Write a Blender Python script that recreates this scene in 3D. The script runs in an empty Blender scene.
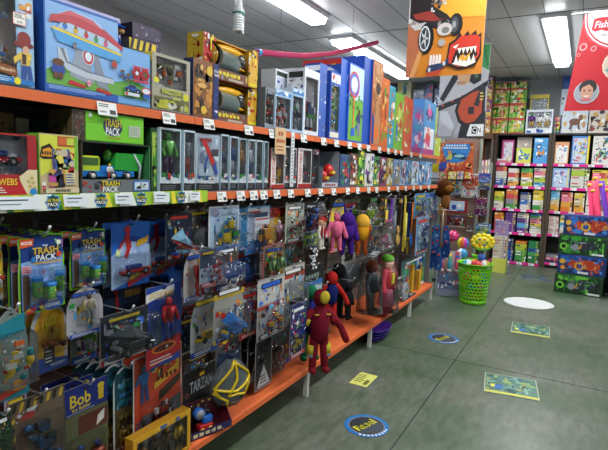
import bpy, math, random
from math import sin, cos, pi, radians
from mathutils import Vector, Matrix

C = bpy.context.scene.collection
SC = bpy.context.scene
R = random.Random(7)

# ------------------------------------------------------------------ camera
H = 1.55
YAW, PITCH, ROLL, F = radians(29.0), radians(-6.2), radians(2.0), 500.0
_f = Vector((-sin(YAW)*cos(PITCH), cos(YAW)*cos(PITCH), sin(PITCH)))
_r0 = Vector((cos(YAW), sin(YAW), 0))
_u0 = _r0.cross(_f)
_r = _r0*cos(ROLL) + _u0*sin(ROLL)
_u = -_r0*sin(ROLL) + _u0*cos(ROLL)
cam_data = bpy.data.cameras.new('camera')
cam_data.sensor_width = 36.0
cam_data.lens = F/608*36.0
cam_data.clip_start = 0.05
cam = bpy.data.objects.new('camera', cam_data)
C.objects.link(cam)
cam.matrix_world = Matrix(((_r.x, _u.x, -_f.x, 0), (_r.y, _u.y, -_f.y, 0), (_r.z, _u.z, -_f.z, H), (0, 0, 0, 1)))
SC.camera = cam

# ------------------------------------------------------------------ world, exposure
w = bpy.data.worlds.new('store_air'); SC.world = w; w.use_nodes = True
w.node_tree.nodes['Background'].inputs[0].default_value = (0.78, 0.88, 1.0, 1)
w.node_tree.nodes['Background'].inputs[1].default_value = 0.13
SC.view_settings.view_transform = 'Standard'
SC.view_settings.look = 'None'
SC.view_settings.gamma = 1.0
SC.view_settings.use_curve_mapping = False
SC.view_settings.exposure = 0.0
LAMP_W = 21.0          # watts per metre of ceiling tube fitting
CEIL = 3.33

# ------------------------------------------------------------------ measuring helpers (photo pixel + known plane -> metres)
def ray(px, py): return _f*F + _r*(px-304) + _u*(225-py)
def yz(px, py, x):
    d = ray(px, py); t = x/d.x; return d.y*t, H+d.z*t
def xz(px, py, y):
    d = ray(px, py); t = y/d.y; return d.x*t, H+d.z*t
def xy(px, py, z):
    d = ray(px, py); t = (z-H)/d.z; return d.x*t, d.y*t

# ------------------------------------------------------------------ colours and materials
def col(h):
    if isinstance(h, tuple): return h
    h = h.lstrip('#')
    if len(h) == 3: h = ''.join(c*2 for c in h)
    o = []
    for i in (0, 2, 4):
        c = int(h[i:i+2], 16)/255
        o.append(c/12.92 if c <= .04045 else ((c+.055)/1.055)**2.4)
    return (o[0], o[1], o[2], 1.0)

def mat(name, rough, spec=.5, metal=0, coat=0, bump=0, bscale=60, vary=.08, vscale=25):
    m = bpy.data.materials.new(name); m.use_nodes = True
    nt = m.node_tree; b = nt.nodes['Principled BSDF']
    a = nt.nodes.new('ShaderNodeAttribute'); a.attribute_name = 'Col'
    n = nt.nodes.new('ShaderNodeTexNoise'); n.inputs['Scale'].default_value = vscale; n.inputs['Detail'].default_value = 4
    tc = nt.nodes.new('ShaderNodeTexCoord'); nt.links.new(tc.outputs['Object'], n.inputs['Vector'])
    mr = nt.nodes.new('ShaderNodeMapRange'); mr.inputs[3].default_value = 1-vary; mr.inputs[4].default_value = 1+vary
    nt.links.new(n.outputs['Fac'], mr.inputs[0])
    mx = nt.nodes.new('ShaderNodeVectorMath'); mx.operation = 'SCALE'
    nt.links.new(a.outputs['Color'], mx.inputs[0]); nt.links.new(mr.outputs[0], mx.inputs['Scale'])
    nt.links.new(mx.outputs[0], b.inputs['Base Color'])
    b.inputs['Roughness'].default_value = rough
    b.inputs['Specular IOR Level'].default_value = spec
    b.inputs['Metallic'].default_value = metal
    b.inputs['Coat Weight'].default_value = coat
    if bump:
        n2 = nt.nodes.new('ShaderNodeTexNoise'); n2.inputs['Scale'].default_value = bscale
        nt.links.new(tc.outputs['Object'], n2.inputs['Vector'])
        bp = nt.nodes.new('ShaderNodeBump'); bp.inputs['Strength'].default_value = bump; bp.inputs['Distance'].default_value = .01
        nt.links.new(n2.outputs['Fac'], bp.inputs['Height']); nt.links.new(bp.outputs[0], b.inputs['Normal'])
    return m
MATS = {
 'card': mat('printed_card', .42, .5, vary=.06),
 'gloss': mat('gloss_plastic', .18, .5, vary=.03),
 'cloth': mat('plush_cloth', .95, .1, bump=.5, bscale=220, vary=.12, vscale=90),
 'metal': mat('painted_metal', .35, .5, metal=.5, vary=.1, vscale=12),
 'paint': mat('matt_paint', .6, .4, vary=.07, vscale=6),
 'foam': mat('foam', .75, .3, bump=.2, bscale=150, vary=.05),
}
def clear_mat():
    m = bpy.data.materials.new('clear_plastic'); m.use_nodes = True
    nt = m.node_tree; nt.nodes.clear()
    out = nt.nodes.new('ShaderNodeOutputMaterial'); mix = nt.nodes.new('ShaderNodeMixShader')
    tr = nt.nodes.new('ShaderNodeBsdfTransparent'); gl = nt.nodes.new('ShaderNodeBsdfGlossy')
    tr.inputs[0].default_value = (.97, .98, .99, 1)
    gl.inputs['Roughness'].default_value = .04
    n = nt.nodes.new('ShaderNodeTexNoise'); n.inputs['Scale'].default_value = 35
    bp = nt.nodes.new('ShaderNodeBump'); bp.inputs['Strength'].default_value = .45; bp.inputs['Distance'].default_value = .01
    nt.links.new(n.outputs['Fac'], bp.inputs['Height']); nt.links.new(bp.outputs[0], gl.inputs['Normal'])
    fr = nt.nodes.new('ShaderNodeFresnel'); fr.inputs[0].default_value = 1.3; nt.links.new(bp.outputs[0], fr.inputs['Normal'])
    ad = nt.nodes.new('ShaderNodeMath'); ad.operation = 'ADD'; ad.inputs[1].default_value = .015
    nt.links.new(fr.outputs[0], ad.inputs[0]); nt.links.new(ad.outputs[0], mix.inputs[0])
    nt.links.new(tr.outputs[0], mix.inputs[1]); nt.links.new(gl.outputs[0], mix.inputs[2]); nt.links.new(mix.outputs[0], out.inputs[0])
    return m
MATS['clear'] = clear_mat()
def emit_mat(name, c, s):
    m = bpy.data.materials.new(name); m.use_nodes = True; b = m.node_tree.nodes['Principled BSDF']
    b.inputs['Base Color'].default_value = (.9, .9, .9, 1)
    b.inputs['Emission Color'].default_value = c; b.inputs['Emission Strength'].default_value = s
    return m
MATS['emit'] = emit_mat('lit_diffuser', (.93, .97, 1, 1), 14.0)

# ------------------------------------------------------------------ mesh builder
_text = {}
def text_tris(s):
    if s not in _text:
        cu = bpy.data.curves.new('t', 'FONT'); cu.body = s; cu.offset = .018; cu.resolution_u = 2
        cu.fill_mode = 'FRONT'
        o = bpy.data.objects.new('t', cu)
        me = bpy.data.meshes.new_from_object(o)
        vs = [(v.co.x, v.co.y) for v in me.vertices]; fs = [tuple(p.vertices) for p in me.polygons]
        x0 = min(v[0] for v in vs); x1 = max(v[0] for v in vs); y0 = min(v[1] for v in vs); y1 = max(v[1] for v in vs)
        _text[s] = ([((a-x0), (b-y0)) for a, b in vs], fs, x1-x0, y1-y0)
        bpy.data.objects.remove(o); bpy.data.curves.remove(cu); bpy.data.meshes.remove(me)
    return _text[s]

class M:
    def __init__(s, m='card'): s.v = []; s.f = []; s.c = []; s.m = []; s.sm = []; s.dm = m
    def add(s, vs, fs, c, m=None, smooth=False):
        b = len(s.v); s.v += [tuple(v) for v in vs]; c = col(c)
        for f in fs:
            s.f.append(tuple(i+b for i in f)); s.c.append(c); s.m.append(m or s.dm); s.sm.append(smooth)
        return s
    def poly(s, pts, c, m=None): return s.add(pts, [tuple(range(len(pts)))], c, m)
    def box(s, x0, x1, y0, y1, z0, z1, c, m=None, faces=None):
        v = [(x0,y0,z0),(x1,y0,z0),(x1,y1,z0),(x0,y1,z0),(x0,y0,z1),(x1,y0,z1),(x1,y1,z1),(x0,y1,z1)]
        f = {'bot': (3,2,1,0), 'top': (4,5,6,7), 'front': (0,1,5,4), 'right': (1,2,6,5), 'back': (2,3,7,6), 'left': (3,0,4,7)}
        b = len(s.v); s.v += v
        for k, q in f.items():
            s.f.append(tuple(i+b for i in q)); s.c.append(col((faces or {}).get(k, c))); s.m.append(m or s.dm); s.sm.append(False)
        return s
    def rbox(s, x0, x1, y0, y1, z0, z1, c, r=.01, m=None):   # box with chamfered edges
        xs = (x0, x0+r, x1-r, x1); ys = (y0, y0+r, y1-r, y1)
        def ring(i, z): 
            a, b = (xs[1], xs[2]) if i else (x0, x1); p, q = (ys[1], ys[2]) if i else (y0, y1)
            if i: return [(a,p,z),(b,p,z),(b,q,z),(a,q,z)]
            return None
        def oct_(z, k): 
            e = r*k
            return [(x0+r, y0+e, z),(x1-r, y0+e, z),(x1-e, y0+r, z),(x1-e, y1-r, z),(x1-r, y1-e, z),(x0+r, y1-e, z),(x0+e, y1-r, z),(x0+e, y0+r, z)]
        v = oct_(z0, 1) + oct_(z0+r, 0) + oct_(z1-r, 0) + oct_(z1, 1)
        f = [tuple(range(7, -1, -1)), tuple(range(24, 32))]
        for k in range(3):
            for i in range(8):
                j = (i+1) % 8; f.append((k*8+i, k*8+j, k*8+8+j, k*8+8+i))
        return s.add(v, f, c, m)
    def tube(s, pts, rad, c, n=8, m=None, cap=True, smooth=True):
        P = [Vector(p) for p in pts]; k = len(P)
        rr = rad if isinstance(rad, (list, tuple)) else [rad]*k
        vs = []; prev = None
        for i, p in enumerate(P):
            t = (P[min(i+1, k-1)] - P[max(i-1, 0)]).normalized()
            a = prev if prev is not None else (Vector((0,0,1)) if abs(t.z) < .9 else Vector((1,0,0)))
            a = (a - t*a.dot(t)).normalized(); prev = a; b = t.cross(a)
            for j in range(n):
                q = 2*pi*j/n; vs.append(p + (a*cos(q)+b*sin(q))*rr[i])
        fs = [(i*n+j, i*n+(j+1) % n, (i+1)*n+(j+1) % n, (i+1)*n+j) for i in range(k-1) for j in range(n)]
        if cap: fs += [tuple(range(n-1, -1, -1)), tuple((k-1)*n+j for j in range(n))]
        return s.add(vs, fs, c, m, smooth)
    def capsule(s, a, b, r0, r1, c, n=10, m=None):
        a = Vector(a); b = Vector(b); d = (b-a).normalized()
        P = [a-d*r0*.95, a-d*r0*.7, a, b, b+d*r1*.7, b+d*r1*.95]
        return s.tube(P, [r0*.3, r0*.72, r0, r1, r1*.72, r1*.3], c, n, m)
    def ell(s, cx, cy, cz, rx, ry, rz, c, n=12, k=8, m=None):
        vs = [(cx, cy, cz-rz)]
        for i in range(1, k):
            a = -pi/2+pi*i/k
            for j in range(n):
                q = 2*pi*j/n; vs.append((cx+rx*cos(a)*cos(q), cy+ry*cos(a)*sin(q), cz+rz*sin(a)))
        vs.append((cx, cy, cz+rz)); L = len(vs)-1
        fs = [(0, 1+(j+1) % n, 1+j) for j in range(n)] + [(L, L-n+j, L-n+(j+1) % n) for j in range(n)]
        fs += [(1+i*n+j, 1+i*n+(j+1) % n, 1+(i+1)*n+(j+1) % n, 1+(i+1)*n+j) for i in range(k-2) for j in range(n)]
        return s.add(vs, fs, c, m, True)
    def lathe(s, prof, cx, cy, c, n=24, m=None, smooth=True):
        vs = [(cx+r*cos(2*pi*j/n), cy+r*sin(2*pi*j/n), z) for r, z in prof for j in range(n)]
        fs = [(i*n+j, i*n+(j+1) % n, (i+1)*n+(j+1) % n, (i+1)*n+j) for i in range(len(prof)-1) for j in range(n)]
        return s.add(vs, fs, c, m, smooth)
    def build(s, name, parent=None, loc=None, rz=0):
        me = bpy.data.meshes.new(name); me.from_pydata(s.v, [], s.f)
        keys = []
        for k in s.m:
            if k not in keys: keys.append(k)
        for k in keys: me.materials.append(MATS[k])
        at = me.color_attributes.new('Col', 'FLOAT_COLOR', 'CORNER')
        buf = []
        for f, c in zip(s.f, s.c): buf += list(c)*len(f)
        at.data.foreach_set('color', buf)
        me.polygons.foreach_set('material_index', [keys.index(k) for k in s.m])
        me.polygons.foreach_set('use_smooth', s.sm)
        me.update()
        o = bpy.data.objects.new(name, me); C.objects.link(o)
        if parent: o.parent = parent
        if loc: o.location = loc
        if rz: o.rotation_euler.z = rz
        return o

ALL_LABELS = []
def tag(o, label, cat, group=None, kind=None):
    o['label'] = label; o['category'] = cat
    if group: o['group'] = group
    if kind: o['kind'] = kind
    ALL_LABELS.append(label)
    return o
def thing(name, label, cat, loc=(0,0,0), rz=0, group=None):
    o = bpy.data.objects.new(name, None); C.objects.link(o); o.empty_display_size = .05
    o.location = loc; o.rotation_euler.z = rz
    return tag(o, label, cat, group)
def dup(o, loc, label, rz=None, group=None):
    r = o.copy(); C.objects.link(r); r.location = loc
    if rz is not None: r.rotation_euler.z = rz
    tag(r, label, o['category'], group or o.get('group'))
    for ch in list(o.children):
        c = ch.copy(); C.objects.link(c); c.parent = r
        for g in ch.children:
            d = g.copy(); C.objects.link(d); d.parent = c
    return r
def structure(o, **k):
    o['kind'] = 'structure'; return o

# ------------------------------------------------------------------ printing on flat faces
class Cv:
    """artwork printed on a face: origin O, right U, up V, normal N; u, v run 0..1"""
    def __init__(s, m, O, U, V, w, h, mat='card'):
        s.m = m; s.O = Vector(O); s.U = Vector(U); s.V = Vector(V); s.N = s.U.cross(s.V); s.w = w; s.h = h; s.k = mat; s.l = 1
    def p(s, u, v, l): return s.O + s.U*(u*s.w) + s.V*(v*s.h) + s.N*(.0002+.00025*l)
    def nl(s): s.l += 1; return s.l
    def poly(s, pts, c, l=None):
        if l is None: l = s.nl()
        s.m.poly([s.p(min(1, max(0, u)), min(1, max(0, v)), l) for u, v in pts], c, s.k); return s
    def rect(s, u0, v0, u1, v1, c, l=None): return s.poly([(u0,v0),(u1,v0),(u1,v1),(u0,v1)], c, l)
    def ell(s, cx, cy, ru, rv, c, l=None, n=14, a0=0, a1=2*pi):
        return s.poly([(cx+ru*cos(a0+(a1-a0)*i/n), cy+rv*sin(a0+(a1-a0)*i/n)) for i in range(n)], c, l)
    def circ(s, cx, cy, r, c, l=None): return s.ell(cx, cy, r/s.w, r/s.h, c, l)
    def star(s, cx, cy, r, c, n=8, q=.5, l=None):
        return s.poly([(cx+(r if i % 2 == 0 else r*q)/s.w*cos(pi*i/n), cy+(r if i % 2 == 0 else r*q)/s.h*sin(pi*i/n)) for i in range(2*n)], c, l)
    def frame(s, t, c):
        a = t/s.w; b = t/s.h; l = s.nl()
        s.rect(0,0,1,b,c,l); s.rect(0,1-b,1,1,c,l); s.rect(0,b,a,1-b,c,l); s.rect(1-a,b,1,1-b,c,l); return s
    def text(s, t, cx, cy, hh, c, maxw=.94, slant=0, vert=False, rot=0):
        vs, fs, tw, th = text_tris(t); l = s.nl()
        if vert:
            sc = hh*s.w/th; sc2 = min(sc*tw, maxw*s.h)/tw
            pts = [s.p(cx-((b-th/2)*sc)/s.w, cy+((a-tw/2)*sc2)/s.h, l) for a, b in vs]
        else:
            sc = hh*s.h/th; sc2 = min(sc*tw, maxw*s.w)/tw
            pts = []
            for a, b in vs:
                x = (a-tw/2)*sc2; y = (b-th/2)*sc
                if rot: x, y = x*cos(rot)-y*sin(rot), x*sin(rot)+y*cos(rot)
                pts.append(s.p(cx+x/s.w, cy+(y+x*slant)/s.h, l))
        s.m.add(pts, fs, c, s.k); return s
    def word(s, n, cx, cy, hh, c, maxw=.5, vert=False, **k):     # lettering too small to read: a row of letter-sized marks
        l = s.nl(); q = maxw*.5 if not vert else hh
        for i in range(n):
            f = (i+.1)/n-.5; g2 = (i+.8)/n-.5; t = hh*R.uniform(.4, .5)
            if vert: s.rect(cx-hh*.4, cy+f*maxw, cx+hh*.4, cy+g2*maxw, c, l)
            else: s.rect(cx+f*maxw, cy-t, cx+g2*maxw, cy+t, c, l)
        return s
    def lines(s, u0, v0, u1, v1, n, c):
        l = s.nl()
        for i in range(n):
            v = v0+(v1-v0)*(i+.5)/n; q = u1-(u1-u0)*R.random()*.3
            s.rect(u0, v-(v1-v0)/n*.22, q, v+(v1-v0)/n*.22, c, l)
        return s
    def blobs(s, n, u0, v0, u1, v1, pal, size=.012):
        n = int(n*1.8); size = size*.66
        for i in range(n):
            l = s.l+1+i % 7
            cx = R.uniform(u0, u1); cy = R.uniform(v0, v1); k = R.randint(3, 7); r = size*R.uniform(.4, 1.5); a = R.random()*6; e = R.uniform(.4, 1.6)
            s.poly([(min(u1, max(u0, cx+r*e*cos(a+2*pi*j/k)/s.w*R.uniform(.7, 1.2))), min(v1, max(v0, cy+r/e*sin(a+2*pi*j/k)/s.h*R.uniform(.7, 1.2)))) for j in range(k)], R.choice(pal), l)
        s.l += 8; return s
    def man(s, cx, cy, hh, pal):     # plain printed action figure, no known character
        a, b, k = (list(pal)*3)[:3]; q = hh*s.h/s.w
        l = s.nl()
        s.poly([(cx-q*.12,cy-hh*.5),(cx-q*.02,cy-hh*.5),(cx,cy-hh*.02),(cx-q*.11,cy)], b, l)
        s.poly([(cx+q*.06,cy-hh*.5),(cx+q*.17,cy-hh*.48),(cx+q*.11,cy),(cx,cy-hh*.02)], b, l)
        l = s.nl()
        s.poly([(cx-q*.1,cy-hh*.03),(cx+q*.1,cy-hh*.03),(cx+q*.17,cy+hh*.28),(cx-q*.17,cy+hh*.28)], a, l)
        s.poly([(cx-q*.17,cy+hh*.28),(cx-q*.3,cy+hh*.05),(cx-q*.24,cy),(cx-q*.1,cy+hh*.16)], a, s.nl())
        s.poly([(cx+q*.17,cy+hh*.28),(cx+q*.34,cy+hh*.2),(cx+q*.36,cy+hh*.28),(cx+q*.14,cy+hh*.32)], a, l)
        s.ell(cx, cy+hh*.38, q*.09, hh*.11, k, s.nl(), 9); return s
    def car(s, cx, cy, ww, c1, c2='#223'):
        hh = ww*s.w/s.h*.34; l = s.nl()
        s.poly([(cx-ww/2,cy-hh*.3),(cx+ww/2,cy-hh*.3),(cx+ww/2,cy+hh*.1),(cx+ww*.25,cy+hh*.2),(cx+ww*.12,cy+hh*.55),(cx-ww*.2,cy+hh*.55),(cx-ww*.35,cy+hh*.2),(cx-ww/2,cy+hh*.1)], c1, l)
        s.poly([(cx-ww*.18,cy+hh*.45),(cx+ww*.1,cy+hh*.45),(cx+ww*.2,cy+hh*.18),(cx-ww*.26,cy+hh*.18)], c2, s.nl())
        r = ww*s.w*.13
        for q in (-.3, .3): s.circ(cx+ww*q, cy-hh*.3, r, '#151515', s.l+1); s.circ(cx+ww*q, cy-hh*.3, r*.45, '#aab', s.l+2)
        s.l += 2; return s
def front(m, w_, h_, y=0, z=0): return Cv(m, (-w_/2, y, z), (1,0,0), (0,0,1), w_, h_)
def left(m, w_, h_, d_, z=0): return Cv(m, (-w_/2, d_, z), (0,-1,0), (0,0,1), d_, h_)
def right(m, w_, h_, d_, z=0): return Cv(m, (w_/2, 0, z), (0,1,0), (0,0,1), d_, h_)
BUSY = ['#d33', '#2a5fd0', '#f4d020', '#eee', '#222', '#f08020', '#3aa045', '#7a3aa0']
ROB = ['#c9ccd2', '#8a2020', '#23324f', '#e9c040', '#55606a', '#10141c']

# ------------------------------------------------------------------ toys sealed in packs
def toy_man(m, cx, cy, z, h, pal, k='gloss'):
    a, b, c = (list(pal)*3)[:3]
    for q in (-1, 1):
        m.tube([(cx+q*h*.05,cy,z+h*.48),(cx+q*h*.09,cy-h*.02,z+h*.25),(cx+q*h*.1,cy,z+h*.03)], [h*.08, h*.065, h*.045], b, 6, k)
        m.box(cx+q*h*.1-h*.035, cx+q*h*.1+h*.035, cy-h*.09, cy+h*.03, z, z+h*.05, a, k)
        m.tube([(cx+q*h*.13,cy,z+h*.78),(cx+q*h*.21,cy-h*.03,z+h*.6),(cx+q*h*.2,cy-h*.1,z+h*.45)], [h*.065, h*.055, h*.045], a, 6, k)
    m.tube([(cx,cy,z+h*.44),(cx,cy,z+h*.6),(cx,cy,z+h*.8)], [h*.11, h*.12, h*.16], a, 8, k)
    m.ell(cx, cy, z+h*.91, h*.085, h*.085, h*.1, c, 8, 6, k)
def toy_car(m, cx, cy, z, L, c1, c2, c3='#ccd', k='gloss', dm=1):
    hh = L*.3; d = min(L*.2, dm*.38)
    for (a, b, p, q, c) in ((-.5, .5, .25, .6, c1), (-.28, .22, .6, 1.0, c2), (-.5, -.4, .5, .85, c3)):
        m.rbox(cx+a*L, cx+b*L, cy-d, cy+d, z+p*hh, z+q*hh, c, L*.03, k)
    for a in (-.3, .3):
        for s in (-1, 1):
            m.tube([(cx+a*L, cy+s*d*.8, z+hh*.3),(cx+a*L, cy+s*d*1.2, z+hh*.3)], hh*.33, '#181818', 10, k)
            m.tube([(cx+a*L, cy+s*d*1.2, z+hh*.3),(cx+a*L, cy+s*d*1.25, z+hh*.3)], hh*.16, c3, 8, k)
def toy_robot(m, cx, cy, z, h, pal, k='gloss', dm=.03):
    for i, (x, zz, w_, hh) in enumerate(((-.16,0,.16,.1),(.16,0,.16,.1),(-.15,.1,.11,.35),(.15,.1,.11,.35),(0,.42,.34,.14),(0,.56,.48,.26),(-.33,.62,.16,.22),(.33,.62,.16,.22),(-.36,.34,.11,.28),(.36,.34,.11,.28),(0,.84,.14,.15),(-.2,.8,.06,.2),(.2,.8,.06,.2))):
        c = pal[i % len(pal)]; a = cx+(x-w_/2)*h; b = cx+(x+w_/2)*h
        m.box(a, b, cy-min(h*w_*.35, dm/2), cy+min(h*w_*.3, dm/2), z+zz*h, z+(zz+hh)*h, c, k)
def toy_bits(m, x0, x1, y0, y1, z0, z1, pal, n=18, k='gloss'):
    for i in range(n):
        r = min(x1-x0, z1-z0)*R.uniform(.05, .16); x = R.uniform(x0+r, x1-r); z = R.uniform(z0+r, z1-r); y = R.uniform(y0+r*.5, max(y0+r*.6, y1-r*.5)); c = R.choice(pal)
        if i % 3: m.ell(x, y, z, r, r*.5, r*R.uniform(.5, 1.3), c, 7, 5, k)
        else: m.box(x-r, x+r, y-r*.4, y+r*.4, z-r*.5, z+r*.6, c, k)
def toy_jar(m, cx, cy, z, h, r, k='gloss'):
    m.lathe([(0,z),(r*.9,z),(r,z+h*.04),(r,z+h*.78),(r*.95,z+h*.8)], cx, cy, '#5a9c4a', 14, k)
    m.lathe([(r*1.08,z+h*.78),(r*1.1,z+h*.8),(r*1.1,z+h*.97),(r,z+h),(0,z+h)], cx, cy, '#2a7fc8', 14, k)
    for i in range(5): m.ell(cx+R.uniform(-.5,.5)*r, cy-r*.9, z+h*R.uniform(.15,.7), r*.22, r*.1, h*.07, R.choice(['#8cc850','#b04040','#5a3a70','#d8d040']), 6, 4, k)

def fill(m, kind, x0, x1, y0, y1, z0, z1, pal):
    """toy of a kind inside a box of room x0..x1, y0..y1, z0..z1"""
    w_ = x1-x0; h = z1-z0; cy = (y0+y1)/2; cx = (x0+x1)/2; d = y1-y0
    if kind == 'man':
        n0 = len(m.v); hh = min(h, w_*2.2, d*9); toy_man(m, cx, cy, z0, hh, pal); q = min(1.7, h/hh)     # slim figures stand as tall as the pack allows
        m.v[n0:] = [(x, y, z0+(z-z0)*q) for x, y, z in m.v[n0:]]
    elif kind == 'men':
        n = max(2, int(w_/(h*.42))) if w_ > h*.5 else 2
        for i in range(n): toy_man(m, x0+w_*(i+.5)/n, cy, z0, min(h, w_/n*2.3)*R.uniform(.85, 1), R.sample(list(pal), min(3, len(pal))))
    elif kind == 'robot': toy_robot(m, cx, cy, z0, min(h, w_*1.15), pal, dm=d)
    elif kind == 'robots':
        for a, b, q in ((.3, 0, .62), (.72, .08, .55), (.5, .42, .5)): toy_robot(m, x0+w_*a, cy, z0+h*b, min(h*q, w_*1.05), pal[R.randint(0,1):] or pal, dm=d)
    elif kind == 'car':
        L = min(w_*.95, h*2.6); toy_car(m, cx, cy, z0+max(0, (h-L*.3)*.3), L, *(list(pal)*3)[:3], dm=d)
    elif kind == 'jars':
        toy_jar(m, x0+w_*.2, cy, z0+h*.2, h*.62, w_*.13); toy_jar(m, x0+w_*.52, cy-d*.05, z0+h*.1, h*.52, w_*.19); toy_jar(m, x0+w_*.86, cy, z0+h*.25, h*.66, w_*.12)
    elif kind == 'jet':
        m.add([(x0,cy,z0+h*.7),(cx,cy-d*.3,z0+h*.45),(x1,cy,z0+h*.2),(cx,cy+d*.2,z0+h*.8),(cx-w_*.1,cy,z0+h*.95)], [(0,1,4),(1,3,4),(1,2,3),(0,4,3,1)], pal[0], 'gloss')
        m.add([(x0+w_*.1,cy-.004,z0+h*.55),(x1,cy-.01,z0+h*.05),(x1-w_*.1,cy-.004,z0+h*.35),(x0+w_*.2,cy-.004,z0+h*.75)], [(0,1,2,3)], pal[1], 'gloss')
        toy_car(m, cx, cy, z0, w_*.8, pal[1], pal[0], pal[2], dm=d)
    elif kind == 'bubble': m.ell(cx, cy, z0+h/2, w_*.48, d*.5, h*.48, pal[0], 14, 10, 'gloss')
    else: toy_bits(m, x0, x1, y0, y1, z0, z1, pal, 22)

# ------------------------------------------------------------------ package builders (front faces local -Y, origin = base centre of the front)
def outline(shape, w_, h_):
    a = w_/2
    if shape == 'rect': return [(-a,0),(a,0),(a,h_),(-a,h_)]
    if shape == 'arch':
        return [(-a,0),(a,0),(a,h_*.78)] + [(a*cos(t), h_*.78+h_*.22*sin(t)) for t in [pi*i/10 for i in range(1, 10)]] + [(-a,h_*.78)]
    if shape == 'dome':
        return [(-a*.8,0),(a*.8,0),(a,h_*.12),(a,h_*.55)] + [(a*cos(t), h_*.55+h_*.45*sin(t)) for t in [pi*i/12 for i in range(1, 12)]] + [(-a,h_*.55),(-a,h_*.12)]
    if shape == 'oval': return [(a*cos(t-pi/2), h_/2+h_/2*sin(t-pi/2)) for t in [2*pi*i/20 for i in range(20)]]
    if shape == 'chop': return [(-a,0),(a,0),(a,h_*.93),(a*.5,h_),(-a*.1,h_*.95),(-a*.3,h_*.98),(-a,h_*.88)]
    if shape == 'wave': return [(-a,.02*h_),(-a*.2,0),(a,.03*h_),(a*.96,h_*.3),(a,h_*.7),(a*.93,h_*.78),(a*.96,h_*.98),(a*.3,h_),(-a*.1,h_*.95),(-a*.93,h_*.97),(-a,h_*.9),(-a*.93,h_*.75),(-a,h_*.5)]
    if shape == 'tag': return [(-a,0),(a,0),(a,h_*.85),(a*.35,h_),(-a*.35,h_),(-a,h_*.85)]
    return [(-a,0),(a,0),(a,h_),(-a,h_)]
def slab(m, pts, y0, y1, c, edge=None, k=None):
    n = len(pts)
    m.poly([(x, y0, z) for x, z in pts], c, k); m.poly([(x, y1, z) for x, z in reversed(pts)], '#b9b2a6', k)
    m.add([(x, y0, z) for x, z in pts]+[(x, y1, z) for x, z in pts], [(i, i+n, (i+1) % n+n, (i+1) % n) for i in range(n)], edge or '#cfc8bb', k)
def inset(pts, t, w_, h_):
    cx = 0; cz = h_/2
    return [(x*(1-2*t/w_), cz+(z-cz)*(1-2*t/h_)) for x, z in pts]

def blister(root, w_, h_, card='#2a6fd0', edge=None, shape='rect', bub=(.1,.08,.9,.6), dep=.035, toy='car', pal=('#c22','#28c','#ddd'), texts=(), bands=(), pr=(), n=8, back=True, art=None, clear=True, busy=None, toylab=None):
    m = M('card'); pts = outline(shape, w_, h_)
    slab(m, pts, 0, .0018, edge or card)
    c = front(m, w_, h_)
    if edge: m.poly([(x, -.0004, z) for x, z in inset(pts, .009 if shape == 'arch' else .006, w_, h_)], card, 'card'); c.l = 3
    for (v0, v1, cc) in bands: c.rect(.04 if edge else 0, v0, .96 if edge else 1, v1, cc)
    if n:
        c.blobs(int(n*1.6)+8, .06, .1, .94, .8 if shape in ('arch', 'dome', 'oval') else .94, (busy or list(pal)+['#eee', '#222'])+R.sample(['#e03028','#2a70e0','#f4d020','#f08020','#30a850','#eeeeee','#60b8f0'], 3), w_*.085)
        if not art and not texts:
            q = R.choice(['#f0d030','#f0f0ee','#e8e8f0','#e83a30','#2a60d0']); c.rect(.12, .84, .88, .93, '#20242c'); c.rect(.16, .855, .8, .915, q); c.rect(.06, .02, .94, .1, R.choice(['#d8302c','#2450b0','#e8e8e8','#1c1e24'])); c.lines(.12, .03, .85, .09, 2, '#f0f0f0')
    if art: art(c)
    for t in texts: c.text(*t)
    c.ell(.5, .955 if shape != 'arch' else .9, .07, .012, '#222')
    r = [(q*cos(2*pi*k/10), h_+.003+q*sin(2*pi*k/10)) for q in (.0075, .0042) for k in range(10)]   # punched hanging tab
    m.add([(x, 0, z) for x, z in r]+[(x, .0018, z) for x, z in r], [(k, (k+1) % 10, 10+(k+1) % 10, 10+k) for k in range(10)]+[(20+k, 30+k, 30+(k+1) % 10, 20+(k+1) % 10) for k in range(10)]+[(k, 20+k, 20+(k+1) % 10, (k+1) % 10) for k in range(10)], edge or card)
    m.build('backing_card', root)
    x0, z0, x1, z1 = (bub[0]-.5)*w_, bub[1]*h_, (bub[2]-.5)*w_, bub[3]*h_
    t = M('gloss'); fill(t, toy, x0+.004, x1-.004, -dep+.004, -.006, z0+.003, z1-.003, list(pal)); t.build('packed_toy', root)
    if clear:
        b = M('clear'); q = min(w_, h_)*.07
        v = [(x0-.004,-.0045,z0-.004),(x1+.004,-.0045,z0-.004),(x1+.004,-.0045,z1+.004),(x0-.004,-.0045,z1+.004)]
        v2 = [(x0,-dep*.6,z0),(x1,-dep*.6,z0),(x1,-dep*.6,z1),(x0,-dep*.6,z1)]
        v3 = [(x0+q,-dep,z0+q),(x1-q,-dep,z0+q),(x1-q,-dep,z1-q),(x0+q,-dep,z1-q)]
        f = [(8,9,10,11)]
        for k in (0, 4): f += [(k+i, k+(i+1) % 4, k+4+(i+1) % 4, k+4+i) for i in range(4)]
        b.add(v+v2+v3, f, '#fff'); b.build('clear_blister', root)

def carton(root, w_, h_, d_, face='#c33', side=None, top=None, art=None, sart=None, name='carton'):
    m = M('card')
    m.box(-w_/2, w_/2, 0, d_, 0, h_, face, faces={'left': side or face, 'right': side or face, 'top': top or side or face})
    if art: art(front(m, w_, h_))
    if sart: sart(left(m, w_, h_, d_))
    return m.build(name, root)

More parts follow.
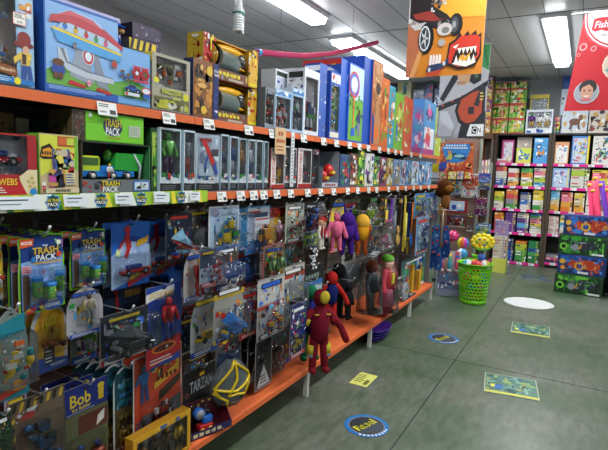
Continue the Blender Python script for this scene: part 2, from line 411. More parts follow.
def winbox(root, w_, h_, d_, face='#ddd', side=None, inner='#9ab', win=(.08,.2,.92,.92), toy='robot', pal=('#c22','#28c','#ddd'), art=None, sart=None, cut=None):
    m = M('card'); t = .003; side = side or face; inner = tuple(a*.65+.27 for a in col(inner)[:3])+(1,)
    u0, v0, u1, v1 = win
    X = lambda u: (u-.5)*w_
    m.box(-w_/2, w_/2, d_-t, d_, 0, h_, side, faces={'front': inner})
    m.box(-w_/2, w_/2, t, d_-t, 0, t, side, faces={'top': inner}); m.box(-w_/2, w_/2, t, d_-t, h_-t, h_, side, faces={'bot': inner})
    m.box(-w_/2, -w_/2+t, t, d_-t, t, h_-t, side, faces={'right': inner}); m.box(w_/2-t, w_/2, t, d_-t, t, h_-t, side, faces={'left': inner})
    for a in ((0,0,1,v0),(0,v1,1,1),(0,v0,u0,v1),(u1,v0,1,v1)): m.box(X(a[0]), X(a[2]), 0, t, a[1]*h_, a[3]*h_, face)
    if d_ > .045: m.box(-w_/2+t, w_/2-t, .038, .04, t, h_-t, inner)
    bk = Cv(m, (X(u0), min(.038, d_-t), v0*h_), (1,0,0), (0,0,1), w_*(u1-u0), h_*(v1-v0)); bk.blobs(10, 0, 0, 1, 1, [inner, '#9ab4cc', '#dfe8f0', pal[0], pal[1], '#5a7ea8'], w_*.09)
    if art: art(front(m, w_, h_))
    if sart: sart(left(m, w_, h_, d_))
    m.build('carton', root)
    q = M('gloss'); fill(q, toy, X(u0)+.006, X(u1)-.006, .005, min(d_, .038)-.004, v0*h_+.008, v1*h_-.008, list(pal)); q.build('packed_toy', root)
    g = M('clear'); g.poly([(X(u0), .0015, v0*h_), (X(u1), .0015, v0*h_), (X(u1), .0015, v1*h_), (X(u0), .0015, v1*h_)], '#fff'); g.build('clear_window', root)

# ------------------------------------------------------------------ the room
def proc_floor():
    m = bpy.data.materials.new('polished_concrete'); m.use_nodes = True; nt = m.node_tree; b = nt.nodes['Principled BSDF']
    tc = nt.nodes.new('ShaderNodeTexCoord')
    n1 = nt.nodes.new('ShaderNodeTexNoise'); n1.inputs['Scale'].default_value = 1.1; n1.inputs['Detail'].default_value = 6; n1.inputs['Roughness'].default_value = .6
    n2 = nt.nodes.new('ShaderNodeTexNoise'); n2.inputs['Scale'].default_value = 13; n2.inputs['Detail'].default_value = 8; n2.inputs['Roughness'].default_value = .7
    mp = nt.nodes.new('ShaderNodeMapping'); mp.inputs['Scale'].default_value = (1.6, .5, 1); mp.inputs['Rotation'].default_value = (0, 0, .5)
    nt.links.new(tc.outputs['Object'], n1.inputs[0]); nt.links.new(tc.outputs['Object'], mp.inputs[0]); nt.links.new(mp.outputs[0], n2.inputs[0])
    r1 = nt.nodes.new('ShaderNodeValToRGB'); e = r1.color_ramp.elements
    e[0].position = .36; e[0].color = col('#4c6146'); e[1].position = .66; e[1].color = col('#73766a')
    r2 = nt.nodes.new('ShaderNodeValToRGB'); e = r2.color_ramp.elements
    e[0].position = .38; e[0].color = (.5, .56, .52, 1); e[1].position = .6; e[1].color = (1, 1, 1, 1)
    nt.links.new(n1.outputs['Fac'], r1.inputs[0]); nt.links.new(n2.outputs['Fac'], r2.inputs[0])
    mx = nt.nodes.new('ShaderNodeMix'); mx.data_type = 'RGBA'; mx.blend_type = 'MULTIPLY'; mx.inputs[0].default_value = .8
    nt.links.new(r1.outputs[0], mx.inputs[6]); nt.links.new(r2.outputs[0], mx.inputs[7])
    nt.links.new(mx.outputs[2], b.inputs['Base Color'])
    mr = nt.nodes.new('ShaderNodeMapRange'); mr.inputs[3].default_value = .22; mr.inputs[4].default_value = .5
    nt.links.new(n2.outputs['Fac'], mr.inputs[0]); nt.links.new(mr.outputs[0], b.inputs['Roughness'])
    return m
def proc_ceiling():
    m = bpy.data.materials.new('ceiling_panels'); m.use_nodes = True; nt = m.node_tree; b = nt.nodes['Principled BSDF']
    tc = nt.nodes.new('ShaderNodeTexCoord')
    n = nt.nodes.new('ShaderNodeTexNoise'); n.inputs['Scale'].default_value = 1.4; n.inputs['Detail'].default_value = 5
    mp = nt.nodes.new('ShaderNodeMapping'); mp.inputs['Scale'].default_value = (3.0, .6, 1)
    nt.links.new(tc.outputs['Object'], mp.inputs[0]); nt.links.new(mp.outputs[0], n.inputs[0])
    r = nt.nodes.new('ShaderNodeValToRGB'); e = r.color_ramp.elements
    e[0].position = .3; e[0].color = col('#cfd1d6'); e[1].position = .72; e[1].color = col('#e4e6ea')
    nt.links.new(n.outputs['Fac'], r.inputs[0]); nt.links.new(r.outputs[0], b.inputs['Base Color']); b.inputs['Roughness'].default_value = .35
    return m
MATS['floor'] = proc_floor(); MATS['ceil'] = proc_ceiling()

BACK = 10.12
m = M('floor'); m.box(-6.5, 5.0, -2.5, 12.0, -.1, 0, '#777'); structure(m.build('floor'))
m = M('paint')     # saw-cut joints between the slabs
for x in (-4.8, -.83, 3.2): m.box(x-.004, x+.004, -2.5, BACK, 0, .0006, '#2c332e')
for y in (-.3, 4.22, 8.6): m.box(-4.5, 5, y-.004, y+.004, 0, .0006, '#343b35')
structure(m.build('trim_1'))
m = M('ceil'); m.box(-6.5, 5.0, -2.5, 12.0, CEIL, CEIL+.1, '#888'); structure(m.build('ceiling'))
m = M('paint')     # dark joints between ceiling panels
for i in range(28): x = -5.2+i*.36; m.box(x-.004, x+.004, -2.5, BACK, CEIL-.002, CEIL, '#6e6f74')
for y in (.8, 3.5, 6.15, 8.85): m.box(-6, 5, y-.007, y+.007, CEIL-.003, CEIL, '#3a3b40')
structure(m.build('trim_2'))
m = M('paint'); m.box(-6.2, 5.0, BACK, BACK+.12, 0, CEIL, '#a3a6ac'); structure(m.build('wall_back'))
m = M('paint'); m.add([(-4.3,1.5,0),(-4.42,1.5,0),(-6.22,BACK,0),(-6.1,BACK,0),(-4.3,1.5,CEIL),(-4.42,1.5,CEIL),(-6.22,BACK,CEIL),(-6.1,BACK,CEIL)],
    [(0,1,2,3),(4,7,6,5),(0,3,7,4),(1,5,6,2),(0,4,5,1),(3,2,6,7)], '#8e8b8c'); structure(m.build('wall_left'))

# ------------------------------------------------------------------ ceiling lamps
def ceiling_lamp(x, y0, y1, label, wd=.21):
    t = thing('ceiling_lamp', label, 'ceiling light', (x, (y0+y1)/2, CEIL), 0, 'strip lights on the ceiling'); L = y1-y0
    m = M('paint'); m.box(-wd/2-.02, wd/2+.02, -L/2-.03, L/2+.03, -.045, 0, '#d8dade'); m.build('housing', t)
    m = M('emit'); m.add([(-wd/2,-L/2,-.045),(wd/2,-L/2,-.045),(wd/2,L/2,-.045),(-wd/2,L/2,-.045),(-wd/2+.02,-L/2,-.1),(wd/2-.02,-L/2,-.1),(wd/2-.02,L/2,-.1),(-wd/2+.02,L/2,-.1)],
        [(4,7,6,5),(0,4,5,1),(1,5,6,2),(2,6,7,3),(3,7,4,0)], '#fff'); m.build('lit_diffuser', t)
    ld = bpy.data.lights.new('tube_light', 'AREA'); ld.shape = 'RECTANGLE'; ld.size = wd; ld.size_y = L; ld.energy = LAMP_W*L; ld.color = (.95, .98, 1)
    lo = bpy.data.objects.new('tube_light', ld); C.objects.link(lo); lo.parent = t; lo.location = (0, 0, -.11)
    return t
ceiling_lamp(-.435, 6.2, 8.6, 'long lit ceiling light straight above the aisle, near the red banner')
ceiling_lamp(-2.83, 2.9, 5.28, 'lit ceiling light nearest above the toy shelves, cut by the top of the photo')
ceiling_lamp(-2.95, 6.15, 6.6, 'short lit ceiling light behind the raised end of the pink foam noodle', .3)
ceiling_lamp(-2.95, 6.8, 8.8, 'long lit ceiling light running behind the hot rod banner')
ceiling_lamp(-.435, 2.2, 4.6, 'lit ceiling light over the aisle before the hot rod banner')
ceiling_lamp(-.435, -1.5, .6, 'lit ceiling light above where the viewer stands')
ceiling_lamp(2.0, 6.2, 8.6, 'added ceiling fill light out of view on the right, farther one')  # unseen fitting, added as fill from the right
ceiling_lamp(2.0, 1.8, 4.2, 'added ceiling fill light out of view on the right, nearer one')  # second added fill lamp, brightens the shelves from the right

# ------------------------------------------------------------------ gondola shelving along the left
XF = -1.56            # front edge of the upper shelves
XB = -2.02            # back panel
ZT, ZM, ZL = 1.782, 1.44, .21
YN, YE = .1, 6.14
BAYS = [.6, 1.76, 2.93, 4.1, 5.27, 6.14]
BAYS0 = [YN] + BAYS
OR = '#e06c38'
g = thing('gondola_shelving', 'long double-height toy shelving unit with orange edged shelves on the left', 'shelving unit', (0, 0, 0))
m = M('paint'); m.box(XB-.03, XB, YN, YE, .06, 2.0, '#6b665e')
for z in (.36, .62, .88, 1.12): m.box(XB, XB+.014, YN, YE, z, z+.03, '#8b8a84')
m.build('back_panel', g)
for y in BAYS0:
    m = M('paint'); m.box(XB-.04, XB+.016, y-.02, y+.02, 0, 2.02, '#8d8c88'); m.build('upright_post', g)
m = M('paint'); m.box(-1.98, -1.95, YN, YE, 0, ZL-.03, '#1c1d1f'); m.build('kick_board', g)
for y in BAYS0[1:]:
    m = M('paint'); m.box(-1.575, -1.545, y-.018, y+.012, 0, ZL-.035, '#c9c8c0'); m.build('front_foot', g)
def deck(name, y0, y1, x, z, th, lipc, topc):
    m = M('paint')
    prof = [(XB+.01, z-.012), (XB+.01, z), (x-.02, z), (x-.004, z-.004), (x, z-.012), (x, z-th), (x-.008, z-th), (x-.012, z-.02)]
    n = len(prof)
    vs = [(a, y0+.002, b) for a, b in prof]+[(a, y1-.002, b) for a, b in prof]
    m.add(vs, [(i, i+n, (i+1) % n+n, (i+1) % n) for i in range(n)], topc)
    m.add(vs, [tuple(range(n)), tuple(range(2*n-1, n-1, -1))], lipc)
    m.add([(x+.0006, y0+.002, z-th), (x+.0006, y1-.002, z-th), (x+.0006, y1-.002, z-.006), (x+.0006, y0+.002, z-.006)], [(0,1,2,3)], lipc)
    return m.build(name, g)
decks = {'t': [], 'm': []}
for a, b in zip(BAYS0[:-1], BAYS0[1:]):
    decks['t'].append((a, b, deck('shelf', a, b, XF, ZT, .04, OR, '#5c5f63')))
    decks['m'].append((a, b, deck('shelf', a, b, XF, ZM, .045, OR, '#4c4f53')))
    deck('shelf', a, b, -1.54, ZL, .035, OR, OR)
    for z in (ZT, ZM):
        m = M('paint'); m.add([(XB,a+.03,z-.02),(XB,a+.03,z-.13),(XF+.06-.1,a+.03,z-.02),(XB,a+.034,z-.02),(XB,a+.034,z-.13),(XF-.04,a+.034,z-.02)], [(0,1,2),(5,4,3),(0,3,4,1),(1,4,5,2),(2,5,3,0)], '#77766f'); m.build('shelf_bracket', g)
def dk(key, y):
    for a, b, o in decks[key]:
        if a <= y <= b: return o
def price(key, px, py, wd=.075, yellow=False):
    z = ZT if key == 't' else ZM; y, _ = yz(px, py, XF)
    if not (YN+.06 < y < YE-.05): return
    m = M('card'); t = .0012
    z1 = z-.008; z0 = z-.056; xo = XF+.012
    m.add([(XF+.003,y-wd/2,z1),(XF+.003,y+wd/2,z1),(xo,y+wd/2,z0),(xo,y-wd/2,z0),(XF+.001,y-wd/2,z1),(XF+.001,y+wd/2,z1),(xo-t,y+wd/2,z0),(xo-t,y-wd/2,z0)],
          [(0,3,2,1),(4,5,6,7),(0,1,5,4),(2,3,7,6),(1,2,6,5),(3,0,4,7)], '#e9ebe6')
    c = Cv(m, (xo, y-wd/2, z0), (0,1,0), Vector((XF+.003-xo, 0, z1-z0)).normalized(), wd, .049)
    c.lines(.08, .6, .6, .9, 2, '#555'); c.rect(.6, .12, .92, .45, '#333'); c.lines(.08, .12, .5, .4, 1, '#999')
    m.build('price_tag', dk(key, y))
for px in (106, 168, 208, 248, 272, 303, 323, 336, 349, 359, 368, 379, 388, 395, 401, 411, 420): price('t', px, 88+px*.155, .085 if px < 150 else .075)
for px in (221, 240, 253, 263, 276, 290, 307, 320, 333, 347, 357, 368, 376, 388, 397, 405, 413, 420, 428): price('m', px, 197-px*.015, .07)
# printed strip clipped over the near part of the middle shelf edge
def strip(key):
    y0, _ = yz(0, 203, XF); y1, _ = yz(207, 195, XF); y0 = .3
    m = M('card'); x = XF+.003; m.box(XF+.001, x, y0, y1, ZM-.052, ZM+.002, '#a5cf3a')
    c = Cv(m, (x, y0, ZM-.052), (0,1,0), (0,0,1), y1-y0, .054)
    n = 9
    for i in range(n):
        u = (i+.0)/n; l = c.nl(); c.poly([(u,0),(u+.5/n,0),(u+.35/n,1),(u,1)], '#f2f6ea', l); c.poly([(u+.62/n,0),(u+.8/n,0),(u+.7/n,1),(u+.6/n,1)], '#f0e040', l)
        c.poly([(u+.5/n,0),(u+.62/n,0),(u+.56/n,.35),(u+.45/n,.3)], '#3a8c3a', l)
    for px in (52, 100, 140, 180):
        y, _ = yz(px, 197, XF); u = (y-y0)/(y1-y0)
        c.star(u, .5, .03, '#3f8fd8', 8, .8); c.star(u, .5, .024, '#2a3a20', 8, .8); c.text('THE TRASH', u, .62, .2, '#e8e060', .035); c.text('PACK', u, .36, .22, '#fff', .03)
    for px, wd in ((14, .16), (74, .1), (122, .09), (160, .09), (193, .07)):
        y, _ = yz(px, 199, XF); u = (y-y0)/(y1-y0); q = wd/2/(y1-y0)
        c.poly([(u-q*.9,.2),(u+q,.12),(u+q*.9,.9),(u-q,.95)], '#eef2f6'); c.poly([(u-q*.7,.68),(u+q*.5,.66),(u+q*.5,.74),(u-q*.7,.76)], '#456')
        c.poly([(u-q*.7,.45),(u+q*.2,.43),(u+q*.2,.5),(u-q*.7,.52)], '#89a')
    m.build('printed_edge_strip', g)
strip('m')
m = M('card'); y, z = yz(281, 141, XF+.02); m.box(XF+.014, XF+.016, y-.055, y+.06, z-.075, z+.075, '#d9b98a')
c = Cv(m, (XF+.016, y-.055, z-.075), (0,1,0), (0,0,1), .115, .15); c.lines(.12, .1, .9, .35, 2, '#b06040'); c.word(6, .5, .5, .14, '#b84a30', .8); c.word(2, .5, .78, .16, '#b84a30', .5)
m.build('paper_notice', g)
m = M('paint'); y, z = yz(293, 160, XF+.01); m.box(XF+.002, XF+.006, y-.018, y+.018, 1.45, 1.78, '#d8dade')
for i in range(14): m.box(XF+.006, XF+.0065, y-.006, y+.006, 1.47+i*.021, 1.48+i*.021, '#666')
m.build('slotted_strip', g)

HOOKS = [0]
def hook(y, z, xf):
    if HOOKS[0] >= 100: return
    HOOKS[0] += 1
    m = M('metal'); m.tube([(XB, y, z), (xf+.03, y, z), (xf+.045, y, z+.02)], .0028, '#c9ccd0', 6); m.tube([(xf+.042, y, z+.016), (xf+.05, y, z+.028)], .005, '#f4f4f4', 6)
    m.box(XB-.001, XB+.006, y-.012, y+.012, z-.03, z+.01, '#9a9a98'); m.build('peg_hook', g)

RZ = pi/2      # front faces +X (the aisle)
def box_px(x0, yt, x1, yb, X):
    """front face corners: top-left (x0,yt), bottom-right (x1,yb) on plane X"""
    y0, z1 = yz(x0, yt, X); y1, z0 = yz(x1, yb, X); return y0, y1, z0, z1
TAKEN = []      # room already taken by hanging goods: x, y, z ranges
def room_for(fn, X, dback, dfront, reach=.16):
    """nearest depth to X where goods with outline fn(X) touch no others"""
    for k in range(int(reach/.005)*2+2):
        Xk = X + (k+1)//2*.005*(1 if k % 2 else -1)
        if Xk > -1.42 or Xk < XB+.09: continue
        y0, y1, z0, z1 = fn(Xk)
        b = (Xk-dback, Xk+dfront, y0, y1, z0, z1)
        if Xk+dfront > -1.56-.0 and z1 > ZM-.05 or (z0 < ZL+.002 and Xk-dback < -1.538): continue
        if all(b[0] >= q[1] or b[1] <= q[0] or b[2] >= q[3] or b[3] <= q[2] or b[4] >= q[5] or b[5] <= q[4] for q in TAKEN):
            TAKEN.append(b); return Xk
    y0, y1, z0, z1 = fn(X); TAKEN.append((X-dback, X+dfront, y0, y1, z0, z1)); print('NO ROOM', X); return X
def hang(x0, yt, x1, yb, X, label, copies=1, step=.045, name='blister_pack', cat='toy pack', hk=True, group=None, behind=None, **st):
    def fit(x):
        a = box_px(x0, yt, x1, yb, x); k = a[2]
        if k < ZL+.004 and x > -1.99: k = ZL+.004       # never through the bench
        return a[0]-.004, a[1]+.004, k, a[3]
    step = max(step, st.get('dep', .035)+.008)
    X = room_for(fit, X, .003+step*(copies-1), st.get('dep', .035)+.003); y0, y1, z0, z1 = fit(X); y0 += .004; y1 -= .004
    w_ = y1-y0; h_ = z1-z0; yc = (y0+y1)/2
    t = thing(name, label, cat, (X, yc, z0), RZ, group)
    blister(t, w_, h_, **st)
    for k in range(1, copies):
        dup(t, (X-step*k, yc, z0), '%s, %s from the front' % (behind or label.split(',')[0], ['', 'second', 'third', 'fourth', 'fifth'][k]), group=group)
    if hk: hook(yc, z1+.003, X)
    return t
FOOT = {'t': [], 'm': []}
def on_shelf(key, x0, yt, x1, label, X=XF-.012, d=.12, kind='carton', name=None, cat='toy box', rise=0, g=None, rz=0, dx=0, **st):
    zs = ZT if key == 't' else ZM
    ybase = (88+.155*x0 if key == 't' else 197-.025*x0)-4
    y0, z1 = yz(x0, yt, X); y1, _ = yz(x1, ybase, X)
    # left edge measured halfway up, where the vertical really stands
    y0 = (y0 + yz(x0, ybase, X)[0])/2
    h_ = z1-zs-rise
    for a, b, p, q in FOOT[key]:          # keep clear of neighbours already standing there
        if y0 < b and y1 > a and X > p and X-d < q:
            if min(y1, b)-max(y0, a) < .5*(y1-y0):
                if y0 > a: y0 = b+.001
                else: y1 = a-.001
            elif X <= q-.02: X = p-.002
            else: d = max(.03, X-q-.002)
    FOOT[key].append((y0, y1, X-d, X))
    w_ = (y1-y0)-.003
    t = thing(name or ('toy_box' if kind == 'carton' else 'window_box'), label, cat, (X, (y0+y1)/2, zs+rise+.001), RZ+rz, g)
    (carton if kind == 'carton' else winbox)(t, w_, h_, d, **st)
    return t
def A(bands=(), n=10, pal=BUSY, texts=(), frame=None, man=None, car=None, size=None, ells=(), area=(.06,.06,.94,.94), mid=None):
    def f(c):
        for b in bands: c.rect(*b)
        for e in ells: c.ell(*e[:4], e[4])
        if n: c.blobs(n, *area, list(pal), size or min(c.w, c.h)*.13)
        if man:
            for q in man: c.man(*q)
        if car:
            for q in car: c.car(*q)
        if mid: mid(c)
        if frame: c.frame(*frame)
        for t in texts: c.text(*t)
    return f
MINT = ['#3a9a4a', '#e8e040', '#ddd', '#c33', '#246']

# ================================================================== TOP SHELF
# outfit box at the far left
def art_outfit(c):
    c.rect(.62, .02, .97, .98, '#9fc6e6'); c.rect(.66, .76, .96, .97, '#b9d4ee'); c.blobs(8, .66, .78, .96, .97, ['#e0a040', '#5070a0', '#c04040', '#eee'], .02)
    # plain cowboy outfit: hat, shirt, jeans
    c.ell(.75, .47, .235, .04, '#7c2420'); c.ell(.76, .53, .16, .085, '#8c2c24'); c.ell(.8, .41, .08, .05, '#d8a888'); c.poly([(.64,.38),(.93,.38),(.88,.24),(.69,.24)],'#e3c049'); c.poly([(.66,.38),(.5,.3),(.53,.24),(.7,.32)],'#e3c049'); c.poly([(.7,.37),(.8,.36),(.79,.25),(.7,.25)],'#4a2a18'); c.poly([(.68,.24),(.9,.24),(.95,.08),(.84,.08),(.8,.2),(.77,.08),(.66,.08)],'#2a4f9a'); c.star(.87, .32, .008, '#f4d85a', 5)
    c.rect(.03, .02, .97, .075, '#1c78c4'); c.lines(.08, .03, .5, .065, 2, '#cfe4f6'); c.circ(.58, .05, .011, '#f0e020')
    c.poly([(.1,.14),(.56,.09),(.58,.17),(.5,.2),(.14,.22)], '#8a4a1e'); c.text('Woody\'s', .36, .155, .045, '#f3dfae', .34)
    c.rect(.5, .67, .8, .81, '#c9372c'); c.rect(.512, .677, .788, .803, '#f3f1e6'); c.lines(.54, .745, .77, .795, 3, '#444'); c.text('41,95', .65, .705, .024, '#222', .2)
on_shelf('t', -12, -14, 35, 'brown window box with printed cowboy hat and outfit, at far left of top shelf', kind='win', face='#9fc6e6', side='#b07030', inner='#7a5630', win=(.04,.09,.6,.96), toy='bits', pal=('#8a4420','#d08a30','#5a3a24','#3a78b8'), art=art_outfit, d=.2)
# big tower playset box
def tower_box():
    X = -1.575; y0 = (yz(36, 40, X)[0]+yz(46, 92, X)[0])/2+.012; y1 = yz(118, 60, X)[0]; y2 = yz(150, 90, X)[0]
    h = yz(117, 21, -1.575)[1]-ZT; hl = yz(150, 55, X)[1]-ZT; d = .16; w_ = y2-y0; a = (y1-y0)
    FOOT['t'] += [(y0, y0+a, X-d, X), (y0+a, y2, X-d, X)]
    t = thing('playset_box', 'huge blue playset box with a red-roofed lookout tower on the front', 'toy box', (X, (y0+y2)/2, ZT+.001), RZ)
    m = M('card'); o = -w_/2
    m.box(o, o+a, 0, d, 0, h, '#2f63b8', faces={'left': '#16418f', 'top': '#1d4fa0', 'right': '#1d4fa0'})
    m.box(o+a+.0004, w_/2, 0, d, 0, hl, '#6fa8e0', faces={'right': '#174a96', 'top': '#174a96'})
    c = Cv(m, (o, 0, 0), (1,0,0), (0,0,1), w_, h)
    ua = a/w_; vl = hl/h
    c.rect(.012, .1, ua, .97, '#8db8ea'); c.rect(ua, .1, .985, vl-.02, '#7fb4e8', c.l); c.rect(.012, .09, .985, .24, '#6fae45')
    c.ell(.3, .84, .2, .1, '#a9cbf2'); c.poly([(.02,.24),(.12,.34),(.3,.24)], '#5a9a3a'); c.poly([(.6,.24),(.8,.32),(.985,.24)], '#5a9a3a')
    # tower legs, ramp, body, roof
    c.poly([(.2,.22),(.34,.16),(.42,.18),(.34,.58),(.26,.58)], '#9aa4b4'); c.poly([(.44,.16),(.56,.12),(.48,.4),(.44,.58),(.4,.58)], '#8a94a6')
    c.poly([(.1,.5),(.17,.5),(.2,.36),(.34,.29),(.6,.27),(.6,.21),(.34,.22),(.18,.27),(.11,.36)], '#c3cbd6'); c.poly([(.12,.5),(.15,.5),(.18,.37),(.34,.31),(.6,.285),(.6,.275),(.34,.295),(.17,.35)], '#7a8494')
    c.poly([(.2,.17),(.34,.13),(.33,.1),(.18,.12)], '#c0272d'); c.poly([(.44,.14),(.58,.1),(.56,.07),(.43,.1)], '#c0272d')
    c.ell(.36, .47, .055, .1, '#cfdcea'); c.ell(.36, .47, .045, .085, '#c9343a'); c.ell(.36, .47, .03, .055, '#e6edf5')
    c.poly([(.06,.68),(.1,.56),(.4,.52),(.66,.49),(.68,.58),(.4,.63),(.1,.7)], '#57a7e2'); c.poly([(.04,.69),(.08,.71),(.68,.6),(.68,.575),(.08,.68)], '#f0d54a')
    c.poly([(.1,.71),(.66,.61),(.66,.7),(.5,.78),(.14,.8)], '#b8d2ea'); c.poly([(.03,.74),(.05,.83),(.16,.88),(.3,.89),(.52,.83),(.69,.69),(.69,.64),(.5,.74),(.2,.79),(.06,.76)], '#c4434c'); c.poly([(.05,.81),(.16,.87),(.3,.88),(.5,.82),(.4,.9),(.2,.93)], '#d4606a')
    for i, cc in enumerate(['#3a78c8', '#e0b030', '#c83a3a', '#3a9a60', '#d85a90']): c.ell(.16+i*.09, .745-i*.018, .02, .035, cc, c.l+1); c.ell(.16+i*.09, .78-i*.018, .012, .02, '#8a5a36', c.l+2)
    c.l += 3
    # plain little helpers and cars at the foot (no known character)
    for (u, v, q, a1, a2) in ((.1,.25,.2,'#2a4aa0','#6a4326'), (.36,.16,.07,'#e070a0','#e9b0c0'), (.24,.55,.07,'#8a8a90','#6a6a70'), (.6,.45,.1,'#c83a3a','#8a5a36'), (.68,.36,.09,'#2a6ab0','#6a4326'), (.74,.33,.09,'#3a5a90','#7a5a36')):
        c.ell(u, v, q*.28, q*.32, a1); c.ell(u, v+q*.42, q*.24, q*.2, a2); c.ell(u-q*.1, v-q*.3, q*.1, q*.2, a2, c.l); c.ell(u+q*.1, v-q*.3, q*.1, q*.2, a2, c.l)
    c.car(.79, .2, .17, '#2350a8'); c.rect(.7, .11, .86, .15, '#d6dde8'); c.circ(.72, .13, .006, '#c33')
    for u, cc in ((.83, '#203870'), (.92, '#5a6a30')):
        c.star(u, .41, .028, '#b3202a', 6, .75); c.ell(u, .41, .026, .04, '#7a1c22'); c.ell(u, .41, .018, .028, cc if u > .9 else '#d8dde8'); c.rect(u-.045, .48, u+.045, .5, '#cc4050', c.l); c.rect(u-.045, .3, u+.045, .325, '#cc4050', c.l)
    c.ell(.93, .2, .055, .05, '#c9302c'); c.ell(.93, .2, .045, .035, '#e9eef6'); c.ell(.93, .13, .04, .035, '#2a62c0'); c.lines(.012, .03, .55, .075, 3, '#9fbfe8')
    s = Cv(m, (o, d, 0), (0,-1,0), (0,0,1), d, h); s.rect(.75, .02, .98, .98, '#1a4fa8'); s.lines(.2, .4, .7, .55, 5, '#88a8d8'); s.rect(.25, .6, .6, .68, '#dfe6f0'); s.blobs(6, .1, .05, .7, .25, ['#2c6cc0', '#dde', '#c33'], .02)
    m.build('carton', t)
tower_box()
X = -1.78
t = on_shelf('t', 47, -6, 121, 'pale lilac playset box standing behind the huge blue tower box', X=-1.745, d=.12, face='#b6b4dc', side='#8f8fc4', rise=.0, art=A(n=14, pal=['#8a9cd8','#fff','#6a78c0'], ells=((.6,.88,.2,.05,'#3a4a90'),(.6,.88,.18,.04,'#c9cdf0'))))
# blue plush cap peeping over the step of the box
def plush_dog():
    y = yz(118, 60, -1.575)[0]+.046
    t = thing('plush_toy', 'small blue and brown plush peeping over the step of the huge blue box', 'plush toy', (-1.64, y, ZT+.001+yz(150, 55, -1.575)[1]-ZT), RZ)
    t.scale = (.62,.62,.62)
    m = M('cloth'); m.ell(0, .02, .05, .045, .04, .055, '#23489c'); m.build('body', t)
    m = M('cloth'); m.ell(0, .0, .12, .036, .034, .036, '#8a5a30'); m.ell(.02, -.03, .112, .018, .02, .015, '#c99a5c'); m.build('head', t)
    m = M('cloth'); m.ell(0, .005, .145, .04, .04, .024, '#1f4fb8'); m.box(-.03, .03, -.05, -.02, .135, .142, '#1f4fb8'); m.build('cap', t)
plush_dog()
CHEV = lambda c: [c.poly([(u,.0),(u+.1,.0),(u+.17,1),(u+.07,1)], '#1a1a1a', 9) for u in (.02,.24,.46,.68,.86)]
on_shelf('t', 129, 37, 156, 'black and yellow striped box half hidden behind the grey and olive window box', X=-1.74, d=.1, face='#3b3a2a', side='#2a2a20', art=lambda c: ([c.rect(0,.86,1,1,'#e8c92c')]+[c.poly([(u,.86),(u+.1,.86),(u+.16,1),(u+.06,1)], '#1a1a1a', 9) for u in (.02,.24,.46,.68)]+[c.blobs(12,.05,.1,.95,.82,['#7c7a2c','#b8a83a','#445'],.03)]))
on_shelf('t', 152, 51, 190, 'grey and olive window box with lime lettering and yellow discs', kind='win', d=.13, face='#a9a48f', side='#84826c', inner='#5d6136', win=(.1,.42,.9,.94), toy='bits', pal=('#6a7038','#e4e4dc','#e07030','#7a8048','#3a3e20'),
  art=A(n=16, pal=['#5c5f35','#b9b93a','#3c3f28','#c9c7b4'], area=(.05,.03,.95,.2), bands=((.03,.02,.97,.24,'#6b6a40'),), texts=(('FACTOR',.5,.33,.11,'#1d1f12',.92),('FACTOR',.495,.34,.1,'#d6dc3c',.9),('activo',.62,.24,.06,'#d8e060',.5)), ells=((.88,.3,.08,.07,'#e0d92c'),(.1,.52,.07,.05,'#e0d92c'))), sart=A(n=8, pal=['#b8a83a','#556'], bands=((0,.85,1,1,'#e8c92c'),)))
on_shelf('t', 193, 57, 218, 'slim box with brown moonscape art and white letters on a navy side strip', d=.06, face='#8a5a30', side='#1b2c5c', art=lambda c: (c.blobs(26,.05,.04,.76,.95,['#c88a3c','#5c3a20','#a8743c','#3a2c24','#e0b060'],.03), c.circ(.62,.83,.022,'#e0b83c'), c.circ(.4,.12,.02,'#e0b83c'), c.rect(.77,.0,1,1,'#1c2c66'), c.blobs(6,.78,.02,1,.5,['#dfe4f4','#35509c'],.012), c.text('STAR',.885,.86,.05,'#eee',.2), c.text('WARS',.885,.79,.05,'#eee',.2)), sart=A(n=5, pal=['#35509c']))
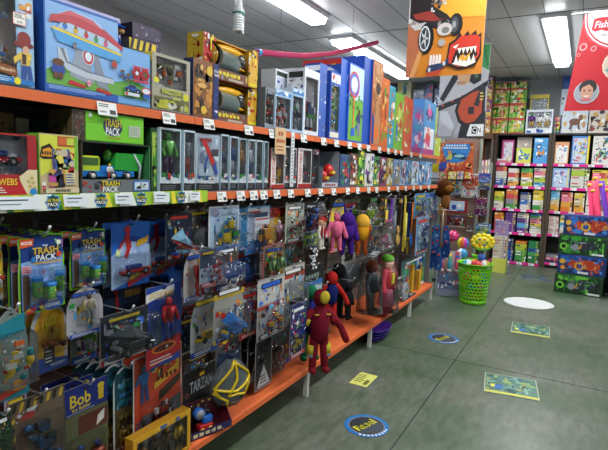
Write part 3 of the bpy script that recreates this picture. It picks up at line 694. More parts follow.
def launcher(rise, yt, label):
    zs = ZT; X = -1.64
    y0 = yz(203, 80, X)[0]; y1 = yz(257, 100, X)[0]; h = .205
    FOOT['t'].append((y0, y1, X-.104, X))
    t = thing('launcher_box', label, 'toy box', (X, (y0+y1)/2, ZT+.001+rise), RZ, 'yellow and grey launcher boxes'); w_ = y1-y0
    m = M('card')
    m.box(-w_/2, w_/2, .1, .104, 0, h, '#a8842c'); m.box(-w_/2, w_/2, 0, .1, 0, .004, '#6b1c18'); m.box(-w_/2, w_/2, 0, .004, .004, h*.28, '#3a2c28')
    m.box(w_/2-.05, w_/2, 0, .1, .004, h, '#c8982c'); m.box(-w_/2, -w_/2+.045, 0, .1, .004, h, '#b8302a', faces={'left': '#c9a82c'}); m.box(-w_/2+.045, w_/2-.05, .04, .1, h-.004, h, '#d8a81c')
    c = front(m, w_, h); c.rect(.2,.02,.8,.26,'#7a4a38'); c.blobs(12,.16,.02,.8,.26,['#8a2020','#c8b040','#333','#999'],.02); c.word(6,.45,.17,.09,'#e8d22c',.4); c.rect(.42,.03,.7,.09,'#b8a890'); c.rect(.8,.02,.98,.9,'#d8a82c'); c.blobs(14,.8,.15,.99,.97,['#e8c82c','#222','#b83020','#d0d0c0'],.018); c.rect(.81,.05,.97,.12,'#e8d22c')
    c.blobs(12,.0,.1,.18,.98,['#e8c82c','#c02c20','#222','#ddd'],.02)
    left(m, w_, h, .1).blobs(12,.05,.05,.95,.95,['#e0b82c','#8a1c18','#222','#eee'],.02); m.build('carton', t)
    m = M('gloss')      # fat grey launcher with yellow arm shell
    m.tube([(-w_*.36,-.002,h*.52),(-w_*.3,.045,h*.52),(w_*.1,.05,h*.5),(w_*.26,.055,h*.44)], [.058, .062, .06, .03], '#6a7874', 16, cap=False)
    m.tube([(-w_*.375,-.004,h*.52),(-w_*.36,.0,h*.52)], [.06, .06], '#e0701c', 16, cap=False); m.ell(-w_*.34, .02, h*.52, .02, .05, .05, '#b8862c')
    m.build('launcher_barrel', t)
    m = M('gloss'); m.ell(w_*.05, .05, h*.8, w_*.3, .04, h*.14, '#e2a81c'); m.ell(w_*.22, .04, h*.6, w_*.09, .04, h*.26, '#3d3a38'); m.ell(w_*.1, .02, h*.4, w_*.2, .02, h*.05, '#e2a81c'); m.build('arm_shell', t)
launcher(0, 80, 'yellow and grey launcher toy box on the orange shelf, lower of the two')
launcher(.207, 24, 'yellow and grey launcher toy box stacked on top, under the hanging bulb')
on_shelf('t', 256, 84, 274, 'grey window box of small silver and red robots beside the launcher boxes', kind='win', X=-1.585, d=.1, face='#7e8890', side='#53606c', inner='#39434f', toy='robots', pal=ROB, win=(.06,.1,.94,.85), art=A(n=6, pal=ROB, area=(.05,.86,.95,.98)))
on_shelf('t', 275, 68, 291, 'white and black robot box in the back row, left of its taller neighbour', X=-1.74, d=.11, face='#e8eaee', side='#d8dade', art=A(bands=((.06,.9,.94,.97,'#333'),(.06,.55,.94,.88,'#cfd6e2')), n=26, pal=['#1a1a20','#3a4c9a','#c9ccd4','#555'], area=(.08,.3,.92,.88)))
on_shelf('t', 275, 88, 291, 'pale blue window box of red robots at the front edge', kind='win', X=-1.585, d=.1, face='#a8c4dc', side='#c6d4e0', inner='#43525f', toy='robots', pal=['#c33420','#8a8f98','#dd6030','#222'], win=(.06,.06,.94,.82), art=A(bands=((.03,.86,.97,.95,'#2e7cc4'),), n=4, pal=['#fff'], area=(.06,.87,.94,.96)))
on_shelf('t', 292, 87, 303, 'pale blue window box of green and grey robots at the front edge', kind='win', X=-1.585, d=.1, face='#a8c4dc', side='#c6d4e0', inner='#43525f', toy='robots', pal=['#2c9a3c','#8a8f98','#555c66','#222'], win=(.06,.06,.94,.82), art=A(bands=((.03,.86,.97,.95,'#2e7cc4'),), n=4, pal=['#fff'], area=(.06,.87,.94,.96)))
on_shelf('t', 293, 67, 312, 'tall white and black robot box, the taller of two behind the blue ones', X=-1.72, d=.16, face='#eceef2', side='#e4e6ea', art=A(bands=((.06,.91,.94,.97,'#333'),), n=30, pal=['#16161c','#37489a','#c9ccd4','#333'], area=(.06,.3,.94,.9)))
on_shelf('t', 304, 67, 318, 'white edged window box showing a dark blue and red robot', kind='win', X=-1.585, d=.13, face='#dfe2e8', side='#eceef2', inner='#2c303a', toy='robot', pal=['#23305c','#8a2c2c','#b9bcc4','#c9ccd4','#3a8a3a'], win=(.08,.06,.92,.88), sart=A(bands=((.1,.86,.9,.95,'#333'),), n=20, pal=['#16161c','#37489a','#c9ccd4'], area=(.05,.3,.95,.85)))
on_shelf('t', 319, 62, 325, 'blue box with white lid band standing before the yellow gardening set', X=-1.6, d=.3, face='#3a62b8', side='#2c4fa8', art=A(n=10, pal=['#dfe4f0','#1a3a8a','#e8c040']), sart=A(bands=((.0,.9,1,.97,'#e8ecf4'),), n=14, pal=['#dfe4f0','#1a3a8a','#8aa8e0','#e8c040'], size=.04))
on_shelf('t', 326, 68, 339, 'yellow and green garden games window box with blue frame', kind='win', X=-1.585, d=.2, face='#2c58b8', side='#2a50b0', inner='#7aa832', toy='bits', pal=('#e8d030','#e07030','#3a8ad0','#5aa83a'), win=(.1,.12,.9,.8), art=A(bands=((.06,.02,.94,.1,'#e9e4c8'),(.06,.84,.94,.97,'#e8ecf4')), n=3, pal=['#c33'], area=(.06,.85,.94,.96)), sart=A(n=12, pal=['#dfe4f0','#1a3a8a','#e8c040'], size=.04))
on_shelf('t', 340, 57, 345, 'tall blue box with small red top, before the basketball hoop box', X=-1.6, d=.32, face='#2a5cc0', side='#244ea8', top='#c9342c', sart=A(bands=((0,.93,1,1,'#c9342c'),), n=10, pal=['#e8ecf4','#f0a030','#4a80d8'], size=.05))
def art_hoop(c):
    c.rect(.04,.02,.96,.98,'#bcd8ea'); c.rect(.04,.02,.96,.55,'#6fb03a'); c.blobs(14,.05,.4,.95,.62,['#4a8a2a','#7ab84a','#3a7024'],.03)
    c.circ(.32,.74,.1,'#c9342c'); c.circ(.32,.74,.085,'#3a62c0'); c.circ(.32,.74,.06,'#dfe8f4'); c.rect(.29,.12,.35,.66,'#e0602c'); c.poly([(.18,.08),(.46,.08),(.42,.18),(.22,.18)],'#2c62c8')
    c.man(.7,.27,.36,('#2c3a6a','#8a8d94','#5a3a24')); c.ell(.55,.2,.06,.03,'#2c62c8')
on_shelf('t', 346, 60, 362, 'tall basketball hoop box with green lawn picture', X=-1.585, d=.2, face='#2a5cc0', side='#2454b8', art=art_hoop, sart=A(n=8, pal=['#e8ecf4','#f0a030','#4a80d8'], size=.05))
on_shelf('t', 363, 54, 368, 'tall royal blue box with white ball mark beside the hoop box', X=-1.6, d=.4, face='#1f50b0', side='#1d4cac', sart=A(ells=((.5,.5,.2,.04,'#e8eef6'),), n=6, pal=['#3a6ed0','#e8a030'], size=.05))
def art_orange(c):
    c.rect(.04,.02,.96,.98,'#c88a58'); c.blobs(16,.1,.35,.9,.95,['#e8b880','#a86838','#d8a060','#7a4a28'],.05); c.circ(.5,.16,.06,'#e87820'); c.circ(.55,.68,.05,'#4a2a1c'); c.poly([(.04,.02),(.3,.02),(.3,.34),(.04,.4)],'#28408a'); c.frame(.012,'#d8642c')
on_shelf('t', 369, 56, 380, 'tall blue and orange basket game box with orange ball', X=-1.585, d=.2, face='#d8642c', side='#1f50b0', art=art_orange)
on_shelf('t', 381, 76, 387, 'orange toy box with printed child in a green shirt', X=-1.585, d=.25, face='#e06a2a', side='#e07a32', art=A(ells=((.5,.72,.3,.06,'#e8b088'),), n=10, pal=['#5aa03a','#8a4a24','#f0c060'], size=.05), sart=A(n=14, pal=['#e8b088','#5aa03a','#3a78c0','#8a3a24'], size=.05))
on_shelf('t', 388, 84, 393, 'teal and white tall toy box with orange shapes', X=-1.585, d=.22, face='#3aa0b8', side='#4aa8c8', art=A(n=10, pal=['#f0f0e8','#e8702c','#e8c040'], size=.05), sart=A(n=14, pal=['#f0f0e8','#e8702c','#2a6a9a','#e8c040'], size=.05))
on_shelf('t', 394, 91, 402, 'bright green rackets box with orange oval racket picture', X=-1.585, d=.2, face='#7ab82c', side='#8ac03a', art=A(ells=((.55,.62,.3,.2,'#e8502c'),(.55,.62,.24,.16,'#b8d860'),(.3,.3,.1,.18,'#3a70c0')), n=6, pal=['#f0e8c0','#c83a2c'], size=.05), sart=A(n=10, pal=['#f0f0c8','#e8702c','#4a8a2c'], size=.05))
on_shelf('t', 403, 95, 411, 'red and orange rackets box with green oval racket picture', X=-1.585, d=.2, face='#d8582c', side='#c84a2a', art=A(ells=((.45,.55,.32,.22,'#8ab83a'),(.45,.55,.26,.17,'#d0602c')), n=5, pal=['#f0e8c0','#c83a2c'], size=.05))
on_shelf('t', 412, 104, 422, 'magenta and blue dolls box near the far end of the top shelf', X=-1.585, d=.15, face='#6a8ad0', side='#a0408a', art=A(bands=((.04,.0,.96,.12,'#b02c7a'),), ells=((.5,.8,.3,.07,'#d84a9a'),(.5,.55,.3,.08,'#3a9ac8'),(.5,.3,.3,.08,'#f0d0e4')), n=10, pal=['#f4f0fa','#d84a9a','#3a70c0'], size=.05))
on_shelf('t', 423, 98, 434, 'light blue dolls box with white panel, last tall box of the top shelf', X=-1.585, d=.15, face='#4a9cd4', side='#3a80c0', art=A(bands=((.1,.05,.9,.5,'#f2eef4'),(.04,.0,.96,.1,'#b02c7a')), ells=((.45,.75,.34,.12,'#2a4f8a'),(.45,.8,.18,.08,'#d84a9a'),(.4,.3,.2,.12,'#d8404c')), n=8, pal=['#f4f0fa','#d84a9a','#e8a080'], size=.05))
on_shelf('t', 435, 107, 440, 'narrow yellow and green pack at the very end of the top shelf', X=-1.6, d=.1, face='#b8c83a', side='#d8d84a', art=A(n=8, pal=['#c33','#3a8ad0','#eee'], size=.04))
# purple cartons stored on the far side of the unit
for i, (px, pz, n) in enumerate(((141, 0, 5), (168, 0, 3))):
    yc, _ = yz(px+4, 40, -2.6)
    for k in range(n):
        w_ = .24; h = .088
        t = thing('stock_carton', 'dark purple carton, %s up in the %s pile behind the top shelf' % (['lowest', 'second', 'third', 'fourth', 'fifth'][k], ['taller', 'shorter'][i]), 'carton', (-2.58, yc, 2.0+.001+k*(h+.003)), RZ+.05*((k % 2)-.5), 'dark purple cartons behind the top shelf')
        carton(t, w_, h, .2, face='#3a2a4c', side='#2c2038', art=A(n=8, pal=['#6a5a8a','#8a4a6a','#241a34','#a8a0b8']))
m = M('paint'); m.box(-3.0, XB-.045, YN, YE, 1.96, 2.0, '#6c6f72'); m.box(-3.0, XB-.045, YN, YE, 0, .1, '#55585a')
m.box(-3.0, -2.97, YN, YE, .1, 1.96, '#6b665e')
tag(m.build('storage_shelving'), 'grey storage unit behind the toy shelves that carries the purple cartons', 'shelving unit')

# ================================================================== MIDDLE SHELF
def art_web(c):
    c.poly([(0,0),(.84,0),(.74,.22),(.55,.3),(.3,.26),(.1,.36),(0,.4)],'#c0252a'); c.poly([(.84,0),(1,0),(1,.42),(.86,.42),(.72,.3),(.74,.22)],'#e6d6a8')
    for u, v in ((.86,.22),(.93,.2),(.88,.14),(.95,.12),(.91,.28)): c.ell(u, v, .03, .03, '#c8b070')
    c.text('POWER WEBS',.36,.22,.11,'#e8c83a',.66); c.lines(.05,.03,.6,.14,3,'#e8d8d0'); c.circ(.93,.05,.012,'#2a8ad0')
on_shelf('m', -35, 130, 38, 'wide red window box with yellow lettering and a red vehicle inside', kind='win', X=-1.57, d=.13, face='#a8242a', side='#a8242a', inner='#5d6678', win=(.02,.34,.86,.97), toy='car', pal=('#b8282c','#24407c','#999'), art=art_web)
def art_yb(c):
    c.rect(.02,.02,.98,.98,'#d8dc4a'); c.rect(.9,.02,.98,.98,'#6ec030'); c.rect(.45,.8,.9,.97,'#b84a28'); c.rect(.48,.83,.68,.95,'#d86838'); c.rect(.69,.83,.88,.95,'#c8d850')
    c.poly([(.0,.62),(.05,.78),(.25,.84),(.42,.7),(.4,.6),(.1,.58)],'#241c14'); c.poly([(.03,.63),(.08,.74),(.24,.78),(.38,.69),(.36,.62)],'#e8a024'); c.word(5,.2,.68,.06,'#3a1c10',.3)
    c.poly([(.02,.02),(.98,.02),(.98,.4),(.5,.5),(.02,.3)],'#c8b48c'); c.blobs(34,.3,.32,.88,.76,['#6a8a3a','#b83030','#5a4a8a','#e8d860','#3a6a9a','#c8c0a0'],.025); c.blobs(18,.2,.12,.62,.42,['#3a4a7a','#c850a0','#2a2a3a','#c8a050'],.025)
    c.rect(.62,.16,.88,.36,'#e0d2a0'); c.lines(.63,.17,.88,.35,4,'#2c5a9a'); c.rect(.02,.02,.98,.1,'#d8c8a4'); c.word(10,.55,.06,.05,'#222',.4); c.poly([(.02,.02),(.16,.02),(.1,.22),(.02,.2)],'#e8e8e0'); c.blobs(4,.03,.03,.12,.15,['#c33','#3a3'],.01)
on_shelf('m', 39, 133, 79, 'yellow and lime vehicle toy box with a dark badge in its upper corner', X=-1.57, d=.12, face='#c8b48c', side='#6ec030', art=art_yb)
# truck display box with green box lying on it
def truck_box():
    X = -1.57; y0 = yz(82, 190, X)[0]; y1 = yz(150, 188, X)[0]; w_ = y1-y0; h = yz(84, 141, X)[1]-ZM
    FOOT['m'].append((y0, y1, X-.14, X))
    t = thing('truck_display_box', 'grey open display box holding a blue and green toy truck', 'toy box', (X, (y0+y1)/2, ZM+.001), RZ)
    m = M('card'); d = .14
    m.box(-w_/2, w_/2, d-.004, d, 0, h, '#4a6a58'); m.box(-w_/2, w_/2, 0, d-.004, 0, .05, '#55585c', faces={'top': '#6a8a6a'}); m.box(-w_/2, -w_/2+.004, 0, d-.004, .05, h, '#4a3c30'); m.box(w_/2-.004, w_/2, 0, d-.004, .05, h, '#3a7a4a'); m.box(-w_/2, w_/2, 0, d-.004, h-.004, h, '#3a3c40')
    c = front(m, w_, .05); c.rect(0,0,1,.95,'#70757a'); c.blobs(10,.0,.1,.3,.9,['#3a3c40','#a8432c'],.01); c.text('THE TRASH',.38,.72,.34,'#1a1a1a',.3); c.text('TRASH',.38,.7,.42,'#e8d028',.26); c.text('PACK',.38,.26,.42,'#f4f4f4',.22); c.rect(.72,.08,.98,.92,'#3a78c0'); c.rect(.74,.2,.96,.8,'#d8e0e8'); c.blobs(5,.75,.25,.95,.75,['#e0a030','#333','#3a9a3a'],.01)
    bk = Cv(m, (-w_/2, d-.004, 0), (1,0,0), (0,0,1), w_, h); bk.blobs(24, .05, .4, .95, .98, ['#a8323a','#3a8a4a','#7a7a5a','#8a2c30','#2a5a3a'], .02)
    m.build('carton', t)
    m = M('gloss'); z = .052; y = .055      # toy truck: cab, chassis, skip
    m.rbox(-w_*.46, -w_*.18, y-.03, y+.03, z+.02, z+.085, '#b8cc3a', .008); m.box(-w_*.44, -w_*.22, y-.031, y-.03, z+.05, z+.078, '#4a6a3a'); m.box(-w_*.47, w_*.3, y-.034, y+.034, z+.008, z+.03, '#2a7ac8')
    m.box(-w_*.18, w_*.0, y-.028, y+.028, z+.03, z+.05, '#2a7ac8'); m.add([(w_*.0,y-.034,z+.035),(w_*.4,y-.034,z+.03),(w_*.46,y-.034,z+.1),(w_*.02,y-.034,z+.1),(w_*.0,y+.034,z+.035),(w_*.4,y+.034,z+.03),(w_*.46,y+.034,z+.1),(w_*.02,y+.034,z+.1)],[(0,1,2,3),(4,7,6,5),(0,4,5,1),(1,5,6,2),(3,7,4,0)],'#2f9a3c')
    for a in (-.34, -.06, .16): m.tube([(w_*a, y-.036, z+.012),(w_*a, y-.05, z+.012)], .017, '#222', 12); m.tube([(w_*a, y-.05, z+.012),(w_*a, y-.052, z+.012)], .009, '#ccc', 8)
    m.tube([(w_*.36,y-.04,z+.0),(w_*.38,y-.04,z+.05),(w_*.3,y-.03,z+.1)], .005, '#b8bcc0', 6); m.ell(-w_*.02, y, z+.09, .018, .018, .022, '#5aa83a'); toy_man(m, -w_*.1, y-.045, z-.002, .06, ('#d8d8d8','#b83030','#e8c040')); m.build('toy_truck', t)
    # lying box above
    y0 = yz(73, 140, X)[0]; y1 = yz(144, 138, X)[0]; w2 = y1-y0; h2 = yz(88, 110, X)[1]-(ZM+h+.003)
    t = thing('lying_toy_box', 'bright green box lying on top of the truck display box', 'toy box', (X-.004, (y0+y1)/2, ZM+h+.002), RZ)
    carton(t, w2, h2, .13, face='#6fc02c', side='#5a4634', art=lambda c: (c.rect(0,0,.16,1,'#4a3a30'), c.blobs(10,.01,.05,.15,.95,['#7a3a28','#2a2420','#6a5a4a'],.012), c.rect(.165,.03,.995,.97,'#78cc2e'), c.ell(.53,.55,.14,.34,'#2c3a50'), c.text('TRASH',.53,.68,.28,'#e8d028',.24), c.text('PACK',.53,.38,.28,'#f4f4f4',.2), c.rect(.44,.14,.64,.18,'#b88a20'), c.rect(.76,.25,.94,.66,'#b8c8b0'), c.lines(.77,.3,.93,.62,4,'#99a890'), c.rect(.2,.8,.24,.92,'#e8e8e0')), sart=A(n=8, pal=['#7a3a28','#2a2420']))
truck_box()
# boxes stored deeper on the middle shelf, left
for i, (px0, px1, yt, cc, pal, lb) in enumerate(((-4,16,112,'#a88a5a',['#c8a868','#7a5a3a','#3a2c24'],'tan carton deep on the middle shelf at the far left'),(17,31,118,'#d8d0b8',['#3a90b0','#e0a040','#f4f4ec'],'cream box with blue print deep behind the red window box'),(34,55,121,'#2a6a4a',['#3a9a80','#c84a3a','#e8c040','#1a3a2a'],'dark green box with red dots deep behind the yellow truck box'))):
    on_shelf('m', px0, yt, px1, lb, X=-1.8, d=.14, face=cc, side=cc, art=A(n=14, pal=pal))
on_shelf('m', 151, 128, 157, 'dark green narrow box between the truck display and the white figure box', X=-1.585, d=.15, face='#2c5a34', side='#2a5a30', art=A(n=12, pal=['#4a9a3a','#1a2a1c','#a8c850'], size=.03))
LOGO = lambda c: (c.rect(.0,.0,1,.13,'#17181c'), c.text('AVENGERS',.5,.15,.06,'#e4e6ea',.86), c.lines(.1,.02,.8,.1,3,'#6a6d74'), c.blobs(8,.05,.18,.95,.3,['#2a7a3a','#b83030','#d8d8d8','#3a4c8a'],.018))
def figbox(x0, yt, x1, label, pal, inner='#7c8f98', side='#b9d0dc', face='#c9dbe4', kind='man', X=-1.57, d=.08, **k):
    return on_shelf('m', x0, yt, x1, label, kind='win', X=X, d=d, face=face, side=side, inner=inner, win=(.05,.22,.96,.97), toy=kind, pal=pal, art=LOGO, **k)
figbox(158, 127, 181, 'pale blue window box with a bulky green figure in purple shorts', ('#5a9a4a','#4a2c5c','#5a9a4a'), d=.1)
figbox(184, 130, 195, 'narrow pale window box with a grey and red armoured figure', ('#8a8f98','#b04a3a','#5c616a'), d=.09)
on_shelf('m', 196, 133, 219, 'silver window box with a diving red and blue figure', X=-1.57, d=.08, face='#aebac4', side='#c6d2da', art=lambda c: (LOGO(c), c.rect(.08,.26,.94,.96,'#98a8b8'), c.blobs(14,.1,.3,.92,.94,['#c8d4de','#7a8a9c','#5a6a80'],.03), c.rect(.1,.86,.6,.92,'#8a2c30'), c.poly([(.3,.78),(.42,.84),(.78,.5),(.66,.42)],'#b82a26'), c.poly([(.2,.84),(.3,.9),(.36,.8),(.28,.76)],'#b82a26'), c.poly([(.66,.44),(.8,.52),(.9,.3),(.78,.28)],'#2c4a9a'), c.poly([(.4,.6),(.5,.66),(.36,.4),(.28,.42)],'#2c4a9a'), c.ell(.34,.83,.07,.05,'#b82a26'), c.poly([(.62,.68),(.9,.76),(.92,.7),(.66,.62)],'#b82a26'), c.rect(.6,.62,.9,.74,'#3c3c44')))
figbox(221, 134, 228, 'narrow silver window box with a dark blue figure', ('#2c3c6a','#8a8f98','#aa3333'), X=-1.58)
figbox(229, 136, 238, 'pale window box with a red, white and blue figure', ('#2a4c98','#c8ccd4','#a82c2c'), X=-1.57)
figbox(239, 138, 246, 'window box with a gold and brown armoured figure', ('#c88a2c','#5a3a24','#e0b040'), X=-1.58, inner='#5a3c30')
figbox(247, 139, 255, 'pale window box with a white and blue striped figure', ('#dcdfe6','#2a4c98','#b83030'), X=-1.57)
figbox(256, 140, 262, 'dark window box with a black caped figure', ('#22242c','#3a3c4a','#7a6a5a'), inner='#3a4450', X=-1.58)
figbox(263, 141, 268, 'pale window box with a silver and red figure, last before the white-spined robot boxes', ('#b8bcc8','#b83030','#5a6a8a'), X=-1.57)
def tfbox(x0, xs, x1, yt, label, pal, inner='#8a2420'):
    t = on_shelf('m', x0, yt, x1, label, kind='win', X=-1.57, d=.1, face='#c8c4c2', side='#a82420', inner=inner, win=(.34,.12,.96,.96), toy='robot', pal=pal,
      art=lambda c: (c.rect(0,0,.33,1,'#e6e2de'), c.text('TRANSFORMERS',.17,.54,.2,'#b02420',.8,vert=True), c.rect(.02,.0,1,.1,'#a82420'), c.rect(.03,.93,.3,.98,'#8a8d94')), sart=A(n=10, pal=['#e8e4e0','#6a1a18','#e0a030'], size=.03))
tfbox(271, 277, 284, 148, 'white-spined box with a yellow robot, first of the two', ['#e0b02c','#c8962a','#2c2c30','#e8c85a'])
figbox(285, 146, 290, 'slim window box with brown and gold figure between the white-spined robot boxes', ('#8a5a2c','#4a3424','#c8a04a'), inner='#3c2c28')
figbox(291, 148, 296, 'slim window box with red striped figure between the white-spined robot boxes', ('#a8282c','#d8d4d0','#333'), inner='#4c2c30')
tfbox(298, 303, 311, 148, 'white-spined box with a red and black robot, second of the two', ['#b8302c','#2c2c34','#9a9ca4','#3a4c8a'], inner='#3a3c46')
on_shelf('m', 312, 149, 318, 'dark box with black and silver robot beside the red heads box', kind='win', X=-1.57, d=.1, face='#2c2f38', side='#23252c', inner='#43474f', toy='robot', pal=['#d9dce4','#4c5e74','#aa2c2c'], win=(.08,.1,.92,.86), art=A(n=6, pal=['#b8302c','#ccc'], area=(.05,.86,.95,.98)))
def headbox():
    X = -1.57; y0 = yz(322, 185, X)[0]; y1 = yz(338, 186, X)[0]; w_ = y1-y0; h = yz(324, 150, X)[1]-ZM
    FOOT['m'].append((y0, y1, X-.14, X))
    t = thing('helmet_display_box', 'open grey-blue display box with two glossy red toy helmets', 'toy box', (X, (y0+y1)/2, ZM+.001), RZ)
    m = M('card'); d = .14; m.box(-w_/2, w_/2, d-.004, d, 0, h, '#55606e'); m.box(-w_/2, -w_/2+.004, 0, d-.004, 0, h*.55, '#8a949e'); m.box(w_/2-.004, w_/2, 0, d-.004, 0, h, '#8a949e'); m.box(-w_/2+.004, w_/2-.004, 0, d-.004, 0, .03, '#b8bec8')
    c = front(m, w_, .03); c.word(5,.5,.5,.6,'#8a2020',.7); m.build('carton', t)
    m = M('gloss')
    for a, z, r in ((-.16, .065, .036), (.18, .105, .04)):
        m.ell(w_*a, .045, z+.01, r, r, r*1.15, '#c2241e'); m.box(w_*a-r*.6, w_*a+r*.6, .0, .02, z-.01, z+.008, '#e8c030'); m.ell(w_*a, .03, z-.015, r*.8, r*.8, r*.5, '#8a1c1a')
    m.ell(0, .05, .05, .03, .03, .025, '#2a4c9a'); m.build('toy_helmet', t)
headbox()
MM = [(340,349,154,'#3a5a7a','dark blue and green window box right of the red helmets box',['#3a8a4a','#b83030','#3a4c8a']),(350,357,153,'#6a4a3a','brown and red vehicles box on the middle shelf',['#a83a2c','#d8a040','#2c2c34']),(358,364,148,'#4a8a3a','tall green box on the middle shelf past the helmets box',['#8ac83a','#1c3a1c','#e8e050']),
 (365,373,153,'#d8d4cc','white and purple box on the middle shelf',['#6a3a8a','#e8e8e8','#3aa04a']),(374,379,156,'#3a8a4a','green and magenta box on the middle shelf',['#c83a8a','#e8e050','#2a2a2a']),(380,386,157,'#8a3a6a','purple box with lime spots on the middle shelf',['#b8d83a','#e8a030','#2c2c4a']),
 (387,392,158,'#b8a83a','mustard coloured small box on the middle shelf',['#3a6a3a','#c83a2c','#f0f0e0']),(393,399,159,'#6a8ab0','steel blue small box on the middle shelf',['#e8ecf0','#2a3a6a','#c8a040']),(400,405,160,'#a0b8c8','pale blue-grey box past the steel blue one',['#f0f4f8','#3a6aa8','#c84a4a']),
 (406,411,160,'#4a90c8','sky blue box near the far end of the middle shelf',['#f0f4f8','#2a5090','#f0d040']),(412,418,161,'#b8d0e0','whitish box near the far end of the middle shelf',['#3a8ad0','#e8508a','#f8f8f8']),(419,424,161,'#3a80c0','deep blue box second to last of the middle shelf',['#f0f4f8','#20407a','#e8c040']),(425,431,162,'#78b0d8','light blue last box of the middle shelf',['#f8f8f8','#3050a0','#e85050'])]
for a, b, yt, cc, lb, pal in MM:
    on_shelf('m', a, yt, b, lb, X=-1.58, d=.12, face=cc, side=cc, art=A(n=18, pal=pal+['#ddd','#222'], size=.035), sart=A(n=10, pal=pal, size=.03))

# ================================================================== HANGING GOODS
WEBC = ('#1d4fa8', '#b8282c', '#8a95b0')
def art_pouch(c):
    c.poly([(.05,.62),(.97,.7),(.97,.93),(.3,.97),(.05,.9)], '#1b3d86'); c.poly([(.06,.06),(.94,.08),(.95,.72),(.06,.66)], '#8fb4e4'); c.blobs(8,.1,.3,.9,.7,['#a8c8f0','#7aa0d8'],.03)
    c.poly([(.02,.84),(.3,.86),(.32,.95),(.05,.95)], '#e8602c'); c.text('MOOSE',.17,.9,.04,'#fff',.22,); c.blobs(5,.75,.8,.95,.93,['#e8f0e0','#5aa83a','#a070a0'],.012)
    c.poly([(.26,.66),(.88,.7),(.86,.84),(.24,.8)], '#1d2c50'); c.text('THE',.55,.85,.025,'#fff',.2); c.text('TRASH',.56,.79,.09,'#e8c030',.56); c.text('PACK',.57,.7,.08,'#f4f6fa',.46); c.ell(.3,.69,.06,.035,'#2a7ac0'); c.ell(.85,.72,.06,.035,'#d8502c'); c.rect(.3,.625,.9,.645,'#c89a2c')
    c.rect(.05,.52,.24,.62,'#d8a0b0'); c.lines(.06,.53,.23,.61,3,'#b03a3a'); c.star(.5,.52,.008,'#d8502c',5); c.star(.7,.54,.008,'#5ab030',5); c.rect(.06,.05,.2,.5,'#5a4434')
    c.text('12',.3,.2,.07,'#e0cc30',.2); c.ell(.68,.1,.26,.09,'#1b5cb0'); c.text('JUNK',.68,.13,.05,'#e0cc30',.3); c.text('GERMS',.68,.075,.05,'#dfe8f4',.34); c.blobs(10,.1,.02,.5,.13,['#2a5ab8','#e0cc30','#803a80','#c33'],.012)
POUCH = dict(card='#1c2c54', edge='#7bd022', shape='wave', toy='jars', pal=('#5a9c4a','#2a7fc8'), bub=(.14,.14,.92,.56), dep=.045, n=0, art=art_pouch)
hang(17, 236, 65, 306, -1.62, 'green-edged pouch of blue-lidded jars, larger one at far left', copies=3, step=.06, behind='green-edged pouch on the far left hook', name='jar_pouch', cat='toy pack', **POUCH)
hang(69, 231, 106, 284, -1.68, 'green-edged pouch of blue-lidded jars, smaller one right of the first', copies=3, step=.06, behind='green-edged pouch on the second hook', name='jar_pouch', cat='toy pack', **POUCH)
hang(-30, 240, 4, 300, -1.66, 'yellow and teal card cut by the left edge of the photo', card='#d8b82c', shape='wave', toy='bits', pal=('#2a7ab8','#d8d8d0','#c83a2c'), bub=(.1,.05,.95,.45), n=10)
hang(-22, 226, 12, 262, -1.8, 'dim green-edged pouch deep at far left behind the yellow card', copies=2, step=.05, name='jar_pouch', **POUCH)
def art_web2(c):
    c.rect(0,.0,1,.98,'#1f62c0'); c.poly([(.0,.0),(1,.2),(1,.62),(.4,.72),(0,.5)],'#9fb8dc'); c.blobs(8,.1,.3,.9,.7,['#b8cce8','#88a8d8'],.02)
    c.poly([(.32,.8),(.46,.84),(.5,.62),(.38,.58)],'#b82428'); c.ell(.4,.88,.08,.055,'#b82428'); c.poly([(.36,.78),(.2,.66),(.16,.56),(.3,.68)],'#b82428'); c.poly([(.46,.78),(.72,.74),(.74,.68),(.46,.7)],'#1c3a90'); c.poly([(.38,.6),(.5,.62),(.38,.44),(.3,.46)],'#b82428')
    c.rect(.1,.5,.2,.58,'#d8e8a0'); c.poly([(.62,.6),(.94,.66),(.96,.76),(.66,.7)],'#d8a82c'); c.poly([(.4,.0),(1,.14),(1,.26),(.4,.1)],'#c0282c'); c.poly([(.45,.09),(.95,.22),(.95,.28),(.45,.15)],'#e0b82c')
WEB = dict(card='#1f62c0', shape='chop', toy='car', pal=('#b8282c','#23408c','#8a95b0'), bub=(.08,.12,.92,.5), dep=.045, n=0, art=art_web2)
hang(111, 223, 149, 282, -1.64, 'blue card with red masked climber and red buggy, leftmost of the tall blue cards', copies=2, behind='blue card on the hook of the leftmost tall blue card', **WEB)
hang(143, 221, 174, 272, -1.68, 'blue card with quad toy just right of the leftmost tall blue card', copies=2, behind='blue card on the hook of the quad card', **WEB)
hang(166, 213, 192, 256, -1.63, 'clear pack with pale blue striped jet', card='#26324c', shape='chop', toy='jet', pal=('#8fc4e0','#b8342c','#2a4a9a'), bub=(-.05,.0,1.05,.72), dep=.07, n=10)
hang(187, 209, 209, 253, -1.62, 'grey card with a big smoky domed bubble', card='#9a8f88', shape='rect', toy='bubble', pal=('#5a6266',), bub=(.0,.02,1.0,.66), dep=.07, n=14, busy=['#b84a3a','#c8a050','#555'])
def art_yrob(c): c.rect(.03,.03,.97,.97,'#a8c0d8'); c.rect(.03,.03,.97,.13,'#e0e4e8'); c.blobs(10,.1,.15,.9,.9,['#2a6ab0','#1c3c6a','#8ab0d8','#e8e8f0'],.02); c.ell(.2,.88,.14,.07,'#8a8ca4')
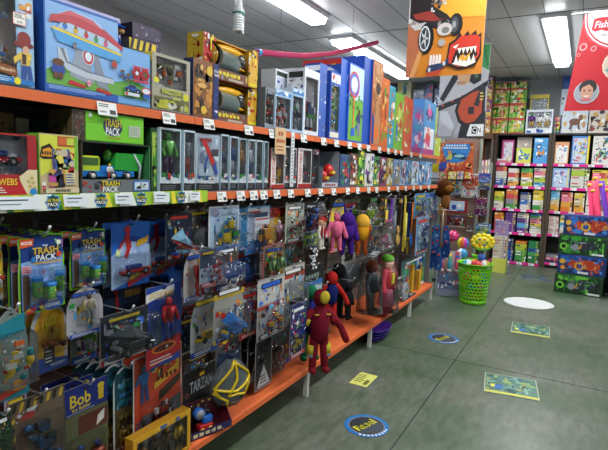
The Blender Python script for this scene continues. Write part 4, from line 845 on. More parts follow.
hang(209, 207, 238, 255, -1.62, 'white-bottomed blue card with yellow robot figures', card='#dfe3e8', toy='robots', pal=['#e0b82c','#e8c840','#2a7ab8','#3a9a4a'], bub=(.2,.14,.95,.85), dep=.04, n=0, art=art_yrob)
hang(223, 208, 239, 244, -1.67, 'grey arched card with orange badge and purple vehicle', card='#8d8a86', shape='tag', toy='bits', pal=('#4a3a6a','#2a3a5a','#8a8ca0'), bub=(.1,.05,.95,.5), n=6, bands=((.62,.84,'#c8702c'),))
hang(239, 209, 247, 250, -1.61, 'slim blue edged clear pack with grey vehicle, side on', card='#3a8fc8', toy='bits', pal=('#8a9aa8','#2a4a6a','#c8d0d8'), bub=(.1,.05,.9,.9), dep=.06, n=4)
def art_white(c): c.rect(.03,.02,.97,.97,'#ccd4dc'); c.rect(.1,.76,.9,.86,'#3a4a6a'); c.rect(.1,.86,.6,.9,'#b83030'); c.rect(.4,.7,.95,.73,'#c8404a'); c.rect(.03,.02,.97,.28,'#2a5a98'); c.blobs(8,.05,.03,.95,.27,['#1c3a6a','#e0b040','#8ac0e0'],.015)
hang(246, 207, 269, 250, -1.60, 'tall white and blue card with orange robot in a bubble', card='#3a90cc', toy='robot', pal=['#d88a2c','#e0a040','#3a3c44','#c87a24'], bub=(.3,.06,1.05,.62), dep=.05, n=0, art=art_white, name='blister_pack')
hang(270, 208, 288, 243, -1.62, 'red and yellow card with small pink and white figure', card='#a83228', toy='men', pal=('#c8a0b0','#e8e0e0','#8a3a4a'), bub=(.15,.08,.95,.7), n=6, bands=((.1,.74,'#d8b03a'),))
hang(286, 204, 303, 240, -1.62, 'grey and white camouflage card with dark red toy', card='#a7ab9f', toy='bits', pal=('#6a2a3a','#2c2c34','#8a8f7a'), bub=(.1,.15,.95,.65), n=16, busy=['#c8ccc0','#6a7060','#3a3c38','#b8bcb0'])
hang(305, 203, 317, 232, -1.6, 'black card with bright blue and black mask set', card='#24262c', toy='bits', pal=('#1c5cb8','#16181e','#2a70d0','#20222c'), bub=(.02,.05,.98,.9), dep=.05, n=3)
hang(304, 233, 318, 245, -1.6, 'small lime edged box with blue and green windows', card='#a8c43a', toy='bits', pal=('#2a6ab0','#5aa83a'), bub=(.05,.1,.95,.9), dep=.03, n=2, name='window_pack')
hang(314, 202, 326, 236, -1.62, 'pale oval card with yellow and red print behind the red-capped doll', card='#c8ccd0', shape='dome', toy='bits', pal=('#d8a83a','#b8302c'), bub=(.2,.45,.85,.75), n=10, busy=['#d8a83a','#2a5aa8','#e8e0d0'])
# plush and cloth dolls
def doll(px, pt, pb, X, label, body, limb=None, head=None, extra=None, fat=1., arms=.0, headr=.13, cat='soft toy', name='cloth_doll', legs=True, rz=0, hk=True, face='#caa'):
    def fit(x):
        y, z1 = yz(px, pt, x); _, z0 = yz(px, pb, x); q = (z1-z0)*(.22+arms)*.8; return y-q, y+q, z0, z1
    X = room_for(fit, X, (yz(px, pt, X)[1]-yz(px, pb, X)[1])*.14, (yz(px, pt, X)[1]-yz(px, pb, X)[1])*.14)
    y, z1 = yz(px, pt, X); _, z0 = yz(px, pb, X); h = z1-z0
    limb = limb or body; head = head or body
    t = thing(name, label, cat, (X, y, z0), RZ+rz)
    m = M('cloth'); m.tube([(0,0,h*.36),(0,-.005*fat,h*.42),(0,-.01,h*.52),(0,-.006,h*.64),(0,0,h*.76),(0,0,h*.8)], [h*.06*fat, h*.105*fat, h*.11*fat, h*.12*fat, h*.07*fat, h*.04], body, 14); m.build('body', t)
    m = M('cloth'); m.ell(0, -.003, h*(.98-headr), h*headr*.86, h*headr*.9, h*headr, head, 14, 10); m.build('head', t)
    for s in (-1, 1):
        m = M('cloth'); m.capsule((s*h*.11*fat,0,h*.71), (s*h*(.2+arms),-h*.02,h*.52), h*.05*fat, h*.042*fat, limb); m.capsule((s*h*(.2+arms),-h*.02,h*.52), (s*h*(.22+arms*1.6),-h*.05,h*.38), h*.042*fat, h*.046*fat, limb); m.build('arm', t)
        if legs:
            m = M('cloth'); m.capsule((s*h*.06*fat,0,h*.38), (s*h*.08*fat,-h*.01,h*.06), h*.06*fat, h*.045*fat, limb); m.ell(s*h*.085*fat, -h*.04, h*.035, h*.045, h*.075, h*.038, limb); m.build('leg', t)
    if extra: extra(t, h)
    if hk:
        hook(y, z1+.016, X); m = M('metal'); m.tube([(0,0,h*.96),(0,0,h+.0125)], .0015, '#ddd', 5); m.build('hanging_loop', t)
    return t
def x_cap(t, h):
    m = M('cloth'); m.ell(0, -.004, h*.93, h*.11, h*.12, h*.07, '#b8282c'); m.box(-h*.08, h*.08, -h*.2, -h*.06, h*.9, h*.915, '#b8282c'); m.build('cap', t)
    m = M('cloth'); m.box(-h*.1, h*.02, -h*.115, -h*.1, h*.4, h*.75, '#d8d4cc'); m.build('scarf', t)
doll(322, 217, 249, -1.59, 'small doll in red cap and white scarf', '#a8282c', '#d8cfc4', '#e0a888', x_cap, headr=.16)
hang(330, 199, 345, 250, -1.64, 'long yellow oval card behind the pink plush', card='#dcc83a', shape='oval', toy='bits', pal=('#d88a3a','#4a90c8'), bub=(.25,.6,.8,.85), dep=.01, n=8, busy=['#4a90c8','#c84a3a','#e8e0a0'], edge='#6ab0d8', clear=False)
def x_belly(cc):
    def f(t, h):
        m = M('cloth'); m.ell(0, -h*.1, h*.55, h*.1, h*.08, h*.14, cc, 12, 8); m.build('belly', t)
        for s in (-1, 1):
            m = M('cloth'); m.ell(s*h*.055, 0, h*.99, h*.035, h*.02, h*.03, cc, 8, 6); m.build('ear', t)
    return f
doll(337, 213, 250, -1.57, 'round-bellied pink plush hanging in front of the yellow oval card', '#d8688a', extra=x_belly('#dc7494'), fat=1.35, headr=.1, arms=.03, rz=-.8)
def x_ears(cc, scarf):
    def f(t, h):
        for s in (-1, 1): m = M('cloth'); m.capsule((s*h*.05,0,h*.95), (s*h*.09,0,h*1.12), h*.04, h*.02, cc); m.build('ear', t)
        m = M('cloth'); m.tube([(0,0,h*.74),(0,0,h*.79)], h*.12, scarf, 14); m.build('scarf', t)
    return f
doll(348, 211, 254, -1.58, 'purple plush with upright ears and blue scarf in the top row', '#40207c', extra=x_ears('#40207c','#3a8ac8'), fat=1.4, headr=.2, rz=-.8)
hang(341, 200, 358, 246, -1.66, 'grey-green clear bag behind the purple plush', card='#5c6448', toy='bits', pal=('#6a8a3a','#3a4a2c'), bub=(.1,.1,.95,.9), n=6)
doll(363, 213, 254, -1.58, 'orange-yellow plush with dark red legs', '#dc9a24', '#b85a2c', '#e0a83a', fat=1.3, headr=.2, rz=-.8)
def bag(px0, yt, px1, yb, X, label, pal, n=20, d=.06, lift=0):
    X = room_for(lambda x: box_px(px0, yt, px1, yb, x), X, d*.9, d*.9); y0, y1, z0, z1 = box_px(px0, yt, px1, yb, X); w_ = y1-y0; h = z1-z0
    t = thing('bagged_toy', label, 'bagged toy', (X, (y0+y1)/2, z0), RZ)
    m = M('gloss'); toy_bits(m, -w_*.42, w_*.42, -d*.4, d*.3, h*.04, h*.82, pal, n); m.build('packed_toy', t)
    m = M('clear'); N = 14; prof = [(.3,0),(.48,.1),(.5,.4),(.46,.7),(.3,.88),(.06,.96),(.1,1.)]
    vs = [(w_*r*cos(2*pi*j/N)*(1+.06*((j*7+i*3) % 5-2)/2), d*.9*r*sin(2*pi*j/N)*(1+.1*((j*5+i*7) % 5-2)/2), h*q) for i, (r, q) in enumerate(prof) for j in range(N)]
    m.add(vs, [(i*N+j, i*N+(j+1) % N, (i+1)*N+(j+1) % N, (i+1)*N+j) for i in range(len(prof)-1) for j in range(N)]+[tuple(range(N-1,-1,-1))], '#fff', 'clear', False); m.build('clear_bag', t)
    m = M('card'); m.box(-w_*.2, w_*.2, -.003, .003, h*.93, h*1.0, pal[0]); m.build('header_card', t)
    hook((y0+y1)/2, z1+.0035, X)
    return t
bag(367, 199, 378, 236, -1.6, 'clear bag of green and white pieces right of the orange plush', ['#3a8a4a','#c8d0c8','#a8c83a','#e8e8e8'])
bag(369, 228, 380, 254, -1.57, 'clear bag with two dark blue bear toys', ['#23365c','#1a2a4c','#8a5a3a'], 12)
bag(378, 199, 389, 226, -1.6, 'clear bag with orange and yellow balls right of the green one', ['#e09a2c','#e8b840','#3a8a4a'], 14)
bag(382, 221, 393, 248, -1.57, 'clear bag with pink and white toy below the orange balls', ['#c8508a','#e0a0c0','#e8e8f0'], 14)
def stick(px, yt, yb, X, label, kind, c1, c2, cat='toy', name='toy_stick'):
    y, z1 = yz(px, yt, X); _, z0 = yz(px, yb, X); h = z1-z0
    t = thing(name, label, cat, (X, y, z0), RZ)
    if kind == 'guitar':
        m = M('gloss'); m.ell(0, 0, h*.16, h*.11, .018, h*.13, c1, 16, 8); m.ell(0, 0, h*.36, h*.085, .018, h*.1, c1, 16, 8); m.tube([(0,-.0185,h*.26),(0,-.02,h*.26)], h*.035, '#2a1a10', 12); m.build('guitar_body', t)
        m = M('gloss'); m.box(-.012, .012, -.022, .0, h*.36, h*.92, c2); m.box(-.018, .018, -.022, .0, h*.92, h, c1); m.build('guitar_neck', t)
    elif kind == 'sword':
        m = M('gloss'); m.box(-.014, .014, -.006, .006, h*.3, h*.94, c1); m.add([(-.014,0,h*.94),(.014,0,h*.94),(0,0,h)],[(0,1,2)],c1); m.build('blade', t); m = M('gloss'); m.box(-.035, .035, -.012, .012, h*.26, h*.3, c2); m.tube([(0,0,0),(0,0,h*.26)], .012, c2, 8); m.build('grip', t)
    elif kind == 'spade':
        m = M('gloss'); m.tube([(0,0,h*.3),(0,0,h)], .008, c2, 8); m.tube([(-.02,0,h),(.02,0,h)], .008, c2, 8); m.build('handle', t); m = M('gloss'); m.add([(-.03,0,h*.32),(.03,0,h*.32),(.034,-.008,h*.1),(0,-.012,0),(-.034,-.008,h*.1),(-.03,.006,h*.32),(.03,.006,h*.32),(.034,0,h*.1),(0,-.006,0),(-.034,0,h*.1)],[(0,1,2,3,4),(9,8,7,6,5),(0,5,6,1),(1,6,7,2),(2,7,8,3),(3,8,9,4),(4,9,5,0)],c1); m.build('scoop', t)
    else:
        m = M('card'); m.box(-.028, .028, 0, .003, 0, h, c1); c = front(m, .056, h); c.blobs(12, .1, .1, .9, .95, [c2, '#222', '#eee', c1], .016); c.rect(.1,.85,.9,.95,c2); m.build('backing_card', t); m = M('gloss'); m.tube([(0,-.012,h*.06),(0,-.014,h*.7)], .014, c2, 8); m.build('packed_toy', t)
    hook(y, z1+.0035, X)
    return t
stick(386, 197, 240, -1.58, 'slim black card with yellow sword', 'card', '#2c2c28', '#d8b82c', name='blister_pack')
stick(391, 199, 246, -1.6, 'purple toy guitar with two round bulges', 'guitar', '#7a4ab0', '#8a5ac0', name='toy_guitar')
stick(395, 196, 243, -1.64, 'grey clear-fronted slim card behind the guitars', 'card', '#8a92a0', '#b0b8c8', name='blister_pack')
stick(400, 199, 246, -1.57, 'tan wooden-look toy guitar with dark neck', 'guitar', '#c8a05a', '#3a2c20', name='toy_guitar')
stick(406, 196, 250, -1.6, 'tall yellow toy sword card with red top', 'card', '#d8c03a', '#e8d85a', name='blister_pack')
stick(410, 199, 252, -1.62, 'dark blue toy sword beside the tall yellow card', 'sword', '#23388a', '#c8b030', name='toy_sword')
stick(413, 203, 246, -1.57, 'orange and blue beach spade', 'spade', '#2c6ac0', '#e0702c', name='toy_spade')
stick(416, 206, 250, -1.6, 'all orange beach spade', 'spade', '#e0602c', '#e87a3a', name='toy_spade')
hang(415, 194, 426, 216, -1.57, 'light blue card in the top row near the end of the unit', card='#4a94cc', toy='bits', pal=('#e8eef4','#2a5aa8','#e0d040'), bub=(.1,.1,.95,.8), n=10)
hang(425, 193, 435, 217, -1.57, 'light blue card with red dot at the very end of the top row', card='#5aa0d4', toy='bits', pal=('#e8eef4','#2a5aa8','#c84a3a'), bub=(.1,.1,.95,.8), n=10)
hang(417, 218, 427, 251, -1.57, 'pale blue swim goggles card below the light blue card', card='#7aa4cc', toy='bits', pal=('#2a4a8a','#d8e4f0','#3a6ab8'), bub=(.1,.1,.95,.8), n=8)
# ---- second row
def art_cowtoy(c):
    c.poly([(.12,.05),(.9,.05),(.9,.8),(.6,.95),(.3,.9),(.12,.7)], '#d8a82c'); c.blobs(8,.2,.3,.8,.85,['#e0b840','#b88424','#c8982c'],.025); c.poly([(.0,.0),(1,.0),(1,.14),(.0,.24)],'#28408a'); c.rect(.34,.1,.62,.34,'#2c3038'); c.lines(.36,.12,.6,.32,4,'#c8ccd0'); c.poly([(.38,.66),(.66,.68),(.66,.78),(.38,.76)],'#c8c030'); c.text('TOY',.52,.72,.07,'#a8281c',.24); c.text('WOODY',.7,.08,.05,'#c8d0e8',.4)
hang(29, 307, 68, 364, -1.63, 'yellow and blue domed card with brown toy horse', copies=2, step=.06, behind='domed card behind the brown horse card', card='#b8bcc8', edge='#c8c4c0', shape='dome', toy='car', pal=('#6a3a1c','#8a4a24','#5a3018'), bub=(.18,.28,.85,.66), dep=.05, n=0, art=art_cowtoy)
hang(66, 292, 103, 330, -1.67, 'white domed card with waving doll in dark hair', card='#b4b2b8', shape='dome', toy='man', pal=('#d8c8a8','#8a8f98','#4a2c1c'), bub=(.25,.3,.8,.9), n=8, busy=['#8a8f98','#c8ccd4','#5a6a7a','#6a9a4a'])
hang(70, 316, 97, 357, -1.72, 'dim pack with white and green space hero toy', card='#7f8480', shape='wave', toy='robot', pal=['#c8ccd0','#5aa83a','#6a3a8a','#c8ccd0'], bub=(.1,.2,.9,.9), n=10, bands=((0,.16,'#26408c'),))
def art_dkweb(c): c.rect(.02,.02,.98,.98,'#1f3450'); c.blobs(10,.1,.05,.9,.5,['#39506c','#8a98a8','#26364c'],.025); c.text('SPIDER-MAN',.75,.75,.12,'#c8922c',.42); c.poly([(.3,.5),(.4,.52),(.36,.8),(.28,.8)],'#a8282c'); c.ell(.3,.84,.06,.07,'#b02a2c'); c.poly([(.36,.5),(.6,.3),(.56,.24),(.3,.4)],'#a8282c')
hang(103, 284, 141, 332, -1.66, 'dark blue card with red climber and clear trays', copies=2, behind='dark blue card behind the clear trays card', card='#1f3450', toy='bits', pal=('#5a6470','#2a3c58','#8a98a8','#a8282c'), bub=(.1,.04,.95,.5), dep=.06, n=0, art=art_dkweb)
def art_spi(c):
    c.rect(0,.3,1,1,'#1e3f92'); c.poly([(0,.82),(.8,.9),(.8,.98),(0,.92)],'#e0dfe4'); c.text('SPIDER-MAN',.42,.89,.07,'#d8b82c',.7); c.ell(.45,.5,.35,.2,'#2c58b0'); c.poly([(0,.0),(1,.1),(1,.34),(0,.24)],'#b02224'); c.ell(.5,.22,.36,.06,'#d87a2c'); c.ell(.5,.22,.3,.04,'#5a2418'); c.lines(.1,.04,.8,.12,2,'#e0c8c8')
hang(146, 289, 180, 357, -1.6, 'tall blue and red box card with a red and blue standing figure', card='#1e3f92', toy='man', pal=('#b8282c','#23409c','#b8282c'), bub=(.2,.32,.85,.86), dep=.05, n=0, art=art_spi)
hang(169, 271, 206, 320, -1.6, 'blue card with red sports car, in front of the gold figure card', copies=3, behind='blue card on the red sports car hook', **dict(WEB, pal=('#b8282c','#8a1c20','#8a95b0')))
hang(184, 253, 203, 297, -1.61, 'white card with red and gold armoured figure', card='#c4bfbc', shape='dome', toy='man', pal=('#a82424','#b82c28','#c89a3a'), bub=(.2,.1,1.0,.88), dep=.05, n=4, bands=((0,.12,'#d8d4d0'),))
hang(200, 250, 216, 284, -1.62, 'clear-sided pack with white slanted panel, left of the pair', card='#3a4a62', toy='bits', pal=('#8a94a8','#2a3a5a','#a83a44'), bub=(.05,.05,.95,.9), dep=.07, n=6, bands=((.1,.5,'#9aa2b2'),))
hang(214, 248, 237, 285, -1.62, 'clear-sided blue pack with white wheels, right of the pair', card='#3a5a90', toy='car', pal=('#c8ccd4','#2a4a8a','#e8e8ec'), bub=(.05,.05,.95,.6), dep=.07, n=8, bands=((.0,.1,'#a82a30'),(.62,.9,'#4a3c34')))
def art_redbox(c): c.rect(.78,0,1,1,'#c4bcbc'); c.word(12,.89,.5,.1,'#b02a2c',.8,vert=True); c.rect(0,0,.78,.28,'#a82228'); c.lines(.1,.04,.7,.22,3,'#d8b0b0'); c.rect(.0,.3,.78,.92,'#18345c'); c.blobs(14,.02,.32,.76,.9,['#2a6ab0','#1c3c6a','#4a90d0','#0e1c38'],.025); c.circ(.35,.78,.004,'#e0d030')
hang(233, 256, 265, 290, -1.6, 'red and white box with dark blue jet picture', card='#a82228', toy='jet', pal=('#2a5ca0','#1c3c78','#3a4c6a'), bub=(.05,.3,.75,.85), dep=.03, n=0, art=art_redbox, name='jet_pack')
hang(264, 247, 283, 280, -1.62, 'red-edged card crowded with many small figures', card='#5a5c58', edge='#a83438', toy='men', pal=('#c8a83a','#5a7a4a','#a85a2c','#8a8a84'), bub=(.08,.05,.9,.9), n=30, busy=['#c8a83a','#5a7a4a','#a85a2c','#c8c8c0','#2a2c28'])
hang(284, 239, 303, 272, -1.62, 'grey-green domed card with brown rocky toy', card='#6f776a', shape='dome', toy='bits', pal=('#6a4a3a','#8a8474','#4a5a44'), bub=(.15,.15,.9,.75), n=10)
# black and white cluster
y, z = yz(311, 258, -1.62)
t = thing('bagged_toy', 'black and white zebra-patterned toy cluster', 'bagged toy', (-1.6, y, z-.07), RZ)
m = M('gloss')
for i in range(40): m.ell(R.uniform(-.035,.035), R.uniform(-.02,.01), R.uniform(.0,.14), .012, .008, .01, ['#dfe2e4','#dfe2e4','#16181c'][i % 3], 7, 5)
m.build('packed_toy', t); m = M('card'); m.box(-.03, .03, .0, .003, .0, .16, '#2a2c34'); m.build('backing_card', t); hook(y, z+.09, -1.6)
# ---- third row
hang(100, 318, 148, 350, -1.58, 'dark helicopter pack with slanted red and white base', card='#23282c', toy='jet', pal=('#3c4246','#2a2e32','#6a7074'), bub=(.0,.18,1.0,.9), dep=.09, n=6, bands=((.0,.12,'#a03034'),(.12,.18,'#a8acb0')), busy=['#3a4048','#8a9098'])
hang(191, 299, 218, 348, -1.6, 'rounded card with yellow and black motorbike toy', card='#bcbec4', shape='dome', toy='car', pal=('#e0c02c','#d8b42c','#222'), bub=(.08,.14,.95,.66), dep=.05, n=8, bands=((0,.1,'#23409c'),), busy=['#2a70b8','#e0a030','#dde','#2a3a5a'])
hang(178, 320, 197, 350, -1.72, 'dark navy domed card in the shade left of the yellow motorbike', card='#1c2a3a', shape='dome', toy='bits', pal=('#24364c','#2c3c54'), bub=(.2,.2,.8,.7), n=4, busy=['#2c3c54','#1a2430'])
hang(214, 289, 243, 333, -1.6, 'white and yellow-topped card with bright blue underwater toy', card='#98968e', shape='dome', toy='jet', pal=('#2a6ab0','#3a80c8','#d0b02c'), bub=(.05,.08,1.0,.6), dep=.06, n=6, bands=((.0,.08,'#c8b02c'),(.78,.88,'#c0a02c')), busy=['#2a6ab0','#1c4a88','#c8ccd0'])
hang(240, 293, 259, 332, -1.6, 'grey cube pack with white corner and blue robot', card='#75797e', toy='robot', pal=['#2a4a8a','#c8ccd0','#a83a3a'], bub=(.1,.3,.95,.9), dep=.06, n=8, bands=((.0,.12,'#a8383c'),))
hang(258, 281, 283, 330, -1.6, 'white-topped card with orange blur and clear cube below', card='#9c9c9c', toy='robots', pal=['#2a4a8a','#c8a03a','#a83a3a','#23262c'], bub=(.05,.08,.95,.5), dep=.06, n=12, bands=((.58,.96,'#c0bcb6'),(.5,.56,'#a83a34')), busy=['#c87a3a','#2a2c34','#e0dcd4','#8a8c90'])
hang(282, 268, 303, 312, -1.6, 'white and red-topped cube pack with dark vehicle', card='#8a8c8c', toy='car', pal=('#23262e','#3a3f4a','#5a6a8a'), bub=(.05,.05,.95,.62), dep=.06, n=10, bands=((.7,.98,'#c4bcb4'),(.76,.86,'#b8402c')))
hang(300, 270, 322, 310, -1.62, 'black card with pale blue and green landscape art, left of the red doll', card='#17191c', toy='bits', pal=('#4a7a44','#2a4a34'), bub=(.3,.1,.7,.4), n=0, art=lambda c: (c.rect(.06,.05,.95,.66,'#a8c0c8'), c.blobs(12,.08,.06,.93,.45,['#2c4a30','#1c2c20','#4a7a44','#dfe8ea'],.03), c.rect(.06,.6,.95,.7,'#2a6ab8'), c.word(5,.5,.8,.09,'#8a9a94',.6)), name='blister_pack')
# long legged dolls hanging low
def x_arm(t, h):
    for s in (-1, 1):
        m = M('cloth'); m.tube([(s*h*.095,-h*.004,h*.33),(s*h*.1,-h*.006,h*.22)], [h*.052, h*.047], '#c8b43a', 12); m.tube([(s*h*.1,-h*.006,h*.22),(s*h*.102,-h*.006,h*.19)], h*.048, '#7a8694', 12); m.build('shin_patch', t)
        m = M('cloth'); m.tube([(s*h*.15,-h*.004,h*.64),(s*h*.185,-h*.014,h*.57)], h*.047, '#c8b43a' if s < 0 else '#7c1c28', 12); m.build('sleeve_patch', t)
    m = M('cloth'); m.ell(h*.02, -h*.09, h*.9, h*.06, h*.03, h*.075, '#c0ac34'); m.build('face_patch', t)
    m = M('cloth'); m.ell(0, -h*.105, h*.66, h*.012, h*.008, h*.012, '#c8d8e0', 8, 6); m.build('chest_badge', t)
    for q in (-.1, .04): m = M('cloth'); m.box(h*q,h*q+h*.05,-h*.118,-h*.09,h*.7,h*.712,'#b08a3a'); m.build('gold_stripe', t)
doll(321, 287, 369, -1.46, 'long dark red cloth doll with yellow patches over the orange bench', '#74182a', '#7c1c28', '#661622', x_arm, headr=.105, arms=.06, rz=-.75, fat=.95)
doll(311, 283, 357, -1.6, 'long green-legged cloth doll left of the dark red doll', '#23246a', '#146a40', '#1a6a44', headr=.1, rz=-.7)
doll(332, 270, 322, -1.66, 'red and navy cloth doll peeking behind the dark red doll', '#1c2460', '#b82a24', '#b42824', headr=.13, rz=-.7, arms=.06)
doll(339, 262, 318, -1.66, 'black cloth doll with round head beside the silver balloon pack', '#17181b', '#141518', '#17181b', headr=.14, fat=1.2)
hang(342, 251, 354, 285, -1.64, 'white card with smoky silver dome and yellow star tag', card='#c9c9c4', toy='bubble', pal=('#5a6266',), bub=(.0,.0,1.1,.66), dep=.08, n=0, shape='tag', art=lambda c: (c.rect(.2,.7,.8,.95,'#16181a'), c.star(.5,.83,.014,'#d8c83a', 6, .5)))
doll(349, 282, 318, -1.62, 'small black cloth doll low by the bench, right of the taller black doll', '#1b1c1f', '#111214', '#1b1c1f', headr=.12, cat='soft toy')
doll(372, 259, 310, -1.56, 'black and gold doll in a clear sleeve over the far bench', '#23262a', '#3a3c40', '#5a2c1c', lambda t, h: (lambda m: (m.tube([(0,0,h*.0),(0,0,h*.9)], [h*.26, h*.2], '#fff', 12, 'clear'), m.build('clear_sleeve', t)))(M('clear')), headr=.13)
def x_pink(t, h):
    m = M('cloth'); m.tube([(0,0,h*.1),(0,0,h*.45)], [h*.17,h*.09], '#d87a9a', 14); m.build('skirt', t); m = M('cloth'); m.box(-h*.06, h*.06, -h*.13, -h*.1, h*.5, h*.68, '#d8d040'); m.build('yellow_front', t); m = M('cloth'); m.ell(0, 0, h*.93, h*.12, h*.12, h*.08, '#6ab83a'); m.build('hat', t)
    m = M('clear'); m.tube([(0,0,0),(0,0,h*1.0)], [h*.25, h*.17], '#fff', 12); m.build('clear_sleeve', t)
doll(388, 255, 308, -1.55, 'pink and yellow doll with green hat in a clear sleeve', '#b83a3c', '#c84a5a', '#d8a080', x_pink, headr=.12)
bag(394, 280, 403, 299, -1.6, 'small clear bag with white crumple at the foot of the pink doll', ['#c8ccd0','#e8e8ec','#b8a08a'], 8)
hang(402, 262, 424, 286, -1.62, 'busy blue and green card of many stickers behind the grey disc', card='#3a6a78', toy='bits', pal=('#b83a3a','#e8e8e0'), bub=(.3,.2,.5,.4), n=44, busy=['#c84a3a','#e8e8f0','#3a9a5a','#2a3a6a','#d8c040','#6a9ac8'])
def disc():
    X = -1.56; y, z = yz(406, 281, X)
    t = thing('flying_disc', 'grey disc with orange band standing on the far bench', 'toy', (X, y, ZL+.001), RZ, None); r = .1
    m = M('gloss'); n = 24
    for yy, rr in ((-.012, .8),): pass
    vs = [(r*q*cos(2*pi*j/n), yy, r+r*q*sin(2*pi*j/n)) for q, yy in ((1., .01), (1., -.004), (.85, -.014), (.0001, -.014)) for j in range(n)]
    m.add(vs, [(i*n+j, i*n+(j+1) % n, (i+1)*n+(j+1) % n, (i+1)*n+j) for i in range(3) for j in range(n)]+[tuple(range(n))], '#9aa0ac', 'gloss')
    c = Cv(m, (-r*.7, -.0145, r*.3), (1,0,0), (0,0,1), r*1.4, r*1.4, 'gloss'); c.poly([(0,.62),(.1,.75),(1,.4),(.95,.28)], '#d8902c'); c.blobs(6,.2,.4,.8,.9,['#23366a','#e8e8f0','#2a2c34'],.016); m.build('disc', t)
disc()
def yboxes():
    for i, (px, yt, c) in enumerate(((414, 265, '#d8a020'), (419, 270, '#e0b028'))):
        y, z1 = yz(px, yt, -1.6); t = thing('toy_box', ['tall mustard box on the far bench, left of the pair', 'shorter mustard box on the far bench, right of the pair'][i], 'toy box', (-1.58-.02*(1-i), y, ZL+.001), RZ)
        carton(t, .085, z1-ZL, .05, face=c, side='#b88418', art=A(n=4, pal=['#c88a18','#e8c850'], size=.02))
    y, _ = yz(413, 291, -1.56)
    t = thing('flat_pack', 'flat black, blue and yellow pack lying on the far bench', 'toy pack', (-1.555, y-.05, ZL+.001), RZ); m = M('card'); m.box(-.16, .16, 0, .09, 0, .012, '#22304a', faces={'top': '#2a2f38'})
    c = Cv(m, (-.16, 0, .012), (1,0,0), (0,1,0), .32, .09); c.blobs(14, .03, .05, .97, .95, ['#2a6ab0','#d8c8a0','#16181c','#d8b03a'], .02); m.build('pack', t)
yboxes()
# ---- lowest row
def art_bob(c):
    c.rect(.0,.74,1,1,'#1a2c7c'); c.text('Bob',.38,.87,.12,'#e8c820',.45); c.text('the Builder',.4,.785,.035,'#e8c820',.42); c.ell(.84,.88,.07,.05,'#e0b828'); c.rect(.78,.79,.9,.86,'#e0b828'); c.ell(.84,.93,.08,.03,'#d8c030'); c.lines(.08,.745,.7,.76,1,'#a8b0d8')
    c.rect(.0,.0,1,.74,'#5e6142'); c.rect(.32,.52,.98,.7,'#5a2c1e'); c.poly([(.72,.54),(.9,.58),(.92,.68),(.76,.64)],'#d8d4cc')
for k, (a, b, cc, d_) in enumerate(((62, 393, 108, 470), (50, 390, 93, 462), (41, 386, 82, 454))):
    hang(a, b, cc, d_, -1.66-.05*k, ['navy and olive card with big yellow letters, frontmost of three', 'navy card with big yellow letters, middle of three', 'navy card with big yellow letters, rearmost of three'][k], hk=(k == 0), card='#4f5238', toy='men', pal=('#2a4a8a','#d8b02c','#8a3a24','#3a6a4a'), bub=(.12,.04,.9,.5), dep=.03, n=0, art=art_bob, group='navy cards with big yellow letters')
def art_tool(c): 
    c.rect(.03,.03,.97,.97,'#6f5d4c'); 
    for i in range(8): c.poly([(.03+i*.12,.9),(.09+i*.12,.9),(.13+i*.12,.98),(.07+i*.12,.98)], '#c8a830' if i % 2 else '#23221e', 8)
    for i in range(10): c.poly([(.02,.03+i*.085),(.08,.05+i*.085),(.08,.09+i*.085),(.02,.07+i*.085)], '#c8a830' if i % 2 else '#23221e', 8)
    c.blobs(10,.1,.8,.5,.9,['#a83a34','#c8ccd0','#5a4a3c'],.02)
hang(9, 405, 66, 480, -1.62, 'brown hazard-striped card with blue toy tools at lower left', card='#54483c', toy='bits', pal=('#1f4a78','#23588a','#2c3c4c','#4a6a80'), bub=(.15,.08,.95,.78), dep=.03, n=0, art=art_tool)
hang(4, 398, 28, 445, -1.74, 'white and violet card with red letters behind the toy tools', card='#a8a4c0', toy='bits', pal=('#5a4a8a','#a8282c'), bub=(.3,.1,.8,.5), n=10, busy=['#b8282c','#e8e8f0','#3a3c8a'])
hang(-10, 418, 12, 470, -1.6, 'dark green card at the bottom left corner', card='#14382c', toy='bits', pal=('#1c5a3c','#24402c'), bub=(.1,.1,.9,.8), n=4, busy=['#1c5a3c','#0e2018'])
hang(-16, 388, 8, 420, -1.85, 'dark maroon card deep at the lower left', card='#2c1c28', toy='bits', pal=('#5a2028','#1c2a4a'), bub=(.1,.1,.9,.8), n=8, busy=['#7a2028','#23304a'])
hang(-8, 314, 29, 392, -1.6, 'teal blister pack with winged racing plane and little helmets', card='#7c8a84', shape='dome', toy='bits', pal=('#b83a2c','#d8d8d4','#d8b82c','#2a8a90','#d86a2c'), bub=(.05,.18,1.0,.74), dep=.07, n=4, bands=((.0,.14,'#1c7a84'),), art=lambda c: (c.poly([(.1,.85),(.9,.95),(.9,.75),(.1,.7)],'#1c7f90'), c.poly([(.1,.02),(.9,.08),(.95,.2),(.1,.1)],'#b83a2c'), c.blobs(5,.5,.08,.9,.2,['#d8902c'],.02)))
def art_arch(c): 
    c.rect(.06,.5,.94,.94,'#1e4c5c'); c.blobs(12,.1,.5,.9,.85,['#2a7a8a','#3a9ac0','#1a3a6a','#8ab0b8'],.02); c.word(6,.55,.66,.05,'#3a8ac8',.6); c.rect(.05,.02,.95,.5,'#6a5a34'); c.blobs(10,.1,.05,.9,.5,['#8a7a3a','#4a3c28','#a8944c'],.03)
